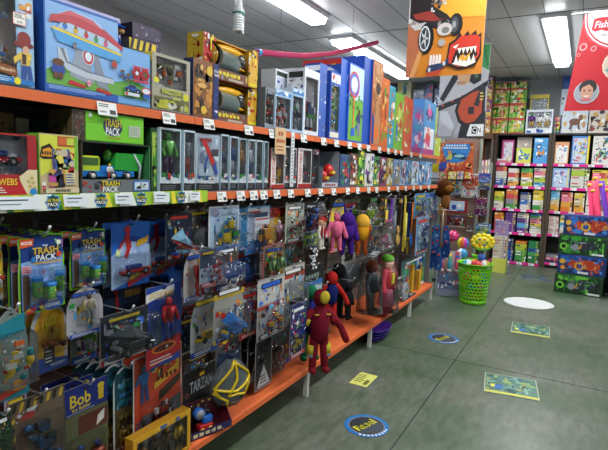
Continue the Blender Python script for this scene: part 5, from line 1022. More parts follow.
for k, (a, b, cc, d_) in enumerate(((113,371,135,440),(101,369,124,438),(91,367,115,436),(81,366,106,434),(71,365,97,432))):
    hang(a, b, cc, d_, -1.68-.04*k, 'white-rimmed arched teal card, %s' % ['frontmost and rightmost of five', 'second of five from the right', 'middle one of five', 'second of five from the left', 'leftmost of five'][k], hk=(k == 0), card='#1e4c5c', edge='#e6eeee', shape='arch', toy='men', pal=('#8a6a2c','#6a5424','#a88a3a'), bub=(.1,.05,.9,.55), dep=.025, n=0, art=art_arch, group='white-rimmed arched teal cards')
def art_redb(c):
    c.rect(.04,.03,.96,.97,'#c04428'); c.poly([(.5,.5),(.96,.62),(.96,.7),(.5,.6)],'#3a2c20'); c.blobs(16,.35,.72,.95,.94,['#2a2c24','#6a7a3a','#3a4a2c','#d8c03a'],.02); c.poly([(.4,.64),(.92,.74),(.92,.82),(.4,.7)],'#d8a82c'); c.word(5,.66,.73,.05,'#6a1c14',.44)
    c.man(.2,.74,.36,('#1f5a98','#23406a','#2c6cb0')); c.poly([(.04,.03),(.96,.03),(.96,.5),(.04,.4)],'#4a4c54'); c.blobs(12,.06,.05,.94,.45,['#6a6c74','#2c2e34','#8a3430'],.03)
for k, (a, b, cc, d_) in enumerate(((133,360,181,440),(122,355,165,436),(110,353,150,432),(99,352,138,430),(89,350,128,428))):
    hang(a, b, cc, d_, -1.64-.05*k, 'grey-edged red hero card, %s' % ['frontmost of five', 'second of five from the front', 'middle one of five', 'fourth of five from the front', 'rearmost of five'][k], hk=(k == 0), card='#b4412a', edge='#c8c8c4', toy='robots', pal=['#9aa0a8','#c8ccd0','#3a3c44','#8a3430'], bub=(.12,.05,.95,.55), dep=.03, n=0, art=art_redb, group='grey-edged red hero cards')
hang(184, 358, 213, 384, -1.72, 'grey and maroon card with faint script above the black silver-titled card', card='#4a4c48', shape='dome', toy='bits', pal=('#5a6a5a','#6a3a3c'), bub=(.2,.2,.8,.7), n=10, busy=['#6a8a5a','#7a3a3c','#8a8c88'])
hang(183, 375, 214, 418, -1.66, 'black card with a silver title beside the open train box', card='#1c1d1c', toy='bits', pal=('#3a5a40','#2c3c34','#5a4a3a'), bub=(.1,.04,.95,.45), dep=.03, n=0, art=lambda c: (c.text('TARZAN',.56,.7,.2,'#9aa4a8',.72), c.circ(.12,.6,.014,'#a83a2c'), c.circ(.12,.6,.01,'#2c3a44'), c.rect(.5,.84,.65,.9,'#d8a82c')))
# stacked black cards, right of the grey and yellow mask
for k, (a, b, cc, d_) in enumerate(((256,336,271,382),(248,334,262,378),(241,333,255,372))):
    hang(a, b, cc, d_, -1.6-.035*k, 'black card with white slanted label, %s of three' % ['frontmost', 'middle', 'rearmost'][k], hk=(k == 0), card='#111214', edge='#8d9092', shape='tag', toy='bits', pal=('#1c1e22','#2a2c30'), bub=(.2,.4,.8,.8), dep=.02, n=0, clear=False, art=lambda c: (c.poly([(.1,.04),(.9,.04),(.5,.42)],'#b4b6b8'), c.lines(.3,.08,.7,.25,3,'#333'), c.word(3,.3,.6,.04,'#c8ccd0',.3)), group='black cards with white slanted labels')
hang(259, 331, 281, 378, -1.57, 'clear cube pack with red corner above the orange bench', card='#53565c', toy='bits', pal=('#8a2c34','#5a5e68','#23262e'), bub=(.05,.05,.95,.6), dep=.05, n=8, bands=((.3,.55,'#6a2c34'),), art=lambda c: c.word(3,.3,.3,.12,'#b8bcc0',.3))
hang(274, 316, 292, 362, -1.6, 'grey-framed card with blue and gold sketchy art', card='#5d6468', toy='bits', pal=('#c8a84a','#2a4a7a'), bub=(.1,.1,.9,.4), dep=.02, n=20, busy=['#c8a84a','#2a4a7a','#3a7a5a','#a84a3a'])
hang(291, 306, 305, 352, -1.58, 'navy card with gold and white swirls left of the green doll', card='#1c2c6a', toy='bits', pal=('#c8b83a','#2a4a9a'), bub=(.1,.1,.9,.5), dep=.02, n=26, busy=['#c8b83a','#e0e0e8','#2a5ab0','#101a3c'])
hang(216, 328, 240, 358, -1.64, 'red and grey box pack with small print above the grey and yellow mask', card='#6a6c70', toy='bits', pal=('#8a2c34','#3a3c44'), bub=(.1,.1,.9,.5), n=10, bands=((.7,.96,'#8a2c34'),))
# on the near orange bench
def ywin():
    X = -1.53; y0 = yz(135, 440, X)[0]; y1 = yz(192, 425, X)[0]; w_ = y1-y0; z0, z1 = ZL+.002, yz(190, 410, X)[1]
    t = thing('window_box', 'yellow-framed window box of brown figures leaning on the near orange bench', 'toy box', (X-.01, (y0+y1)/2, z0), RZ)
    winbox(t, w_, .2, .05, face='#d09a20', side='#a87818', inner='#4a3828', win=(.06,.1,.94,.88), toy='men', pal=('#4a2c1c','#c8a020','#3a2418','#6a4a20'), art=A(n=4, pal=['#e8c040','#2a5a9a'], area=(.4,.9,.8,.98)))
ywin()
def engine_box():
    X = -1.55; y0 = yz(184, 420, X)[0]; y1 = yz(228, 418, X)[0]; w_ = (y1-y0)*.86; h = .15; d = .1
    t = thing('train_display_box', 'open dark red box showing a round-faced blue and red toy engine', 'toy box', (-1.545, (y0+y1)/2+.0, ZL+.001), RZ-.3)
    m = M('card'); c0 = '#4a1424'
    m.box(-w_/2, w_/2, d-.004, d, 0, h, c0); m.box(-w_/2, w_/2, 0, d-.004, 0, .004, c0); m.add([(-w_/2,0,0),(-w_/2,d,0),(-w_/2,d,h),(-w_/2,0,.04),(-w_/2+.004,0,0),(-w_/2+.004,d,0),(-w_/2+.004,d,h),(-w_/2+.004,0,.04)],[(0,3,2,1),(4,5,6,7),(3,7,6,2),(0,4,7,3)],'#7a2030')
    m.add([(w_/2,0,0),(w_/2,d,0),(w_/2,d,h),(w_/2,0,.04),(w_/2-.004,0,0),(w_/2-.004,d,0),(w_/2-.004,d,h),(w_/2-.004,0,.04)],[(0,1,2,3),(4,7,6,5),(3,2,6,7),(0,3,7,4)],'#7a2030')
    m.box(-w_/2, w_/2, 0, .003, 0, .038, '#2c2450'); c = front(m, w_, .038); c.word(5,.5,.5,.5,'#d8c8a0',.6); c.blobs(4,.1,.1,.9,.9,['#5a2c5a','#c8a040'],.008)
    bk = Cv(m, (-w_/2, d-.004, 0), (1,0,0), (0,0,1), w_, h); bk.blobs(10,.1,.5,.9,.96,['#6a4a2c','#3a1c3c','#c8a84a','#2a4a8a'],.015); m.build('carton', t)
    m = M('gloss'); m.tube([(-.02,.04,.1),(-.02,.07,.1)], .03, '#2a6ac0', 16); m.tube([(-.02,.036,.1),(-.02,.04,.1)], .024, '#9aa4ac', 16); m.rbox(-.005,.05,.03,.07,.045,.085,'#2464c0',.006); m.rbox(-.03,.05,.025,.07,.012,.045,'#b8282c',.005); m.tube([(.03,.05,.085),(.03,.05,.11)], .008, '#23262c', 8)
    for x in (-.015, .03): m.tube([(x,.02,.018),(x,.026,.018)], .014, '#d8b02c', 12)
    m.build('toy_engine', t)
engine_box()
def ymask():
    X = -1.56; y, z = yz(229, 381, X); y0 = yz(215, 381, X)[0]; y1 = yz(244, 381, X)[0]; w_ = y1-y0; h = yz(229, 358, X)[1]-yz(229, 404, X)[1]
    t = thing('toy_helmet', 'grey helmet mask with yellow angular bands hanging over the orange bench', 'toy mask', (X, y, z-h/2), RZ-.2)
    n = 16; rows = [(0.25,.0),(.62,.08),(.86,.25),(1,.45),(.92,.68),(.6,.88),(.15,1)]
    m = M('gloss'); vs = [(w_/2*r*cos(pi*j/(n-1)), -.06*math.sqrt(max(0,r))*sin(pi*j/(n-1)), h*q) for r, q in rows for j in range(n)]
    m.add(vs, [(i*n+j, i*n+j+1, (i+1)*n+j+1, (i+1)*n+j) for i in range(len(rows)-1) for j in range(n-1)], '#565c5e', 'gloss'); m.build('mask_shell', t)
    def P(u, v): # point on the shell, u 0..1 across, v 0..1 up
        r = 0
        for (r0, q0), (r1, q1) in zip(rows[:-1], rows[1:]):
            if q0 <= v <= q1: r = r0+(r1-r0)*(v-q0)/(q1-q0)
        a = pi*(1-u); return (w_/2*r*cos(a)*1.04, -.0645*math.sqrt(max(0,r))*sin(a)-.001, h*v)
    m = M('gloss')
    for pts in ([(.5,.97),(.12,.5),(.2,.34)], [(.5,.97),(.5,.6),(.36,.3)], [(.5,.97),(.88,.55),(.74,.2)], [(.12,.5),(.5,.36),(.88,.55)], [(.08,.42),(.34,.2),(.3,.08)], [(.74,.2),(.5,.3),(.36,.3)]):
        path = []
        for (a, b), (c, d) in zip(pts[:-1], pts[1:]): path += [P(a+(c-a)*k/4, b+(d-b)*k/4) for k in range(4)]
        path.append(P(*pts[-1])); m.tube(path, .0075, '#d8b820', 6)
    m.build('yellow_bands', t); m = M('gloss'); m.tube([P(.2,.14), P(.5,.1), P(.8,.14)], .012, '#4a3424', 8); m.build('chin_guard', t)
    m = M('card'); m.box(-w_*.3, w_*.3, .002, .005, h*.6, h*1.12, '#1c2c4a'); m.build('backing_card', t); hook(y, z+h*.58, X)
ymask()
# trays on the floor under the bench
for k in range(4):
    x0, y0 = xy(371, 341, 0); x1, y1 = xy(387, 324, 0)
    t = thing('plastic_tray', 'shiny %s tray on the floor under the bench, %s of four' % (['purple', 'violet', 'indigo', 'purple'][k], ['lowest', 'second', 'third', 'topmost'][k]), 'tray', (-1.6+.012*k, 4.36, .001+k*.03), RZ, 'trays stacked under the bench')
    m = M('gloss'); cc = ['#3c2478','#4a2c90','#2c3488','#50309a'][k]; a, b = .2, .09
    n = 24; prof = [(0,.0),(.85,.0),(.97,.02),(1.03,.024),(1.03,.028),(.93,.026),(.82,.008),(0,.008)]
    vs = [(a*r*cos(2*pi*j/n), b*r*sin(2*pi*j/n), z) for r, z in prof for j in range(n)]; m.add(vs, [(i*n+j, i*n+(j+1) % n, (i+1)*n+(j+1) % n, (i+1)*n+j) for i in range(len(prof)-1) for j in range(n)], cc, 'gloss', True); m.build('tray', t)
# end of the unit: blue bagged paddles and the brown plush head
PN = ['first', 'second', 'third', 'fourth', 'fifth']
for i in range(14):
    row, q = divmod(i, 5); yy = YE+.22+.03*row+.012*(q % 2); px = 428.5+4.4*q+2*(row % 2); py = (224, 236, 246)[row]+(q*3) % 5
    x, z1 = xz(px, py, yy); h = .24
    t = thing('swim_paddle', 'blue swim toy with red dot, %s from left in the %s row of the bunch' % (PN[q], ['upper', 'middle', 'lower'][row]), 'swim toy', (x, yy-.07*row, z1-h), R.uniform(-.25, .25), 'blue swim toys at the end of the unit')
    m = M('gloss'); m.add([(-.03,0,h),(.03,0,h),(.058,-.01,h*.3),(.04,-.012,0),(-.04,-.012,0),(-.058,-.01,h*.3),(-.03,.008,h),(.03,.008,h),(.058,.0,h*.3),(.04,.0,0),(-.04,.0,0),(-.058,.0,h*.3)],[(0,1,2,3,4,5),(11,10,9,8,7,6)]+[(k,k+6,(k+1)%6+6,(k+1)%6) for k in range(6)],['#1f3f80','#2a559c','#356fac'][i % 3])
    c = Cv(m, (-.03,-.0125,h*.15), (1,0,0), (0,0,1), .06, h*.8, 'gloss'); c.blobs(8,.0,.0,1,1,['#16284c','#8ab0d0','#4a7ab0','#23408a'],.02); c.circ(.5,.85,.014,'#d83a34'); m.build('blade', t)
m = M('metal')
m.tube([(XF-.1,YE+.02,1.12),(XF-.1,YE+.22,1.12),(-1.35,YE+.22,1.12)], .004, '#b8bcc0', 6)
m.build('end_rail', g)
m = M('paint'); m.box(-2.0, -1.6, YE+.002, YE+.02, ZL, 1.4, '#70706c'); m.build('end_panel', g)
def lionp():
    x, z = -1.5, yz(440, 186, -1.5)[1]; y = YE+.12
    t = thing('plush_toy', 'brown plush head with tan body hanging at the end of the unit', 'soft toy', (x, y, 1.2), 0)
    m = M('cloth'); m.ell(0,0,.2,.11,.09,.1,'#5a3216'); m.ell(-.03,.02,.17,.1,.08,.1,'#4a2810'); m.build('mane', t)
    m = M('cloth'); m.ell(.07,-.06,.19,.06,.05,.045,'#96602c'); m.ell(.12,-.08,.19,.016,.014,.014,'#2a1608'); m.build('muzzle', t)
    m = M('cloth'); m.ell(.02,0,.04,.06,.06,.09,'#8a5a30'); m.build('body', t)
    m = M('metal'); m.tube([(0,0,-.55),(0,0,.0)], .012, '#b09a78', 8); m.build('stick', t)
lionp()

# ================================================================== BACK WALL SHELVING
YB0, YB1 = 9.65, 10.08
PINK = '#d8288a'
def bookcase(name, label, x0, x1, ztop, zs, cc='#2c2824', edge=PINK, tags=()):
    t = thing(name, label, 'shelving unit', ((x0+x1)/2, YB0, 0), 0); w_ = x1-x0
    m = M('paint'); m.box(-w_/2, w_/2, .41, .43, .0, ztop, '#3a352f'); m.build('back_panel', t)
    for s in (-1, 1):
        m = M('paint'); a = s*(w_/2-.0225); m.box(a-.022, a+.022, 0, .41, 0, ztop, cc, faces={'front': '#4a3e30'}); m.build('side_panel', t)
    m = M('paint'); m.box(-w_/2+.045, w_/2-.045, 0, .41, ztop-.03, ztop, cc); m.build('top_board', t)
    for i, z in enumerate(zs):
        m = M('paint'); m.box(-w_/2+.045, w_/2-.045, .004, .41, z-.035, z, cc); m.box(-w_/2+.045, w_/2-.045, -.004, .004, z-.04, z+.004, edge); s = m.build('shelf', t)
        for u in (tags[i] if i < len(tags) else (.15, .38, .62, .85)):
            m = M('card'); m.box((u-.5)*w_*.94-.045, (u-.5)*w_*.94+.045, -.009, -.005, z-.04, z+.0, '#ece9ec'); c = Cv(m, ((u-.5)*w_*.94-.045, -.009, z-.04), (1,0,0), (0,0,1), .09, .04); c.lines(.1,.2,.7,.8,2,'#777'); m.build('price_tag', s)
    m = M('paint'); m.box(-w_/2+.045, w_/2-.045, .03, .05, 0, zs[-1]-.04, '#1c1a18'); m.build('kick_board', t)
    return t
ZS = [xz(520, y, YB0)[1] for y in (163.4, 186.2, 209.3, 232.8, 262.3)]
X0, X1 = -1.47, -.545
X2, X3 = -.54, .47
bookcase('game_bookcase', 'dark bookcase full of board games, left one with pink shelf edges', X0, X1, 2.335, ZS)
ZR = [xz(580, y, YB0)[1] for y in (164.5, 188.5, 212.8, 236.3, 266)]
bookcase('game_bookcase', 'dark bookcase full of board games, right one partly behind the box stacks', X2, X3, 2.335, ZR)
def gbox(loc, w_, h_, d_, c, pal, label, group, big=False, rz=0, art=None):
    t = thing('game_box', label, 'board game', loc, rz, group)
    m = M('card'); m.box(-w_/2, w_/2, 0, d_, 0, h_, c); cv = front(m, w_, h_)
    if art: art(cv)
    elif big: cv.blobs(16, .08, .08, .92, .92, pal, w_*.1)
    else:
        cv.rect(.06,.3,.35+.25*R.random(),.72,R.choice([pal[0], pal[1], c, c])); cv.rect(.72,.2,.8,.8,pal[2]); cv.rect(.86,.12,.97,.88,R.choice(pal))
    m.build('carton', t)
ORD = ['lowest', 'second', 'third', 'fourth', 'fifth', 'sixth', 'seventh', 'eighth', 'ninth', 'tenth', 'eleventh', 'twelfth']
NTH = ['first', 'second', 'third', 'fourth', 'fifth', 'sixth']
SHN = ['top', 'second', 'third', 'fourth', 'bottom']
CN = {'#c84a50':'red','#d8d4cc':'white','#3a68b0':'blue','#4a9a50':'green','#d87a30':'orange','#e0c840':'yellow','#6a3f90':'purple','#5aa8d0':'light blue','#d87a90':'pink','#8a8a90':'grey','#2c5ab0':'royal blue','#c8b48a':'cream','#c83a70':'magenta','#a8c040':'lime','#24366a':'navy','#e0a040':'amber','#2a7a48':'dark green','#b04030':'dark red'}
def stack(bay, sh, k, p0, p1, yt, n, cols, accents=('#f0ece4','#333','#d8c040')):
    zz = (ZS if bay == 'left' else ZR)[sh]; yy = YB0+.03
    x0 = xz(p0, yt+6, yy)[0]; x1 = xz(p1, yt+6, yy)[0]
    lo, hi = ((X0+.05, X1-.05) if bay == 'left' else (X2+.05, X3-.05)); x0 = max(x0, lo); x1 = min(x1, hi)
    zt = xz((p0+p1)/2, yt, yy)[1]; h = (zt-zz-.004)/n; w_ = x1-x0-.008
    for i in range(n):
        c = cols[min(len(cols)-1, int(i*len(cols)/n))]
        gbox(((x0+x1)/2+R.uniform(-.003,.003), yy+R.uniform(0,.012), zz+.001+i*h), w_-R.uniform(0,.006), h-.001-R.uniform(.0,.002), .3, c, list(accents)+[c, '#eee'],
             '%s game box, %s in %s stack, %s shelf of %s bookcase' % (CN[c], ORD[i], NTH[k], SHN[sh], bay), 'board games stacked on the %s shelf of the %s bookcase' % (SHN[sh], bay))
def stand(bay, sh, p0, p1, yt, c, pal, label, art=None, lean=0, yo=0):
    zz = (ZS if bay == 'left' else ZR)[sh]; yy = YB0+.03+yo
    x0 = xz(p0, yt+8, yy)[0]; x1 = xz(p1, yt+8, yy)[0]; zt = xz(p0, yt, yy)[1]
    lo, hi = ((X0+.05, X1-.05) if bay == 'left' else (X2+.05, X3-.05)); x0 = max(x0, lo); x1 = min(x1, hi)
    gbox(((x0+x1)/2, yy, zz+.001), x1-x0-.006, zt-zz, .06, c, pal, label, None, True, art=art)
W, B = '#d8d4cc', '#3a68b0'
# left bookcase
stand('left', 0, 502, 514, 140, '#d060a0', ['#f0eaf0','#d8c8e0','#c84a80'], 'pink-framed game box standing on top shelf of left bookcase', A(bands=((.16,.12,.9,.9,'#e4dfe8'),), n=10, pal=['#a8b8d0','#d8d060','#d06090'], frame=(.014,'#c83a80')), yo=.1)
stack('left', 0, 0, 495, 511, 158.6, 3, ['#d87a90','#d8d4cc'])
stand('left', 0, 517, 532, 137, '#b8a8a0', ['#d84a40','#e8e4e0','#8a8a84'], 'grey and red game box at the back of the top shelf, left bookcase', yo=.12)
stand('left', 0, 516, 531, 148, '#d8d860', ['#3a80c0','#e8e8e0','#e09030'], 'lime-yellow game box with blue pictures on top shelf of left bookcase', A(bands=((.08,.75,.92,.94,'#c8d848'),), ells=((.35,.4,.16,.16,'#2a5aa8'),(.72,.38,.14,.14,'#4a70b8')), n=12, pal=['#3a80c0','#f0f0e0','#7ab83a']))
stand('left', 0, 534, 549, 138, '#4a9ad4', ['#e8f0f8','#e08a30','#1c3c80'], 'big blue game box with orange funnel shape on top shelf of left bookcase', A(bands=((.06,.84,.6,.95,'#e8f0f8'),), n=6, pal=['#e8f0f8','#6ab0e0'], ells=((.35,.66,.18,.1,'#1c3c80'),(.35,.66,.11,.05,'#e8f0f8'),(.4,.25,.2,.1,'#1c3c80')), mid=lambda c: c.poly([(.3,.55),(.55,.42),(.75,.58),(.75,.32),(.55,.38),(.3,.34)],'#e08a30')))
stack('left', 1, 0, 495, 507, 166, 8, [B, W, '#c84a50'])
stack('left', 1, 1, 508, 519, 168, 8, ['#e0a040', W, '#c84a50', W])
stack('left', 1, 2, 521, 533, 168, 8, ['#a8c040', W, '#d87a30', '#4a9a50'])
stack('left', 1, 3, 534, 547, 168, 8, ['#5aa8d0', '#a8c040', W, '#d87a90', W])
stack('left', 2, 0, 494, 504, 191, 7, [W, '#a8c040', '#e0c840'])
stack('left', 2, 1, 506, 518, 189, 8, ['#4a9a50', '#8a8a90', '#c84a50', '#d87a30'])
stack('left', 2, 2, 520, 531, 192, 7, [W, B, '#8a8a90', '#24366a'])
stack('left', 2, 3, 533, 546, 190, 8, ['#4a9a50', W, '#e0c840', '#e0c840'])
stack('left', 3, 0, 494, 504, 212, 6, ['#b04030', '#c84a50', '#d87a30'])
stack('left', 3, 1, 505, 516, 212, 8, ['#6a3f90'])
stack('left', 3, 2, 517, 529, 213, 8, ['#6a3f90', '#5aa8d0', '#6a3f90', W])
stack('left', 3, 3, 530, 544, 213, 8, [W, '#8a8a90', '#e0c840', '#d87a90', '#2a7a48', B])
stack('left', 4, 0, 506, 514, 238, 6, ['#2c5ab0', '#24366a'])
stack('left', 4, 1, 515, 527, 241, 7, ['#4a9a50', '#4a9a50', '#a8c040', '#d87a30'])
stack('left', 4, 2, 528, 543, 241, 6, ['#2a7a48', '#4a9a50', '#2c5ab0', '#2a7a48', '#2a7a48'])
# right bookcase
stand('right', 0, 553, 569, 142, '#e0a070', ['#e8e4dc','#c84a50','#3a80c0'], 'orange-edged white game box standing on top shelf of right bookcase', A(bands=((.1,.06,.92,.84,'#e8e6e0'),), n=12, pal=['#3a9a50','#c84a50','#3a80c0','#8a3a80'], area=(.12,.08,.9,.9)))
stand('right', 0, 572, 590, 136, '#4a80c8', ['#e8e8e8','#e0c040','#c84a50'], 'blue and yellow-edged game box standing on top shelf of right bookcase', A(bands=((.08,.06,.84,.92,'#c8d0dc'),(.88,0,1,1,'#e8d040')), n=20, pal=['#e0c040','#d87a90','#4a80c8','#7ab8a0'], area=(.1,.1,.84,.9)))
stand('right', 0, 593, 612, 136, '#e0dcd4', ['#3a9a50','#c84a50','#3a80c0','#2c2c34'], 'white game box crowded with small pictures, top shelf of right bookcase', A(n=30, pal=['#3a9a50','#c84a50','#3a80c0','#2c2c34','#7a8aa0'], area=(.08,.08,.95,.95)))
stand('right', 1, 552, 570, 168, '#8ab0d4', ['#e8ecf0','#d8c040','#c84a50'], 'pale blue game box standing on second shelf of right bookcase', A(bands=((.12,.06,.84,.9,'#b8cce0'),(.86,0,.93,1,'#e0d060')), n=14, pal=['#e8ecf0','#5a80b8','#c84a80'], area=(.1,.08,.82,.9)))
stack('right', 1, 0, 571, 590, 167, 7, [W, '#d8d4cc', '#a8c040', W], ('#c84a50','#4a9a50','#333'))
stack('right', 1, 1, 592, 611, 170, 7, ['#c8b48a', '#e0c840', '#c84a50', '#e0c840'])
stack('right', 2, 0, 548, 560, 190, 9, ['#e0a040', '#c8b48a', '#5aa8d0', '#5aa8d0'])
stack('right', 2, 1, 561, 573, 192, 8, ['#d87a30', '#e0a040', '#d87a90', '#c84a50'])
stack('right', 2, 2, 574, 585, 193, 8, ['#e0a040', '#c8b48a', '#e0c840'])
stack('right', 2, 3, 586, 598, 192, 7, [W], ('#c84a50','#b04030','#333'))
stack('right', 2, 4, 599, 612, 194, 7, ['#c8b48a', B, W])
stack('right', 3, 0, 546, 559, 216, 9, [W], ('#c84a50','#b04030','#c84a50'))
stack('right', 3, 1, 560, 571, 213, 9, [W, '#5aa8d0', '#e0c840', W])
stack('right', 3, 2, 572, 585, 219, 7, ['#8a8a90', '#a8c040', '#b04030', '#b04030'])
stack('right', 3, 3, 587, 600, 221, 6, [W, '#8a8a90', W])
stack('right', 4, 0, 544, 558, 255, 3, ['#24366a', '#c83a70', '#8a8a90'])
# goods on top of the bookcases
ZTB = 2.336
GP = ['#4a9a30','#8ac83a','#c8402c','#e8b890','#e0d040','#f0f0e0']
zt = ZTB
rows = [(131.5,117),(117,102.5),(102.5,87),(87,80)]
for r, (a, b) in enumerate(rows):
    for q, (p0, p1) in enumerate(((493.5,509),(509.6,526))):
        yy = YB0+.06; x0 = xz(p0, 105, yy)[0]; x1 = xz(p1, 105, yy)[0]; h = xz(505, b, yy)[1]-xz(505, a, yy)[1]
        t = thing('toy_carton', 'green and red picture carton, %s row, %s column above the left bookcase' % (['lowest', 'second', 'third', 'topmost'][r], ['left', 'right'][q]), 'toy box', ((x0+x1)/2, yy, zt+.001), 0, 'green picture cartons piled on the left bookcase')
        carton(t, x1-x0-.004, h-.003, .38, face='#6aa040', side='#5a8a58', art=A(bands=((.0,.0,1,.1,'#b83a30'),(.0,.9,1,1,'#c84a3a')), ells=((.62,.55,.16,.22,'#e0a888'),), n=24, pal=GP, size=.05), sart=A(n=12, pal=GP, size=.06))
    zt += h
def top_box(p0, p1, yt, label, c, side, pal, yo=.05, zb=ZTB, d=.14, win=False, art=None):
    yy = YB0+yo; x0 = xz(p0, yt+10, yy)[0]; x1 = xz(p1, yt+10, yy)[0]; h = xz(p0, yt, yy)[1]-zb
    t = thing('window_box' if win else 'toy_carton', label, 'toy box', ((x0+x1)/2, yy, zb+.001), 0)
    if win: winbox(t, x1-x0-.004, h, d, face=c, side=side, inner='#4a5a6a', toy='men', pal=pal, win=(.06,.22,.94,.9), art=art or A(n=6, pal=['#2a5ab0','#e8e8e8'], area=(.05,.02,.95,.2)))
    else: carton(t, x1-x0-.004, h, d, face=c, side=side, art=art or A(n=16, pal=pal, size=.05))
    return h
top_box(530, 549, 95, 'yellow-edged window box with green and white hero, behind the white one', '#d8c040', '#b8a030', ('#e8e8e8','#5aa83a','#6a3a8a'), yo=.22, win=True)
top_box(526, 553, 110, 'wide white window box with toy figures beside the green carton pile', '#dfe3ea', '#c8ccd4', ('#e8e8e8','#5aa83a','#6a3a8a','#c8a050'), yo=.04, win=True)
top_box(554, 560.5, 116, 'small dark box between the white and the blue window boxes', '#3a3c58', '#2c2e44', ['#c84a50','#3aa050','#e0c840','#a05ab0'], yo=.06)
top_box(562, 578, 76.5, 'tall blue-topped box with white front above the right bookcase', '#c8d4e4', '#2a4ca0', ['#e8e8e8','#5aa83a','#3a3c48'], yo=.24, art=A(bands=((.0,.78,1,1,'#2346a0'),(.1,.83,.9,.92,'#3a68c8')), ells=((.55,.52,.28,.14,'#e8e8e8'),(.5,.55,.14,.09,'#4a6a4a')), n=8, pal=['#5aa83a','#3a3c48','#e8e8e8'], size=.05, area=(.06,.1,.94,.75)))
top_box(562, 588, 110, 'wide box with brown horse picture above the right bookcase', '#b8c8d8', '#a0b0c0', ['#5a3a24'], yo=.04, art=A(bands=((.03,.03,.97,.97,'#c4ced8'),(.03,.03,.97,.15,'#d8d0c0')), n=10, pal=['#e8e8e8','#c8a050','#8a9ab0'], mid=lambda c: (c.ell(.5,.48,.22,.15,'#6a3a1c'), c.ell(.72,.66,.09,.13,'#7a4424'), c.poly([(.34,.45),(.3,.16),(.38,.16),(.42,.4)],'#5a3018'), c.poly([(.6,.42),(.66,.16),(.73,.16),(.68,.48)],'#5a3018'), c.ell(.86,.36,.07,.14,'#b08a5a'))))
top_box(589, 612, 109, 'cream box with red and brown figures at the right edge above the bookcase', '#d0c4b8', '#b8a898', ['#8a2a24','#5a3a24','#e8e8e0','#2c2c34','#c8a050'], yo=.04)
top_box(588, 604, 84, 'pale box half hidden behind the red banner above the right bookcase', '#c8ccd0', '#b0b4b8', ['#8a8c90','#5a6a8a','#c8a050'], yo=.22)
# narrow column of cartons and side cabinet
def side_cabinet():
    yy = 9.45; x0 = xz(470, 200, yy)[0]; x1 = min(X0-.01, xz(491.5, 200, yy)[0]); zb = xz(480, 133, yy)[1]
    t = thing('side_cabinet', 'brown side cabinet with white boards left of the bookcases', 'cabinet', ((x0+x1)/2, yy, 0), 0); w_ = x1-x0
    m = M('paint'); m.box(-w_/2, w_/2, .3, .32, 0, zb, '#8a8078'); m.build('back_panel', t)
    m = M('paint'); m.box(-w_/2-.02, w_/2-.0, -.01, .3, zb-.1, zb, '#5a3820'); m.build('header_board', t)
    for a, c in ((-.5, '#d8dad8'), (-.12, '#8a5028'), (.46, '#6a5a50')):
        m = M('paint'); m.box(w_*a, min(w_*.5, w_*a+.03), 0, .3, 0, zb-.1, c); m.build('side_panel', t)
    for z in (.5, 1.0, 1.42): m = M('paint'); m.box(-w_*.5+.03, w_*.46, .01, .3, z-.02, z, '#c8c4bc'); m.build('shelf', t)
    for i, (a, c, h) in enumerate(((-.01,'#e8e4e0',.42),(.09,'#b83040',.44),(.17,'#e0dcd8',.43),(.25,'#c89a50',.41),(.33,'#e8e4e0',.44))):
        o = M('card'); o.box(-.012, .012, 0, .2, 0, h, c); front(o, .024, h).rect(.2,.6,.8,.8,'#888')
        tag(o.build('picture_book', None, ((x0+x1)/2+w_*a+.02, yy+.02, 1.422)), '%s tall book, %s from left in the side cabinet' % (['white','red','white','tan','white'][i], NTH[i]), 'book', 'tall books in the side cabinet')
    return zb
zc = side_cabinet()
for k in range(7):
    h = (xz(488, 76, 9.47)[1]-zc)/7; x0 = xz(482.5, 100, 9.47)[0]; x1 = xz(492.2, 100, 9.47)[0]
    t = thing('toy_carton', 'slim yellow and red carton, %s in the column by the green cartons' % ORD[k], 'toy box', ((x0+x1)/2, 9.47, zc+.001+k*h), 0, 'slim cartons in the column left of the green cartons')
    carton(t, x1-x0-.004, h-.003, .3, face=['#b8a040','#8a4a40','#a89a50','#6a4a6a','#b05a40','#c8b060','#5a4a70'][k], side='#6a4030', art=A(bands=((0,.0,.3,1,'#c84a40'),), n=12, pal=['#d8c040','#c84a40','#e8e4d8','#6a4a8a'], size=.04))
# store cupboard with boxes further left along the back wall
t = thing('stock_rack', 'grey stock rack along the back wall, mostly hidden behind the banners', 'shelving unit', (-2.95, 9.6, 0))
m = M('metal'); [m.box(a, a+.04, b, b+.04, 0, 2.62, '#6a6c70') for a in (-1.0, .96) for b in (0, .4)]; m.build('rack_frame', t)
for z in (.3, .9, 1.5, 2.1, 2.6): m = M('metal'); m.box(-1.0, 1.0, .0, .44, z-.03, z, '#585a60'); m.build('rack_shelf', t)
for i, (px0, px1, yt, yb, c, pal) in enumerate(((372,384,80,100,'#3a3c5a',['#5a5c8a','#c8ccd4']),(385,396,83,101,'#4a4458',['#6a5c8a','#8ab0d4']),(397,411,77,94,'#c8c8a0',['#4a9a50','#3a80c0','#e0c840']),(413,424,90,104,'#8a90a8',['#c8ccd4','#4a5a8a']),(424,433,84,104,'#3a4870',['#5a70b0','#c84a50']),(434,441,88,104,'#2a3560',['#5a70b0','#e8e8e8']))):
    yy = 9.7; x0 = xz(px0, 95, yy)[0]; x1 = xz(px1, 95, yy)[0]; h = xz(px0, yt, yy)[1]-2.6
    t = thing('stock_carton', '%s carton, %s from left on top of the far stock rack' % (['dark violet','plum','cream and green','grey-blue','navy','dark navy'][i], NTH[i]), 'carton', ((x0+x1)/2, yy, 2.601), 0, 'cartons on top of the far stock rack')
    carton(t, x1-x0-.01, max(.1, h), .3, face=c, side=c, art=A(n=14, pal=pal, size=.05))

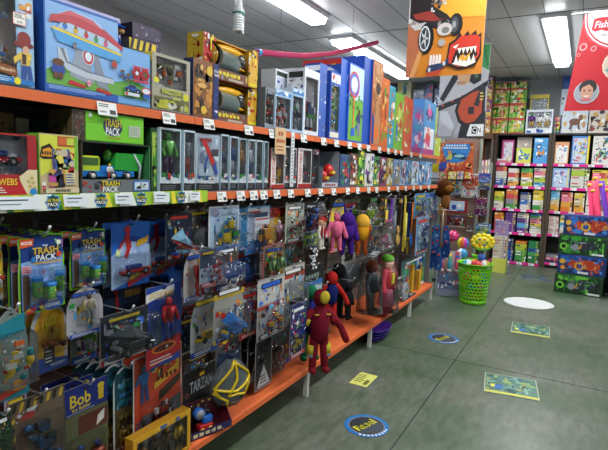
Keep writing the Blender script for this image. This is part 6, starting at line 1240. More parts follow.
# ================================================================== DISPLAY RACK BEYOND THE UNIT
YR = 7.35
RX0 = xz(438.5, 200, YR)[0]; RX1 = xz(478.5, 200, YR)[0]; RZT = xz(455, 139, YR)[1]
t = thing('display_rack', 'brown panel display rack of hanging toys beyond the end of the shelves', 'display rack', ((RX0+RX1)/2, YR, 0)); rw = RX1-RX0
m = M('paint'); m.box(-rw/2, rw/2, .03, .05, .12, RZT, '#957a6e'); m.build('panel', t)
for a in (-rw/2, rw/2-.03, rw/2+.12):
    m = M('metal'); m.box(a, a+.03, .0, .03, 0, RZT if a < rw/2 else 1.75, '#a8b4a8'); m.build('upright_post', t)
m = M('metal'); m.box(-rw/2, rw/2+.15, -.1, .3, 0, .04, '#50524e'); m.build('base', t)
zsh = xz(455, 173, YR-.12)[1]
m = M('paint'); m.box(-rw/2, rw/2, -.12, .03, zsh-.015, zsh, '#d4d4cc'); m.build('ledge', t)
rack = t
def art_poster(c):
    c.rect(0,0,1,1,'#c05a2c'); c.blobs(20,.02,.02,.98,.98,['#d87038','#a84824','#8a3a20','#d88a4a'],.06); c.poly([(.14,.8),(.24,.96),(.86,.96),(.92,.8),(.8,.42),(.5,.3),(.28,.4)],'#2a80cc'); c.blobs(8,.3,.4,.8,.75,['#3a90d8','#1f6cb8'],.04)
    c.word(8,.52,.9,.055,'#cfe6f8',.56); c.word(11,.52,.82,.05,'#e8f2fa',.66); c.poly([(.34,.6),(.5,.66),(.84,.5),(.78,.44),(.5,.5)],'#23343c'); c.ell(.62,.56,.14,.05,'#8ac8d0'); c.poly([(.26,.44),(.36,.66),(.44,.6),(.42,.42)],'#b8b850'); c.ell(.36,.68,.05,.05,'#d88a40')
    c.ell(.1,.52,.09,.12,'#d87038'); c.poly([(.0,.2),(.16,.34),(.36,.4),(.3,.14),(.0,.05)],'#24449a'); c.ell(.16,.08,.1,.08,'#4a2a7a'); c.blobs(16,.3,.02,.98,.34,['#e8a060','#b83a24','#e0b890','#5a2a1c'],.05)
y = YR-.14; px0, z1 = xz(437.5, 140, y); px1, z0 = xz(472.5, 171, y); w_ = px1-px0
m = M('card'); m.box(-w_/2, w_/2, 0, .012, 0, z1-z0, '#b8532a'); art_poster(front(m, w_, z1-z0))
t = thing('printed_board', 'orange adventure poster board with blue banner above the display rack', 'poster', ((px0+px1)/2, y, zsh+.001)); m.build('board', t)
for i, (a, b, c, pal) in enumerate(((440,447,'#c85a40',['#e8e4dc','#3a9a50']),(448,456,'#e0d050',['#c84a50','#f0f0e8']),(457,463,'#d8d4d0',['#c84a50','#3a68b0']),(464,472,'#c8402c',['#e8e4dc','#e0c840']))):
    yy = YR-.11; 
for i, (a, b, yt, c, pal) in enumerate(((439,447,168,'#c85a40',['#e8e4dc','#3a9a50']),(448,456,167,'#e0d050',['#c84a50','#f0f0e8']),(457,463,168,'#d8d4d0',['#c84a50','#3a68b0']),(464,472,168,'#c8402c',['#e8e4dc','#e0c840']))):
    yy = YR-.19; x0 = xz(a, 176, yy)[0]; x1 = xz(b, 176, yy)[0]; zz1 = xz(a, 171.5, yy)[1]; zz0 = xz(a, 179, yy)[1]
    t = thing('small_pack', '%s small pack clipped under the poster board, %s from left' % (['red','yellow','white','scarlet'][i], NTH[i]), 'toy pack', ((x0+x1)/2, yy, zz0), 0, 'small packs clipped under the poster board')
    carton(t, x1-x0-.005, zz1-zz0, .05, face=c, side=c, art=A(n=12, pal=pal, size=.02)); 
m = M('metal'); m.tube([(-rw/2, -.135, zsh-.02), (rw/2, -.135, zsh-.02)], .004, '#c0c0c0', 6); m.build('front_rail', rack)
def rhang(p0, yt, p1, yb, label, X=.12, name='blister_pack', **st):
    yy = YR-X; x0, z1 = xz(p0, yt, yy); x1, z0 = xz(p1, yb, yy)
    t = thing(name, label, 'toy pack', ((x0+x1)/2, yy, z0), 0)
    blister(t, x1-x0, z1-z0, **st)
    m = M('metal'); m.tube([((x0+x1)/2-(RX0+RX1)/2, .03, z1+.003), ((x0+x1)/2-(RX0+RX1)/2, -X-.03, z1+.003)], .0035, '#c0c4c8', 6); m.build('peg_hook', rack)
rhang(438, 180, 447, 189, 'bright pink small bag on the display rack', card='#e0608a', toy='bits', pal=('#e86a90','#d0507a'), bub=(.1,.1,.9,.9), n=2)
rhang(449, 178, 461, 195, 'clear pack of rainbow coloured sand toys', card='#b8ccd0', toy='bits', pal=('#c84a50','#e0c840','#3a9a50','#3a68b0','#e0902c'), bub=(.1,.1,.9,.9), n=6)
rhang(463, 176, 477, 198, 'orange-red card with white tags on the display rack', card='#d8d4d0', toy='bits', pal=('#d85030','#c84024','#e8e4e0'), bub=(.1,.3,.9,.95), n=8, bands=((.55,.98,'#d06040'),), busy=['#d85030','#e8e8e8','#c83a2c'])
rhang(479, 173, 490, 190, 'purple and blue striped card right of the display rack', card='#5a58a8', toy='bits', pal=('#3a68b0','#c8c050'), bub=(.1,.1,.9,.5), n=6, bands=((.2,.4,'#a8a858'),(.45,.6,'#6a90c8')))
rhang(447, 199, 467, 213.5, 'rounded dark red pack framing a pale blue picture', card='#8a1c20', toy='bits', pal=('#a8282c',), bub=(.0,.3,.1,.7), n=0, art=lambda c: (c.rect(.14,.14,.86,.9,'#b8cce0'), c.circ(.36,.42,.035,'#2a50b0'), c.circ(.6,.55,.03,'#e8e8ec'), c.rect(.14,.14,.86,.24,'#3a68b0')))
rhang(447, 215, 466, 228, 'dark red and brown low pack under the dark red framed pack', card='#702428', toy='bits', pal=('#8a2c2c','#5a3a30'), bub=(.1,.1,.9,.9), n=8, busy=['#8a2c2c','#3a2420','#a85a48'])
rhang(439, 203, 446, 216, 'yellow and orange star-shaped pack at the left of the display rack', card='#d8a040', toy='bits', pal=('#e0b850','#c86a30'), bub=(.1,.1,.9,.9), n=4)
rhang(475, 197, 487, 206, 'upper purple glossy pack right of the dark red framed pack', card='#7a2468', toy='bits', pal=('#8a2c78','#a84a90','#5a1a50'), bub=(.05,.05,.95,.95), n=4)
rhang(475, 207, 487, 216, 'lower purple glossy pack right of the dark red framed pack', card='#6a2060', toy='bits', pal=('#8a2c78','#a84a90','#5a1a50'), bub=(.05,.05,.95,.95), n=4)
rhang(467, 214, 473, 232, 'slim green and red pack in the middle of the display rack', card='#6a5a54', toy='bits', pal=('#3a8a50','#a83a34'), bub=(.1,.05,.9,.95), n=4)
rhang(476, 223, 490, 240, 'blue-headed bag of yellow and green toys above the baskets', card='#7a9ab0', toy='bits', pal=('#a8b848','#3a80a0','#d8d8c0'), bub=(.05,.05,.95,.8), n=8, bands=((.8,.98,'#2a6ab0'),))
rhang(438, 232, 450, 250, 'brown and tan pack low on the display rack behind the blue swim toys', card='#6a4a3a', toy='bits', pal=('#8a5a40','#3a2c28'), bub=(.05,.05,.95,.9), n=8)
x0, z1 = xz(432.5, 164, YE+.15); x1, z0 = xz(438.5, 172, YE+.15)
m = M('card'); m.box(-(x1-x0)/2, (x1-x0)/2, 0, .002, 0, z1-z0, '#e8dc28'); tg = thing('price_card', 'bright yellow price card standing out at the end of the middle shelf', 'sign', ((x0+x1)/2, YE+.15, z0)); m.build('card', tg)
m = M('metal'); m.tube([(0,.004,(z1-z0)/2),(-.06-.0,.0,(z1-z0)/2),(-.1,-.15,(z1-z0)/2)], .003, '#999', 5); m.build('clip_arm', tg)
# yellow display stand with puzzle boxes
def ystand():
    x, y = xy(499.5, 277, 0); yy = 8.6
    x0 = xz(492.5, 250, yy)[0]; x1 = xz(506.5, 250, yy)[0]; w_ = x1-x0; zc_ = xz(499, 258.5, yy)[1]
    t = thing('card_plinth', 'plain yellow cardboard plinth under the stack of slim boxes', 'display stand', ((x0+x1)/2, yy, 0)); m = M('card'); m.box(-w_/2, w_/2, 0, .24, 0, zc_, '#c8cc58'); m.build('plinth', t)
    zt = xz(499, 236, yy)[1]; n = 8; h = (zt-zc_-.002)/n
    for i in range(n):
        gbox(((x0+x1)/2, yy+.005, zc_+.001+i*h), w_-.01, h-.002, .22, '#c8bca8', ['#a85a38','#e8e4d8','#6a5a8a','#c8903c'], 'cream and brown slim box, %s on the yellow plinth' % ORD[i], 'slim boxes stacked on the yellow plinth')
    h2 = xz(499, 221, yy)[1]-zt
    gbox(((x0+x1)/2, yy+.06, zt+.002), w_-.01, h2, .08, '#8a7aa8', ['#d8c8a0','#5a4a8a','#c86a50'], 'violet picture box standing on top of the slim boxes', None, True)
ystand()

# ================================================================== DUMP BIN, BASKETS, BOX STACKS
def dump_bin():
    cx, cy = -1.42, 6.46
    t = thing('dump_bin', 'white and purple cardboard bin at the end of the orange bench', 'display bin', (cx, cy, 0), .28); w_, d, hf, hb = .3, .3, .3, .55
    m = M('card')
    a = w_/2; z = '#c2bec8'
    for s in (-1, 1):
        q = [(s*a,0,0),(s*a,d,0),(s*a,d,hb),(s*a,0,hf)]; q2 = [(x-s*.006,yy,zz) for x,yy,zz in q]
        m.add(q+q2, [(0,1,2,3),(7,6,5,4),(0,3,7,4),(3,2,6,7),(2,1,5,6)], z)
    m.box(-a, a, 0, .006, 0, hf, '#8c90a8'); m.box(-a, a, d-.006, d, 0, hb, z); m.box(-a, a, 0, d, 0, .01, z)
    c = front(m, w_, hf); c.rect(.03,.3,.97,.98,'#6a7094'); c.poly([(.05,.35),(.95,.6),(.95,.7),(.05,.5)],'#d8d8e4'); c.blobs(10,.05,.32,.95,.95,['#2a3a7a','#c84a70','#3a80b8','#e8e8f0'],.03)
    lf = left(m, w_, hf*.95, d); lf.blobs(6,.3,.05,.9,.7,['#a8a0b8','#8a88b0','#d8d4dc'],.03)
    m.build('bin', t)
    for i in range(9):
        x = -.1+.1*(i % 3); yy = .05+.09*(i//3); c1 = ['#b83a50','#2a7a8a','#c84a60','#a83a5a','#3a8a50','#2a4a8a','#c8405a','#e0b040','#a02c3c'][i]
        o = thing('rolled_toy', '%s rolled toy, %s of the nine standing in the cardboard bin' % (['red','teal','rose','crimson','green','navy','coral','amber','maroon'][i], NTH[i] if i < 6 else ['seventh','eighth','ninth'][i-6]), 'rolled toy', (cx+x*cos(.28)-yy*sin(.28), cy+x*sin(.28)+yy*cos(.28), .012), 0, 'rolled toys in the cardboard bin')
        m = M('gloss'); m.tube([(0,0,0),(.0,.0,.3),(.004,0,.44+.02*(i % 3)+.03*(i//3))], [.03,.032,.026], c1, 10); m.build('roll', o)
        m = M('gloss'); m.tube([(0,0,.3),(0,0,.34)], .034, '#d8c8c8', 10); m.build('label_band', o)
dump_bin()
def basket(cx, cy, label, s=1.0):
    t = thing('plastic_basket', label, 'basket', (cx, cy, 0), 0); n = 26; rows = 10; H_ = .50*s; r0, r1 = .155*s, .205*s
    m = M('gloss')
    def pt(a, v):
        r = r0+(r1-r0)*v; return (r*cos(a), r*sin(a), H_*v)
    vb, vt = .09, .9
    for i in range(rows):
        for j in range(n):
            off = .5*(i % 2); a0 = 2*pi*(j+off)/n; a1 = 2*pi*(j+1+off)/n; v0 = vb+(vt-vb)*i/rows; v1 = vb+(vt-vb)*(i+1)/rows
            out = [(a0,v0),((a0+a1)/2,v0),(a1,v0),(a1,(v0+v1)/2),(a1,v1),((a0+a1)/2,v1),(a0,v1),(a0,(v0+v1)/2)]
            ca, cv = (a0+a1)/2, (v0+v1)/2
            inn = [(ca+(a1-a0)*.36*cos(q), cv+(v1-v0)*.36*sin(q)) for q in [pi*(5/4+k/4) for k in range(8)]]
            m.add([pt(*p) for p in out+inn], [(k, (k+1) % 8, 8+(k+1) % 8, 8+k) for k in range(8)], '#6cc418')
    m.lathe([(r0-.01, .0), (r0, .0), (r0+(r1-r0)*vb, H_*vb)], 0, 0, '#6cc418', n*2); m.lathe([(0,.006),(r0-.004,.006)], 0, 0, '#5aa814', n)
    e = r0+(r1-r0)*vt; m.lathe([(e, H_*vt), (r1, H_*.985), (r1+.014, H_*.985), (r1+.014, H_*1.0), (r1-.004, H_*1.0), (e-.006, H_*vt)], 0, 0, '#7ad41c', n*2)
    o = m.build('perforated_wall', t); md = o.modifiers.new('thick', 'SOLIDIFY'); md.thickness = .004
    return H_
def ball(loc, r, c1, label, c2=None, name='play_ball', spikes=False, cat='ball'):
    t = thing(name, label, cat, (loc[0], loc[1], loc[2]-r), 0); m = M('gloss'); m.ell(0, 0, r, r, r, r, c1, 20, 12)
    if c2:
        for k, f in enumerate(m.f[-260:]): pass
        n = 20
        for q in range(len(m.f)):
            vx = [m.v[i] for i in m.f[q]]; a = math.atan2(sum(v[1] for v in vx), sum(v[0] for v in vx)); cc = (c2 if isinstance(c2, (list, tuple)) else [c2, c1]); m.c[q] = col(cc[int((a+pi)/(2*pi)*len(cc)*2-.001) % len(cc)])
    m.build('ball', t)
    if spikes:
        m = M('gloss')
        for k in range(26):
            a = k*2.4; zz = 1-2*(k+.5)/26; q = math.sqrt(1-zz*zz); d = Vector((q*cos(a), q*sin(a), zz)); m.tube([d*r*.95+Vector((0,0,r)), d*r*1.18+Vector((0,0,r))], [r*.16, r*.06], c1, 6)
        m.build('spikes', t)
bx, by = -1.09, 6.35
basket(bx, by, 'bright green perforated plastic basket full of toys, the front one')
basket(-1.33, 7.0, 'bright green perforated plastic basket standing behind the front one', .95)
# toys heaped in the front basket
k = 0
for lvl, (zz, rad, nn) in enumerate(((.085,.08,5),(.2,.09,5),(.315,.1,5))):
    for j in range(nn):
        a = 2*pi*j/nn+lvl*.7; c1 = ['#c83a44','#e0c830','#3a68c0','#c84a90','#e07a30','#8a3ab0'][k % 6]
        ball((bx+rad*cos(a), by+rad*sin(a), zz), .055, c1, '%s small ball, %s of the %s layer inside the front green basket' % (['red','yellow','blue','pink','orange','violet'][k % 6], NTH[j], ['bottom','middle','upper'][lvl]), cat='ball'); k += 1
ball((bx+.02, by-.02, .455), .075, '#c82c30', 'red dome toy lying at the front of the basket rim', name='dome_toy', cat='toy')
ball((bx-.1, by+.03, .465), .06, '#3a9ac0', 'blue and white striped ball at the left of the front basket', ['#3a9ac0','#e8ecf0'])
ball((bx+.1, by+.06, .475), .06, '#e8d8d0', 'white and pink striped ball at the right of the front basket', ['#e0508a','#f0e8e8','#e0b030'])
ball((bx-.02, by+.11, .47), .055, '#e0902c', 'orange ball deep in the front basket', None)
ball((bx+.05, by+.12, .55), .05, '#3a68c0', 'blue ball under the yellow star float', None)
def puffer():
    x, z = xz(482, 243, by+.05); t = thing('swim_ring', 'yellow star-shaped puffy float resting on the front basket', 'swim ring', (x, by+.1, z-.09), 0)
    m = M('gloss')
    for k in range(12):
        a = 2*pi*k/12; m.ell(.115*cos(a), .0+.03*sin(a), .1+.075*sin(a), .035, .045, .035, '#dcc424', 10, 6)
    m.ell(0, 0, .1, .11, .05, .07, '#e4d034', 16, 8); m.build('float', t)
    m = M('gloss')
    for k in range(6): m.ell(.06*cos(k*1.05), -.045, .1+.04*sin(k*1.05), .014, .01, .014, ['#3a9a50','#e07030','#3a68c0'][k % 3], 8, 5)
    m.build('printed_dots', t)
    m = M('gloss'); m.tube([(-.1,-.04,.03),(-.02,-.06,.0),(.1,-.05,.03)], .014, '#4aa83a', 8); m.build('green_strap', t)
puffer()
z_ = lambda px, py, yy: xz(px, py, yy)
x, z = z_(453, 236, 7.0); ball((x, 7.0, z), .075, '#e0407c', 'bright pink knobbly ball hanging above the rear basket', spikes=True)
x, z = z_(463, 243, 6.95); ball((x, 6.95, z), .08, '#40b040', 'rainbow striped ball above the rear basket', ['#40b040','#e0c830','#e06a30','#c83a90','#3a80d0'])
x, z = z_(462, 254, 6.85); ball((x, 6.85, z), .075, '#e8ecf0', 'white and light blue beach ball between the two baskets', ['#e8ecf0','#3a98d0'])
m = M('gloss')
t = thing('toy_net', 'dark net bag of toys filling the rear green basket', 'net bag', (-1.33, 7.0, .01), 0); m = M('cloth'); m.tube([(0,0,0),(0,0,.2),(0,0,.36),(.0,0,.46),(0,0,.52)], [.07,.085,.09,.09,.05], '#5a3a3c', 16); m.build('net', t)
m = M('gloss'); [m.ell(.07*cos(k*1.3), .07*sin(k*1.3), .08+.045*k, .03, .03, .03, BUSY[k % 8], 8, 6) for k in range(9)]; m.build('packed_toy', t)
# gift box stacks at the right
def gift(x, y, z, rz, w_, h, d, kind, label, grp):
    t = thing('vehicle_set_box', label, 'toy box', (x, y, z), rz, grp)
    if kind == 'blue':
        carton(t, w_, h, d, face='#1c3468', side='#182c5c', art=A(bands=((.0,.9,1,1,'#2a4c98'),), n=30, pal=['#2a6ac0','#1c2c60','#3a80d0','#c8482c','#284a90'], size=.05, mid=lambda c: (c.poly([(.2,.45),(.3,.75),(.45,.62),(.6,.8),(.86,.75),(.9,.4),(.7,.25),(.5,.35),(.3,.3)],'#b83c24'), c.circ(.46,.45,.06,'#d8a82c'), c.circ(.46,.45,.035,'#2c4a9a'), c.blobs(14,.25,.3,.88,.75,['#d85a34','#8a2a1c','#e0a040','#3a80d0'],.03), c.circ(.12,.3,.03,'#d8902c'), c.circ(.1,.62,.035,'#e0b040'), c.rect(.44,.06,.66,.18,'#d8d8e0'))), sart=A(n=12, pal=['#2a6ac0','#c8482c','#101c40'], size=.06))
    else:
        carton(t, w_, h, d, face='#1c3a24', side='#182e1c', art=A(bands=((.0,.88,1,1,'#2c5a2c'),), n=30, pal=['#3a9a34','#142018','#2a6a2c','#6ac040'], size=.05, mid=lambda c: (c.poly([(.24,.4),(.34,.66),(.6,.76),(.86,.6),(.84,.35),(.5,.26)],'#2c343c'), c.blobs(14,.26,.3,.84,.72,['#5a646c','#8a949c','#1a2024','#3a9a34'],.03), c.circ(.12,.4,.05,'#7ad040'), c.circ(.12,.4,.028,'#142018'), c.circ(.36,.38,.045,'#8a949c'), c.rect(.7,.06,.95,.16,'#e0e4e0'), c.poly([(.42,.3),(.47,.55),(.5,.55),(.46,.3)],'#d8902c'))), sart=A(n=12, pal=['#3a9a34','#142018','#6ac040'], size=.06))
ang = .0
GX, GY = .055, 7.66
zt = .001
hs = [.275, .265, .27, .27]
for i, kd in enumerate(('green', 'blue', 'green', 'blue')):
    gift(GX+[-.015,.0,-.01,.035][i], GY, zt, -.14+[.02,-.02,.015,.03][i], .58, hs[i]-.003, .3, kd, '%s vehicle set box, %s in the stack right of the aisle' % (kd, ['lowest','second','third','topmost'][i]), 'vehicle set boxes stacked on the floor'); zt += hs[i]
zt = .001
for i, kd in enumerate(('blue', 'green', 'blue', 'green')):
    gift(.68, 7.62, zt, -.14, .56, .267, .3, kd, '%s vehicle set box, %s in the stack at the right photo edge' % (kd, ['lowest','second','third','topmost'][i]), 'vehicle set boxes stacked on the floor'); zt += .27
# foam noodles standing in a tub behind the boxes
FN = [0]
def fnoodle(px, py, yy, c, label, lean):
    FN[0] += 1; x, z = xz(px, py, yy); bxx = .43+(FN[0]-3)*.085; lean = bxx-x; t = thing('foam_noodle', label, 'foam noodle', (bxx, yy, .02), 0, 'foam noodles standing behind the vehicle set boxes'); m = M('foam')
    m.tube([(0,0,0),(-lean*.3,0,z*.35),(-lean,0,z-.02)], .036, c, 14); m.build('foam_body', t)
    m = M('card'); m.tube([(-lean*.965,0,z*.935),(-lean*.985,0,z*.965)], .0375, '#d8b040', 14); m.build('paper_band', t)
fnoodle(590, 181, 8.28, '#e0406c', 'pink foam noodle, leftmost and leaning left', .06)
fnoodle(596, 174, 8.36, '#e8607c', 'pink foam noodle, tallest of the bunch', .08)
fnoodle(593.5, 187, 8.2, '#d83a60', 'deep pink foam noodle just left of the purple one', .04)
fnoodle(601.5, 181, 8.3, '#6a3cb0', 'purple foam noodle at the right of the bunch', .03)
fnoodle(608, 186, 8.22, '#e0406c', 'pink foam noodle cut by the right edge of the photo', .02)
t = thing('plastic_tub', 'dark plastic tub holding the standing foam noodles', 'tub', (.43, 8.28, 0)); m = M('gloss'); m.lathe([(0,.01),(.23,.01),(.23,.0),(.27,.4),(.28,.4),(.28,.41),(.262,.41),(.225,.015)], 0, 0, '#3a2c50', 24); m.build('tub', t)
# pink foam noodle hung across the ceiling space
def hung_noodle():
    pts = []
    for px, py, X in ((257,52,-2.15),(280,54.5,-2.2),(305,56,-2.25),(330,54,-2.3),(352,49,-2.32),(377,42.5,-2.32)):
        y, z = yz(px, py, X); pts.append((X, y, z))
    t = thing('foam_noodle', 'long dark pink foam noodle hanging level under the ceiling above the boxes', 'foam noodle', pts[0]); o = Vector(pts[0]); q = [tuple(Vector(p)-o) for p in pts]
    m = M('foam'); m.tube(q, .023, '#c84468', 14); m.build('foam_body', t)
    m = M('card'); m.tube([q[0], tuple(Vector(q[0])+(Vector(q[1])-Vector(q[0]))*.12)], .0245, '#3a90c0', 14); m.build('blue_end_band', t)
    for k in (1, 4): m = M('metal'); m.tube([q[k], (q[k][0], q[k][1], CEIL-o.z)], .002, '#8a8c90', 5); m.build('hanging_wire', t)
hung_noodle()
def bulb():
    yy = 2.45; x, zb = xz(238, 34, yy); zt = xz(238, 0, yy)[1]
    t = thing('hanging_bulb', 'white spiral energy-saving bulb hanging above the stacked launcher boxes', 'bulb', (x, yy, zb)); h = zt-zb
    m = M('gloss'); n = 90; pts = [(.028*cos(k/n*2*pi*7)*(1 if k < n*.9 else .8), .028*sin(k/n*2*pi*7), h*.03+h*.52*k/n) for k in range(n+1)]; m.tube(pts, .0085, '#e8eeee', 6); m.build('spiral_tube', t)
    m = M('gloss'); m.tube([(0,0,h*.56),(0,0,h*.62)], [.03,.038], '#3a8a7a', 16); m.build('teal_ring', t)
    m = M('gloss'); m.tube([(0,0,h*.62),(0,0,h*.68),(0,0,h*.8),(0,0,h*.98)], [.038,.036,.022,.02], '#dfe2e4', 16); m.build('bulb_base', t)
    m = M('paint'); m.tube([(0,0,h*.98),(0,0,CEIL-zb)], .004, '#3a3c40', 6); m.build('cord', t)
bulb()

# ================================================================== BANNERS
def banner(label, yy, p0, py0, p1, py1, art, name='hanging_banner', cc='#d8d4cc', wadd=0, flare=0):
    x0, z1 = xz(p0, py0, yy); x1, z0 = xz(p1, py1, yy); w_ = x1-x0+wadd; h = z1-z0
    t = thing(name, label, 'banner', (x0+w_/2, yy, z0)); m = M('card'); m.box(-w_/2, w_/2, 0, .004, 0, h, cc); art(front(m, w_, h)); m.v = [(x+flare*(z/h)**1.5*(.5-x/w_), y, z) for x, y, z in m.v]; m.build('printed_sheet', t)
    m = M('metal'); m.tube([(-w_/2-.01,.002,h+.004),(w_/2+.01,.002,h+.004)], .007, '#d0d2d4', 8); m.build('top_rail', t)
    for s in (-1, 1): m = M('metal'); m.tube([(s*w_*.42,.002,h),(s*w_*.42,.002,CEIL-z0)], .0015, '#99a', 4); m.build('hanging_wire', t)
def art_rod(c):
    c.rect(0,0,1,1,'#d88424'); c.poly([(0,.42),(0,1),(1,1),(1,.84),(.6,.9),(.3,.8)],'#dcd8d0'); c.blobs(14,.45,.84,1,1,['#b8b4ac','#e8e6e0','#c8c8cc'],.02); c.poly([(.5,.84),(1,.76),(1,.6),(.6,.62),(.3,.66)],'#e8a030'); c.poly([(0,.0),(.14,.0),(.22,.4),(.1,.62),(0,.6)],'#c0704c'); c.poly([(.05,.0),(.12,.0),(.3,.5),(.26,.54)],'#e0a060')
    c.poly([(0,.56),(.12,.6),(.3,.56),(.5,.54),(.42,.66),(.1,.68)],'#9a948c')
    # hot rod: body, engine, wheels
    c.poly([(.02,.66),(.02,.96),(.3,.98),(.34,.76),(.52,.66),(.6,.58),(.44,.5),(.24,.56)],'#2a2224'); c.poly([(.04,.86),(.1,.94),(.28,.94),(.32,.84)],'#4a4648'); c.poly([(.06,.7),(.3,.72),(.42,.62),(.5,.62),(.36,.6),(.1,.64)],'#9a3a30'); c.poly([(.03,.58),(.24,.6),(.3,.54),(.1,.52)],'#c8c4c0')
    c.blobs(16,.3,.7,.5,.92,['#c8ccd0','#6a6c70','#e8eaec','#2c2c30'],.02); c.blobs(8,.4,.44,.58,.6,['#c8c4c0','#8a8884','#3a3a3c'],.02)
    c.ell(.26,.42,.105,.17,'#16171a'); c.ell(.24,.42,.075,.14,'#d8dcde'); c.ell(.24,.42,.06,.12,'#3a3c40')
    for k in range(5): a = k*2*pi/5; c.poly([(.24+.014*cos(a+1.57),.42+.024*sin(a+1.57)),(.24+.06*cos(a),.42+.12*sin(a)),(.24-.014*cos(a+1.57),.42-.024*sin(a+1.57))],'#d8dadc', c.l+1)
    c.l += 1
    c.ell(.64,.54,.09,.12,'#16171a'); c.ell(.625,.54,.05,.085,'#4a4c50'); c.ell(.62,.54,.025,.04,'#9a9ca0'); c.ell(.5,.5,.1,.07,'#c8c0b8'); c.ell(.51,.49,.05,.035,'#7a7874'); c.ell(.47,.36,.05,.04,'#a8a4a0')
    # red jagged beast mouth
    c.poly([(.54,.12),(.57,.34),(.64,.38),(.7,.45),(.74,.4),(.8,.46),(.83,.41),(.9,.46),(.92,.4),(.97,.43),(.98,.2),(.9,.08),(.7,.06)],'#201818'); c.poly([(.56,.14),(.59,.32),(.66,.36),(.72,.41),(.8,.41),(.9,.41),(.96,.38),(.96,.2),(.88,.1),(.7,.08)],'#c83420')
    c.poly([(.6,.1),(.66,.26),(.9,.28),(.94,.2),(.84,.12)],'#2a1010')
    c.poly([(.62,.12)]+[(.62+.027*k, (.13 if k % 2 else .21)) for k in range(1, 11)]+[(.92,.12),(.8,.08)],'#f0ece0'); c.poly([(.66,.28)]+[(.66+.025*k, (.28 if k % 2 else .22)) for k in range(1, 11)]+[(.92,.29)],'#f0ece0'); c.poly([(.7,.17),(.76,.22),(.78,.18),(.86,.24),(.8,.14)],'#e0a020'); c.poly([(.62,.3),(.7,.33),(.66,.28)],'#f4f0e0')
    # hand with little blue car
    c.poly([(.3,.0),(.3,.1),(.34,.18),(.48,.18),(.5,.1),(.46,.0)],'#c84a2c'); [c.poly([(.32+.04*k,.12),(.33+.04*k,.24),(.36+.04*k,.22),(.355+.04*k,.12)],'#e8e4dc', c.l+1) for k in range(4)]; c.l += 1; c.poly([(.28,.06),(.32,.12),(.5,.14),(.58,.19),(.58,.14),(.48,.07),(.32,.04)],'#2a3a5c'); c.ell(.33,.07,.02,.025,'#c8ccd0'); c.ell(.52,.13,.02,.025,'#c8ccd0'); c.circ(.955,.93,.01,'#1a1a1a')
banner('banner with a black hot rod car and a red toothy mouth on orange', 3.6, 410.5, -12, 481.5, 73.5, art_rod)
def art_gtr(c):
    c.rect(0,0,1,1,'#aeb1b8'); c.poly([(0,.0),(.34,.0),(.5,.2),(.3,.42),(0,.4)],'#9a9ea6'); c.poly([(.02,.02),(.3,.02),(.36,.14),(.2,.3),(.05,.3)],'#c0c3c8'); c.poly([(.2,1),(1,1),(1,.72),(.6,.86),(.36,.92)],'#3a9050'); [c.poly([(.6+.12*k,1),(.66+.12*k,1),(.76+.12*k,.76),(.7+.12*k,.78)],'#2a7440', c.l+1) for k in range(3)]; c.l += 1
    c.poly([(.26,1),(.3,.82),(.44,.74),(.6,.82),(.7,.98),(.66,1)],'#c89a74'); c.poly([(.24,.96),(.22,.84),(.34,.74),(.5,.8),(.48,.86),(.36,.82),(.3,.88),(.32,.98)],'#22252c')
    c.poly([(.36,.78),(.46,.72),(.1,.4),(.02,.44)],'#23262c'); c.poly([(.36,.68),(.46,.58),(.62,.6),(.64,.72),(.54,.78),(.42,.76)],'#c8a07c'); [c.poly([(.36+.03*k,.62),(.38+.03*k,.57),(.4+.03*k,.62)],'#a8805c', c.l+1) for k in range(6)]; c.l += 1; c.poly([(.62,.62),(.66,.72),(.86,.74),(.86,.62),(.72,.58)],'#22252c'); c.star(.76,.67,.03,'#4a6a50',6,.6)
    c.poly([(0,.36),(.5,.46),(1,.62),(1,.56),(.5,.4),(0,.3)],'#22252c'); [c.circ(.1+.2*k,.36+.05*k,.012,'#b84a34', c.l+1) for k in range(5)]; c.l += 1
    c.poly([(.36,.3),(.42,.44),(.7,.52),(.96,.56),(.98,.24),(.8,.12),(.6,.1),(.44,.18)],'#23262c'); c.poly([(.42,.3),(.48,.42),(.72,.5),(.9,.52),(.92,.28),(.78,.18),(.62,.16),(.5,.2)],'#b04a30'); c.poly([(.74,.36),(.9,.6),(.98,.58),(.84,.34)],'#2a2c34'); c.rect(.64,.26,.76,.34,'#2a2c34'); c.lines(.86,.4,.94,.5,3,'#e0c060')
    c.poly([(.46,.0),(.5,.14),(.62,.12),(.9,.2),(1,.3),(1,0)],'#26282e')
    c.poly([(.64,.02),(.7,.15),(.98,.15),(.98,.02)],'#dfe2e4'); c.rect(.74,.045,.84,.125,'#111'); c.rect(.84,.045,.94,.125,'#f4f4f4'); c.frame(0.0001,'#aeb1b8'); c.text('C',.79,.085,.06,'#f4f4f4',.07); c.text('N',.89,.085,.06,'#111',.07)
banner('tall banner with a red guitar, gloved arm and small black and white logo', 5.6, 442, 48, 484, 138, art_gtr)
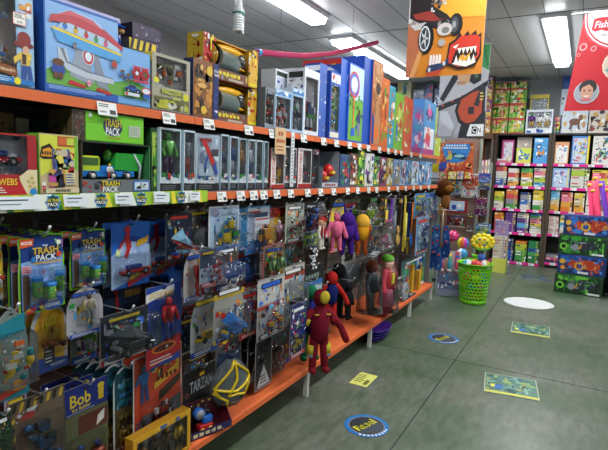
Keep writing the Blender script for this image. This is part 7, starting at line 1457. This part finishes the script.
def art_red(c):
    c.rect(0,0,1,1,'#c01c28'); c.ell(.62,1.02,.64,.42,'#d8404a',n=30); c.ell(.62,1.02,.61,.4,'#dfe0e2',n=30); c.ell(.62,1.02,.59,.385,'#c01c28',n=30); c.ell(.62,1.02,.57,.37,'#e2e0e0',n=30)
    l = c.nl(); c.poly([(.16,.93),(.16,.83),(.22,.805),(.3,.82),(.38,.8),(.46,.82),(.54,.8),(.62,.82),(.7,.8),(.78,.82),(.84,.83),(.84,.93),(.78,.945),(.22,.945)],'#c4202c', l); c.text('Fisher-Price',.5,.875,.07,'#f0e4e4',.6); c.text('Lo Encuentras aqui',.55,.765,.04,'#23252c',.7)
    for u, v, r in ((.1,.66,.026),(.25,.635,.019),(.06,.58,.012)): c.circ(u, v, r, '#e0a0a0'); c.circ(u, v, r*.62, '#c01c28')
    # round child portraits
    c.circ(.62,.46,.1,'#e8d8c4'); c.circ(.62,.46,.094,'#c8b8a0'); c.poly([(.46,.4),(.52,.46),(.72,.46),(.78,.38),(.62,.34)],'#3a9aa8'); c.ell(.6,.52,.09,.05,'#dcae8c')
    c.circ(.26,.19,.078,'#b8bcc0'); c.circ(.26,.19,.072,'#9aa0a8'); c.ell(.27,.24,.115,.08,'#2a2220'); c.ell(.265,.19,.082,.085,'#c8957a'); c.poly([(.17,.23),(.28,.27),(.36,.22),(.36,.27),(.26,.3),(.18,.28)],'#2a2220'); [c.ell(u,.205,.014,.009,'#23201e',c.l+1) for u in (.23,.3)]; c.l += 1; c.poly([(.22,.155),(.31,.155),(.265,.135)],'#e8dcd4'); c.poly([(.18,.1),(.35,.1),(.3,.125),(.22,.125)],'#d0606c')
banner('red banner with a white arc and round child portraits at the right', 4.0, 572.5, 15, 609, 110, art_red, cc='#c01c28', wadd=.2, flare=.075)

# ================================================================== FLOOR STICKERS AND DISC
def sticker(name, label, pts, art, cc, rnd=False, cat='floor sticker'):
    P = [xy(px, py, 0) for px, py in pts]; cx = sum(p[0] for p in P)/len(P); cy = sum(p[1] for p in P)/len(P)
    ux = (P[1][0]-P[0][0]+P[2][0]-P[3][0])/2; uy = (P[1][1]-P[0][1]+P[2][1]-P[3][1])/2; vx = (P[3][0]-P[0][0]+P[2][0]-P[1][0])/2; vy = (P[3][1]-P[0][1]+P[2][1]-P[1][1])/2
    w_ = math.hypot(ux, uy); h = math.hypot(vx, vy); rz = math.atan2(uy, ux); m = M('card')
    if rnd: pass
    else: m.box(-w_/2, w_/2, -h/2, h/2, 0, .0004, cc)
    c = Cv(m, (-w_/2, -h/2, .0004), (1,0,0), (0,1,0), w_, h); art(c, m); o = m.build(name, None, (cx, cy, .0008), rz); tag(o, label, cat)
def disc_art(rot, name):
    def f(c, m):
        n = 40; m.add([(c.w/2*cos(2*pi*k/n), c.h/2*sin(2*pi*k/n), z) for z in (0, .0015) for k in range(n)], [tuple(range(n, 2*n))]+[(k, (k+1) % n, n+(k+1) % n, n+k) for k in range(n)], '#1470b4')
        c.ell(.5,.5,.5,.5,'#1470b4',n=40); c.ell(.5,.5,.4,.4,'#c8a060',n=40); c.ell(.5,.5,.39,.39,'#2c3138',n=40); c.poly([(.5,.12),(.82,.3),(.88,.5),(.8,.72),(.5,.88)],'#3f4852'); c.text(name,.46,.5,.22,'#dcd818',.66,rot=rot); c.text(name,.47,.49,.16,'#4a4a14',.5,rot=rot)
        for k in range(9): a = -1.5+k*.2; c.circ(.5+.45*cos(a), .5+.45*sin(a), .008, '#d8e8f4', c.l+1)
    return f
X_, Y_ = xy(366.5, 425.5, 0); R1 = .19
def corners(cx, cy, a): return [(cx-a, cy-a), (cx+a, cy-a), (cx+a, cy+a), (cx-a, cy+a)]
def disc_sticker(px, py, rx, ry, label, art, name='floor_sticker', cc='#1470b4'):
    cx, cy = xy(px, py, 0); e = xy(px+rx, py, 0); f_ = xy(px, py-ry, 0); a = (math.hypot(e[0]-cx, e[1]-cy)); b = math.hypot(f_[0]-cx, f_[1]-cy); r = (a*b)**.5
    m = M('card'); c = Cv(m, (-r, -r, .0015), (1,0,0), (0,1,0), 2*r, 2*r); art(c, m); tag(m.build(name, None, (cx, cy, .0008)), label, 'floor sticker')
disc_sticker(366.5, 425.8, 22, 10.5, 'large round blue-ringed floor sticker with yellow letters, nearest on the floor', disc_art(1.25, 'Rasel'))
disc_sticker(443.5, 338.6, 14.5, 4.4, 'smaller round blue-ringed floor sticker further along the aisle', disc_art(1.25, 'Rasel'))
def art_y(c, m): c.lines(.08,.2,.6,.9,5,'#6a6a30'); c.rect(.66,.1,.9,.5,'#8a8a40'); c.lines(.68,.15,.88,.45,3,'#4a4a24')
sticker('floor_sticker', 'small pale yellow printed sheet on the floor beside the bench', [(349,383),(366,387),(378.5,376.5),(361,372)], art_y, '#d8d870')
def art_map(c, m): c.rect(.03,.12,.97,.97,'#4f7a6c'); c.rect(0,0,1,.12,'#c8c43c'); c.blobs(34,.04,.14,.96,.95,['#3a6a5a','#7aa890','#2c5448','#a8a850','#5a8a80','#2a6a8a','#88a860'],.04); c.rect(.12,.3,.2,.44,'#d8cc48'); c.poly([(.2,.24),(.34,.24),(.36,.44),(.2,.44)],'#2a6ab0'); c.frame(.006,'#b8c0a0')
sticker('floor_sticker', 'larger green and yellow picture sheet on the floor, the nearer of two', [(480.5,391.5),(536,399.5),(539.5,382.5),(488,372.5)], art_map, '#4f7a6c')
sticker('floor_sticker', 'smaller green and yellow picture sheet on the floor, the farther of two', [(509,332),(547,337.5),(552,328),(514,322)], art_map, '#4f7a6c')
sticker('floor_sticker', 'blue and grey sheet on the floor right before the left bookcase', [(518,279),(548,282),(549,276.5),(524,274.5)], lambda c, m: c.blobs(20,.02,.02,.98,.98,['#3a5a80','#6a7a70','#2c3c4c','#8a9a70'],.05), '#4a5c64')
def art_white(c, m): n = 40; m.add([(c.w/2*cos(2*pi*k/n), c.h/2*sin(2*pi*k/n), z) for z in (0, .0015) for k in range(n)], [tuple(range(n, 2*n))]+[(k, (k+1) % n, n+(k+1) % n, n+k) for k in range(n)], '#d4d6d4'); c.ell(.5,.5,.48,.48,'#c8ccc8',n=36); c.ell(.5,.5,.46,.46,'#d6d8d6',n=36)
disc_sticker(528.5, 303, 20.5, 5.2, 'plain white round floor sticker in the middle of the aisle', art_white)
if len(set(ALL_LABELS)) != len(ALL_LABELS):
    import collections
    print('DUPLICATE LABELS', [k for k, v in collections.Counter(ALL_LABELS).items() if v > 1][:20])
bad = [l for l in ALL_LABELS if not 4 <= len(l.split()) <= 16]
if bad: print('BAD LENGTH', bad)
